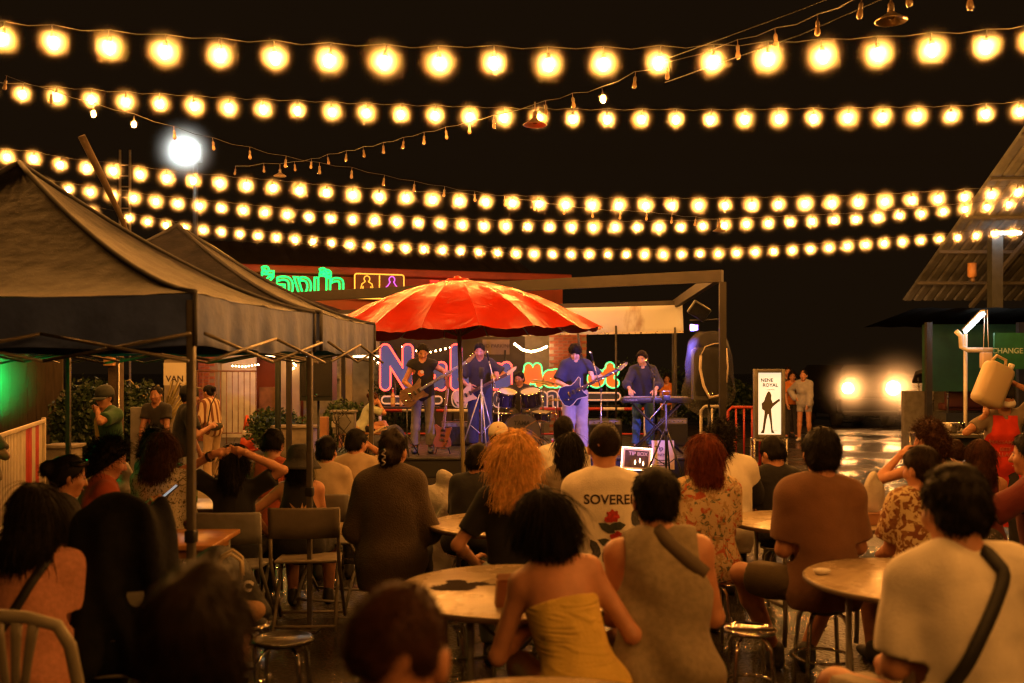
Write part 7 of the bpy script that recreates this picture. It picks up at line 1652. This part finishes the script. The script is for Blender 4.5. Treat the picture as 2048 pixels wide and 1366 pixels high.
o = person('drummer with glasses seated behind the drum kit', 1040, 18.3, 744, face=178, z0=STZ, seat=.52, hair=('crop', dict(n=900)), hcol=BLK, skin=1, build=1.12, head=(-24, 8, 0), shirt=dict(m=cDk, sleeve=.8, g=.02), pants=dict(m=cDk), arms=[('ik', (-.24, .34, .92), (-.4, -.6, -.6)), ('ik', (.24, .34, .92), (.4, -.6, -.6))], hands=('grip','grip'), faceon=True)
M_ = headM(o); b = MB()
for s in (-1, 1): b.tube([M_ @ Vector((s*.032 + .024*math.cos(a*.524), .094, .024*.8*math.sin(a*.524))) for a in range(12)], .0028, 5, closed=True)
b.tube([M_ @ Vector((-.01,.096,0)), M_ @ Vector((.01,.096,0))], .0028, 5); b.build('glasses', M_BLKPL, o['root'])
stool('drum stool under the drummer', gx(1040, 18.3), 18.3, .52 * o['k'] + STZ, .16) if False else None
ds = thing('drum_throne', 'black drum stool under the drummer', 'stool', (gx(1040, 18.3), 18.3, STZ)); b = MB(); b.lathe([(.001,.46),(.16,.46),(.17,.48),(.16,.52),(.001,.53)], 20); b.build('seat', M_BLKPL, ds); b = MB(); b.cyl((0,0,.02), (0,0,.46), .02); b.build('post', M_CHROME, ds)
for k in range(3): b = MB(); b.cyl((0,0,.2), (math.cos(k*2.09)*.24, math.sin(k*2.09)*.24, .012), .012, 6); b.build('leg', M_CHROME, ds)
# drums
M_SHELL = mat('drum_shell', (.03,.022,.07), .15, coat=.8, var=.3); M_HEADD = mat('drum_head', (.50,.46,.44), .4)
def drum(label, c, r, h, axis=(0,0,1), front=None, lugs=8, z_leg=None):
    t = thing('drum', label, 'drum', c); q = Vector(axis).to_track_quat('Z', 'Y').to_matrix().to_4x4()
    b = MB(); b.lathe([(r,-h/2),(r,h/2)], 32, M=q, cap=False); b.build('shell', M_SHELL, t)
    for s in (-1, 1):
        b = MB(); b.lathe([(r+.004,s*h/2-.012),(r+.014,s*h/2-.012),(r+.014,s*h/2+.012),(r+.002,s*h/2+.012)], 32, M=q, cap=False); b.build('hoop', M_CHROME if h < .4 else M_SHELL, t)
        b = MB(); b.lathe([(r,s*h/2+.002),(.001,s*h/2+.004)], 32, M=q, cap=False); b.build('drum_head', front if (front and s > 0) else M_HEADD, t)
    for k in range(lugs): a = 2*PI*k/lugs; b = MB(); b.tube([q @ Vector((math.cos(a)*(r+.012), math.sin(a)*(r+.012), z)) for z in (-h*.45, h*.45)], .006, 5); b.build('tension_rod', M_CHROME, t)
    return t
bdp = at(1043, 863, 16.85); M_BH = mat('bass_head', (.085,.075,.065), .45, var=.2)
bdp.z = STZ + .30; bd_ = drum('bass drum with lettering on its dark front head', bdp, .315, .42, (0,-1,0), M_BH)
obj('lettering', text_mesh('TAMA', .10, .004, offset=.004, shear=.1), M_BLKPL, bd_, loc=(0,-.222,.17)); b = MB(); b.lathe([(.062,0),(.001,.001)], 24, M=Matrix.Rotation(PI/2,4,'X')); b.build('round_sticker', M_WHITE, bd_, loc=(.13,-.222,-.12)); b = MB(); b.lathe([(.03,0),(.001,.001)], 6, M=Matrix.Rotation(PI/2,4,'X')); b.build('sticker_emblem', mat('emblem', (.1,.1,.1), .6), bd_, loc=(.13,-.226,-.12))
for s in (-1, 1): b = MB(); b.cyl((s*.28,-.1,-.12), (s*.42,-.22,-.29), .009, 6); b.build('spur', M_CHROME, bd_)
b = MB(); b.cyl((0,.05,.31), (0,.08,.60), .015, 8); b.build('tom_post', M_CHROME, bd_)
drum('left tom drum above the bass drum', at(1014, 796, 16.9), .155, .24, (.12,-.35,.9)); drum('right tom drum above the bass drum', at(1062, 796, 16.9), .165, .25, (-.12,-.35,.9))
def stand_under(p, label, h=None): t = thing('drum_stand', label, 'stand', (p[0], p[1], STZ)); H_ = p[2] - STZ; b = MB(); b.cyl((0,0,.03), (0,0,H_), .011, 8); b.build('pole', M_CHROME, t); [MB().cyl((0,0,.22), (math.cos(k*2.09)*.22, math.sin(k*2.09)*.22, .012), .008, 6).build('leg', M_CHROME, t) for k in range(3)]; return t
sp1 = at(1082, 832, 17.1); drum('snare drum right of the bass drum', sp1, .16, .14, (0,-.15,1)); stand_under((sp1.x, sp1.y, sp1.z - .09), 'chrome stand under the snare drum')
sp2 = at(1003, 838, 17.4); sp2.z = STZ + .42; drum('floor tom left of the bass drum', sp2, .19, .36, (0,0,1)); 
def cymbal(label, p, r, tilt): 
    t = thing('cymbal', label, 'cymbal', p); t.rotation_euler = tilt; b = MB(); b.lathe([(.001,.03),(.03,.028),(.045,.015),(r*.5,.008),(r,-.006)], 32, cap=False); o_ = b.build('plate', mat('cymbal_bronze', (.35,.24,.10), .3, metal=1), t); md = o_.modifiers.new('t','SOLIDIFY'); md.thickness = .002; b = MB(); b.cyl((0,0,.03), (0,0,.06), .008, 6); b.build('wing_nut', M_CHROME, t)
for lb_, px, py, r, tl in (('dark cymbal between the drummer and the guitarist', 1086, 764, .21, (R(10), R(8), 0)), ('hi-hat cymbal right of the snare drum', 1112, 800, .17, (0,0,0)), ('cymbal left of the drummer', 985, 752, .20, (R(12), R(-10), 0))):
    p = at(px, py, 17.2); cymbal(lb_, p, r, tl); stand_under((p.x, p.y, p.z), 'stand under the ' + lb_)
# keyboard, stands, tripods
kb = thing('keyboard', 'long black keyboard in front of the keyboard player', 'keyboard', at(1312, 800, 16.05)); b = MB(); b.box((0,0,0), (1.12,.32,.09), bev=.012); b.build('case', M_BLKPL, kb); b = MB(); b.box((0,.06,.048), (1.02,.15,.012)); b.build('key_bed', mat('keys_white', (.6,.58,.55), .3), kb); obj('lettering', text_mesh('YAMAHA', .05, .002), mat('grey_ink', (.3,.3,.3), .5), kb, loc=(-.42,-.162,.0))
for i in range(25): b = MB(); b.box((-.49+i*.041,.09,.058), (.014,.09,.012)); b.build('black_key', M_BLKPL, kb)
ks = thing('keyboard_stand', 'black cross stand under the keyboard', 'stand', (at(1312,800,16.05).x, 16.05, STZ)); hk = at(1312,800,16.05).z - STZ - .047
for y in (-.12,.12):
    for s in (-1, 1): b = MB(); b.cyl((s*.42,y + .02*s,.02), (-s*.38,y + .02*s,hk-.012), .015, 6); b.build('cross_leg', M_DARK, ks)
for s in (-1, 1): b = MB(); b.cyl((s*.38,-.16,hk-.012), (s*.38,.16,hk-.012), .012, 6); b.build('rest_bar', M_DARK, ks)
mic_stand('boom stand in front of the singer', gx(997, 16.1), 16.1, STZ, at(0, 800, 16.1).z - STZ, at(978, 722, 16.2)); mic_stand('stand beside the guitarist in blue', gx(1202, 15.7), 15.7, STZ, at(0, 780, 15.7).z - STZ, at(1186, 722, 15.6)); mic_stand('stand in front of the keyboard player', gx(1308, 15.75), 15.75, STZ, at(0, 752, 15.75).z - STZ, at(1301, 738, 15.8), M_DARK)
tp = tripod('silver camera tripod with a phone in front of the singer', gx(963, 15.7), 15.7, STZ, at(0, 758, 15.7).z - STZ, .36, mat('tripod_silver', (.45,.47,.55), .35, metal=.6), 'camera_tripod', 'tripod', .014, hub=.80)
phn = thing('phone', 'phone clamped on the silver tripod', 'phone', at(963, 745, 15.7)); b = MB(); b.box((0,0,.0), (.085,.012,.16), bev=.004); b.build('case', M_BLKPL, phn); b = MB(); b.box((0,-.01,-.09), (.05,.03,.03)); b.build('clamp', M_BLKPL, phn)
tp = tripod('tall black tripod in front of the stage at right', gx(1332, 14.6), 14.6, 0, at(0, 800, 14.6).z, .36, M_DARK, 'camera_tripod', 'tripod', .018, hub=.62)
cmx = thing('video_camera', 'small camera rig on the tall black tripod', 'camera', at(1332, 796, 14.6)); b = MB(); b.box((0,0,0), (.10,.16,.08), bev=.01); b.build('camera_body', M_BLKPL, cmx); b = MB(); b.cyl((0,.08,.01), (0,.16,.01), .03, 12); b.build('lens', M_BLKPL, cmx); b = MB(); b.tube([(-.05,0,.04),(-.06,0,.10),(.06,0,.10),(.05,0,.04)], .008, 6); b.build('top_handle', M_STEEL, cmx); b = MB(); b.cyl((0,-.05,-.03), (-.28,-.30,-.30), .008, 6); b.build('pan_handle', M_STEEL, cmx)
tripod('thin black stand beside the bass player', gx(814, 15.6), 15.6, STZ, .75, .24, M_DARK, 'music_stand', 'stand', .012)
guitar('electric_guitar', 'pink necked brown guitar resting upright on a stand', at(886, 873, 16.05), (R(-8), R(-84), 0), strat, mat('guitar_brown', (.24,.085,.05), .3, coat=.4), .64, None, 6, 'guitar', mat('neck_pink', (.45,.30,.36), .4))
gs = thing('guitar_stand', 'black stand under the upright guitar', 'stand', (gx(886,16.1), 16.12, STZ)); b = MB(); b.tube([(-.12,-.1,.012),(0,.06,.36),(.12,-.1,.012)], .010, 6); b.build('frame', M_DARK, gs); b = MB(); b.tube([(-.1,-.08,.12),(-.1,-.14,.11),(.1,-.14,.11),(.1,-.08,.12)], .008, 6); b.build('cradle', M_DARK, gs)
def amp(label, px, d, w, h, z=STZ):
    t = thing('amplifier', label, 'amplifier', (gx(px, d), d, z)); b = MB(); b.box((0,0,h/2), (w,.28,h), bev=.015); b.build('cabinet', M_BLKPL, t); b = MB(); b.box((0,-.142,h*.42), (w*.9,.01,h*.72)); b.build('grille_cloth', mat('grille'), t); b = MB(); b.box((0,-.142,h*.88), (w*.9,.012,h*.14)); b.build('control_panel', M_GREYP, t)
    for k in range(5): b = MB(); b.cyl((-w*.3+k*w*.15,-.146,h*.88), (-w*.3+k*w*.15,-.162,h*.88), .010, 8); b.build('knob', M_CHROME, t)
    b = MB(); b.tube([(-.08,0,h),(-.07,0,h+.03),(.07,0,h+.03),(.08,0,h)], .01, 6); b.build('handle', M_BLKPL, t)
amp('black amplifier behind the guitarist in blue', 1208, 17.8, .62, .48); amp('black amplifier left of the drum kit', 915, 18.0, .6, .42); amp('black amplifier behind the keyboard', 1345, 17.8, .5, .5)
f = Field(.06); f.cone((-.25,0,.12),(.2,0,.16),.15,.17); f.ell((.12,0,.32),(.18,.14,.14)); fn = folds(41, .014, 20); v, q = f.mesh(.016, lambda D, X, Y, Z: np.maximum(D + fn(X,Y,Z), -Z)); eb = obj('gear_bag', mesh_np('bag', v, q), mat('bag_slate', (.05,.05,.07), .75, var=.3, bump=.3), None, (gx(770, 16.3), 16.3, STZ)); tag(eb, 'slate gear bag with pale straps at the left of the stage', 'bag')
for k in range(4): b = MB(); b.tube([(-.42+.05*k,-.14,.02),(-.34+.05*k,-.17,.22+.04*k),(-.12+.05*k,-.18,.36+.03*k),(.05,-.16,.40)], .010, 5, flat=2.2); b.build('pale_strap', mat('strap_pale'), eb)
# mixer box, cables, junk at the left of the stage
pbx = thing('power_cabinet', 'grey power cabinet with cables left of the stage', 'cabinet', (gx(689, 16.6), 16.6, 0)); b = MB(); b.box((0,0,.78), (.18*2.0,.22,.36), bev=.012); b.build('case', M_GREYP, pbx); b = MB(); b.box((0,-.02,.975), (.42,.28,.03)); b.build('lid', M_GREYP, pbx)
for x in (-.15,.15): b = MB(); b.box((x,0,.3), (.03,.03,.6)); b.build('leg', M_STEEL, pbx)
b = MB(); b.box((-.16,-.125,.76), (.06,.03,.10)); b.build('socket', M_WHITE, pbx)
cz_ = thing('cable_bundle', 'tangle of dark cables hanging beside the power cabinet', 'cable', (gx(668, 16.4), 16.4, 0))
for k in range(6): p = [(rnd.uniform(-.1,.3), rnd.uniform(-.06,.04), z) for z in (1.0,.8,.6,.4,.2,.03)]; b = MB(); b.tube(p, .008, 5); b.build('cable', M_CABLE, cz_)
cbx = thing('carton', 'upright cardboard carton left of the power cabinet', 'carton', (gx(648, 16.7), 16.7, 0)); b = MB(); b.box((0,0,.70), (.14,.16,.34)); b.build('box', M_KRAFT, cbx); b = MB(); b.box((0,0,.26), (.2,.2,.52)); b.build('crate', M_GREYP, cbx)
blob('yellow_bag', 'pale yellow sack hanging below the bench', 'bag', (gx(706, 18.2), 18.2, 0), (.17,.12,.36), mat('sack_yellow', (.42,.28,.10), .7, bump=.3), 44, .014, vox=.014)
b = MB(); b.tube([(gx(690,17.2),17.2,.62),(gx(1000,18.9),18.9,.72)], .02, 6); 
# bottles and food on the ledge behind the bass player
lg = thing('ledge_table', 'dark ledge with bottles behind the bass player', 'table', (gx(800, 20.0), 20.0, 0)); b = MB(); b.box((0,0,.90), (1.6,.3,.03)); b.build('top', M_DARK, lg)
for x in (-.7,.7): b = MB(); b.box((x,0,.44), (.04,.26,.88)); b.build('leg', M_DARK, lg)
bottle('big orange lit bottle on the ledge', (gx(786, 20), 19.98, .916), .36, mat('amber_plastic', (.55,.25,.08), .2, trans=.3), M_WHITE, mat('label_cream', (.5,.35,.2), .6)); bottle('smaller bottle right of the big one on the ledge', (gx(802, 20), 20.0, .916), .24, mat('amber_plastic'), M_WHITE, mat('label_cream'))
# tip box sign and poster at the foot of the stage
tbx = thing('tip_box_sign', 'glowing tip box sign framed by tiny bulbs before the stage', 'sign', at(1273, 918, 14.9)); tbx.rotation_euler = (R(-8), R(4), R(-4)); w_, h_ = .44, .33
b = MB(); b.box((0,0,0), (w_,.03,h_)); b.build('frame', mat('frame_gold', (.55,.40,.2), .5), tbx); b = MB(); b.box((0,-.017,0), (w_*.80,.006,h_*.76)); b.build('print_panel', mat('tip_print', (.06,.025,.015), .35, var=.7, vscale=14), tbx)
obj('lettering', text_mesh('TIP BOX', .075, .003, offset=.002), mat('tip_letters', (.55,.4,.25), .5), tbx, loc=(.02,-.024,.075)); fm = ball_mesh(.0075, 1); fm.materials.append(glow_mat('tiny_bulb', (1,.66,.32), 26))
per = []; nw, nh = 19, 14
per += [(-w_/2 + w_*i/nw, z) for i in range(nw + 1) for z in (-h_/2, h_/2)] + [(x, -h_/2 + h_*i/nh) for i in range(1, nh) for x in (-w_/2, w_/2)]
for x, z in per: oo = bpy.data.objects.new('tiny_bulb', fm); link(oo, tbx); oo.location = (x, -.02, z)
for x, z in ((-.02,-.06),(.05,-.03),(.10,-.07)): b = MB(); b.lathe([(.001,-.03),(.013,0),(.001,.045)], 8); b.build('flame_lamp', glow_mat('tiny_flame', (1,.7,.35), 9), tbx, loc=(x,-.03,z))
b = MB(); b.cyl((0,.03,-.05), (0,.12,-.33), .01, 6); b.build('easel_leg', M_DARK, tbx)
tps = thing('poster', 'cream tip poster leaning behind the tip box sign', 'poster', at(1326, 910, 15.1)); tps.rotation_euler = (R(-6), 0, 0); b = MB(); b.box((0,0,0), (.34,.015,.44)); b.build('sheet', mat('poster_cream', (.55,.42,.26), .7, var=.15), tps); obj('lettering', text_mesh('Tip', .10, .003, offset=.002), M_INK, tps, loc=(-.06,-.012,.10)); obj('lettering', text_mesh('NENE', .06, .003), M_INK, tps, loc=(.0,-.012,.0))
for k in range(3): b = MB(); b.box((0,-.009,-.08-.04*k), (.2,.004,.012)); b.build('text_line', M_INK, tps)
b = MB(); b.box((0,.05,-.05), (.02,.08,.40)); b.build('prop', M_DARK, tps)
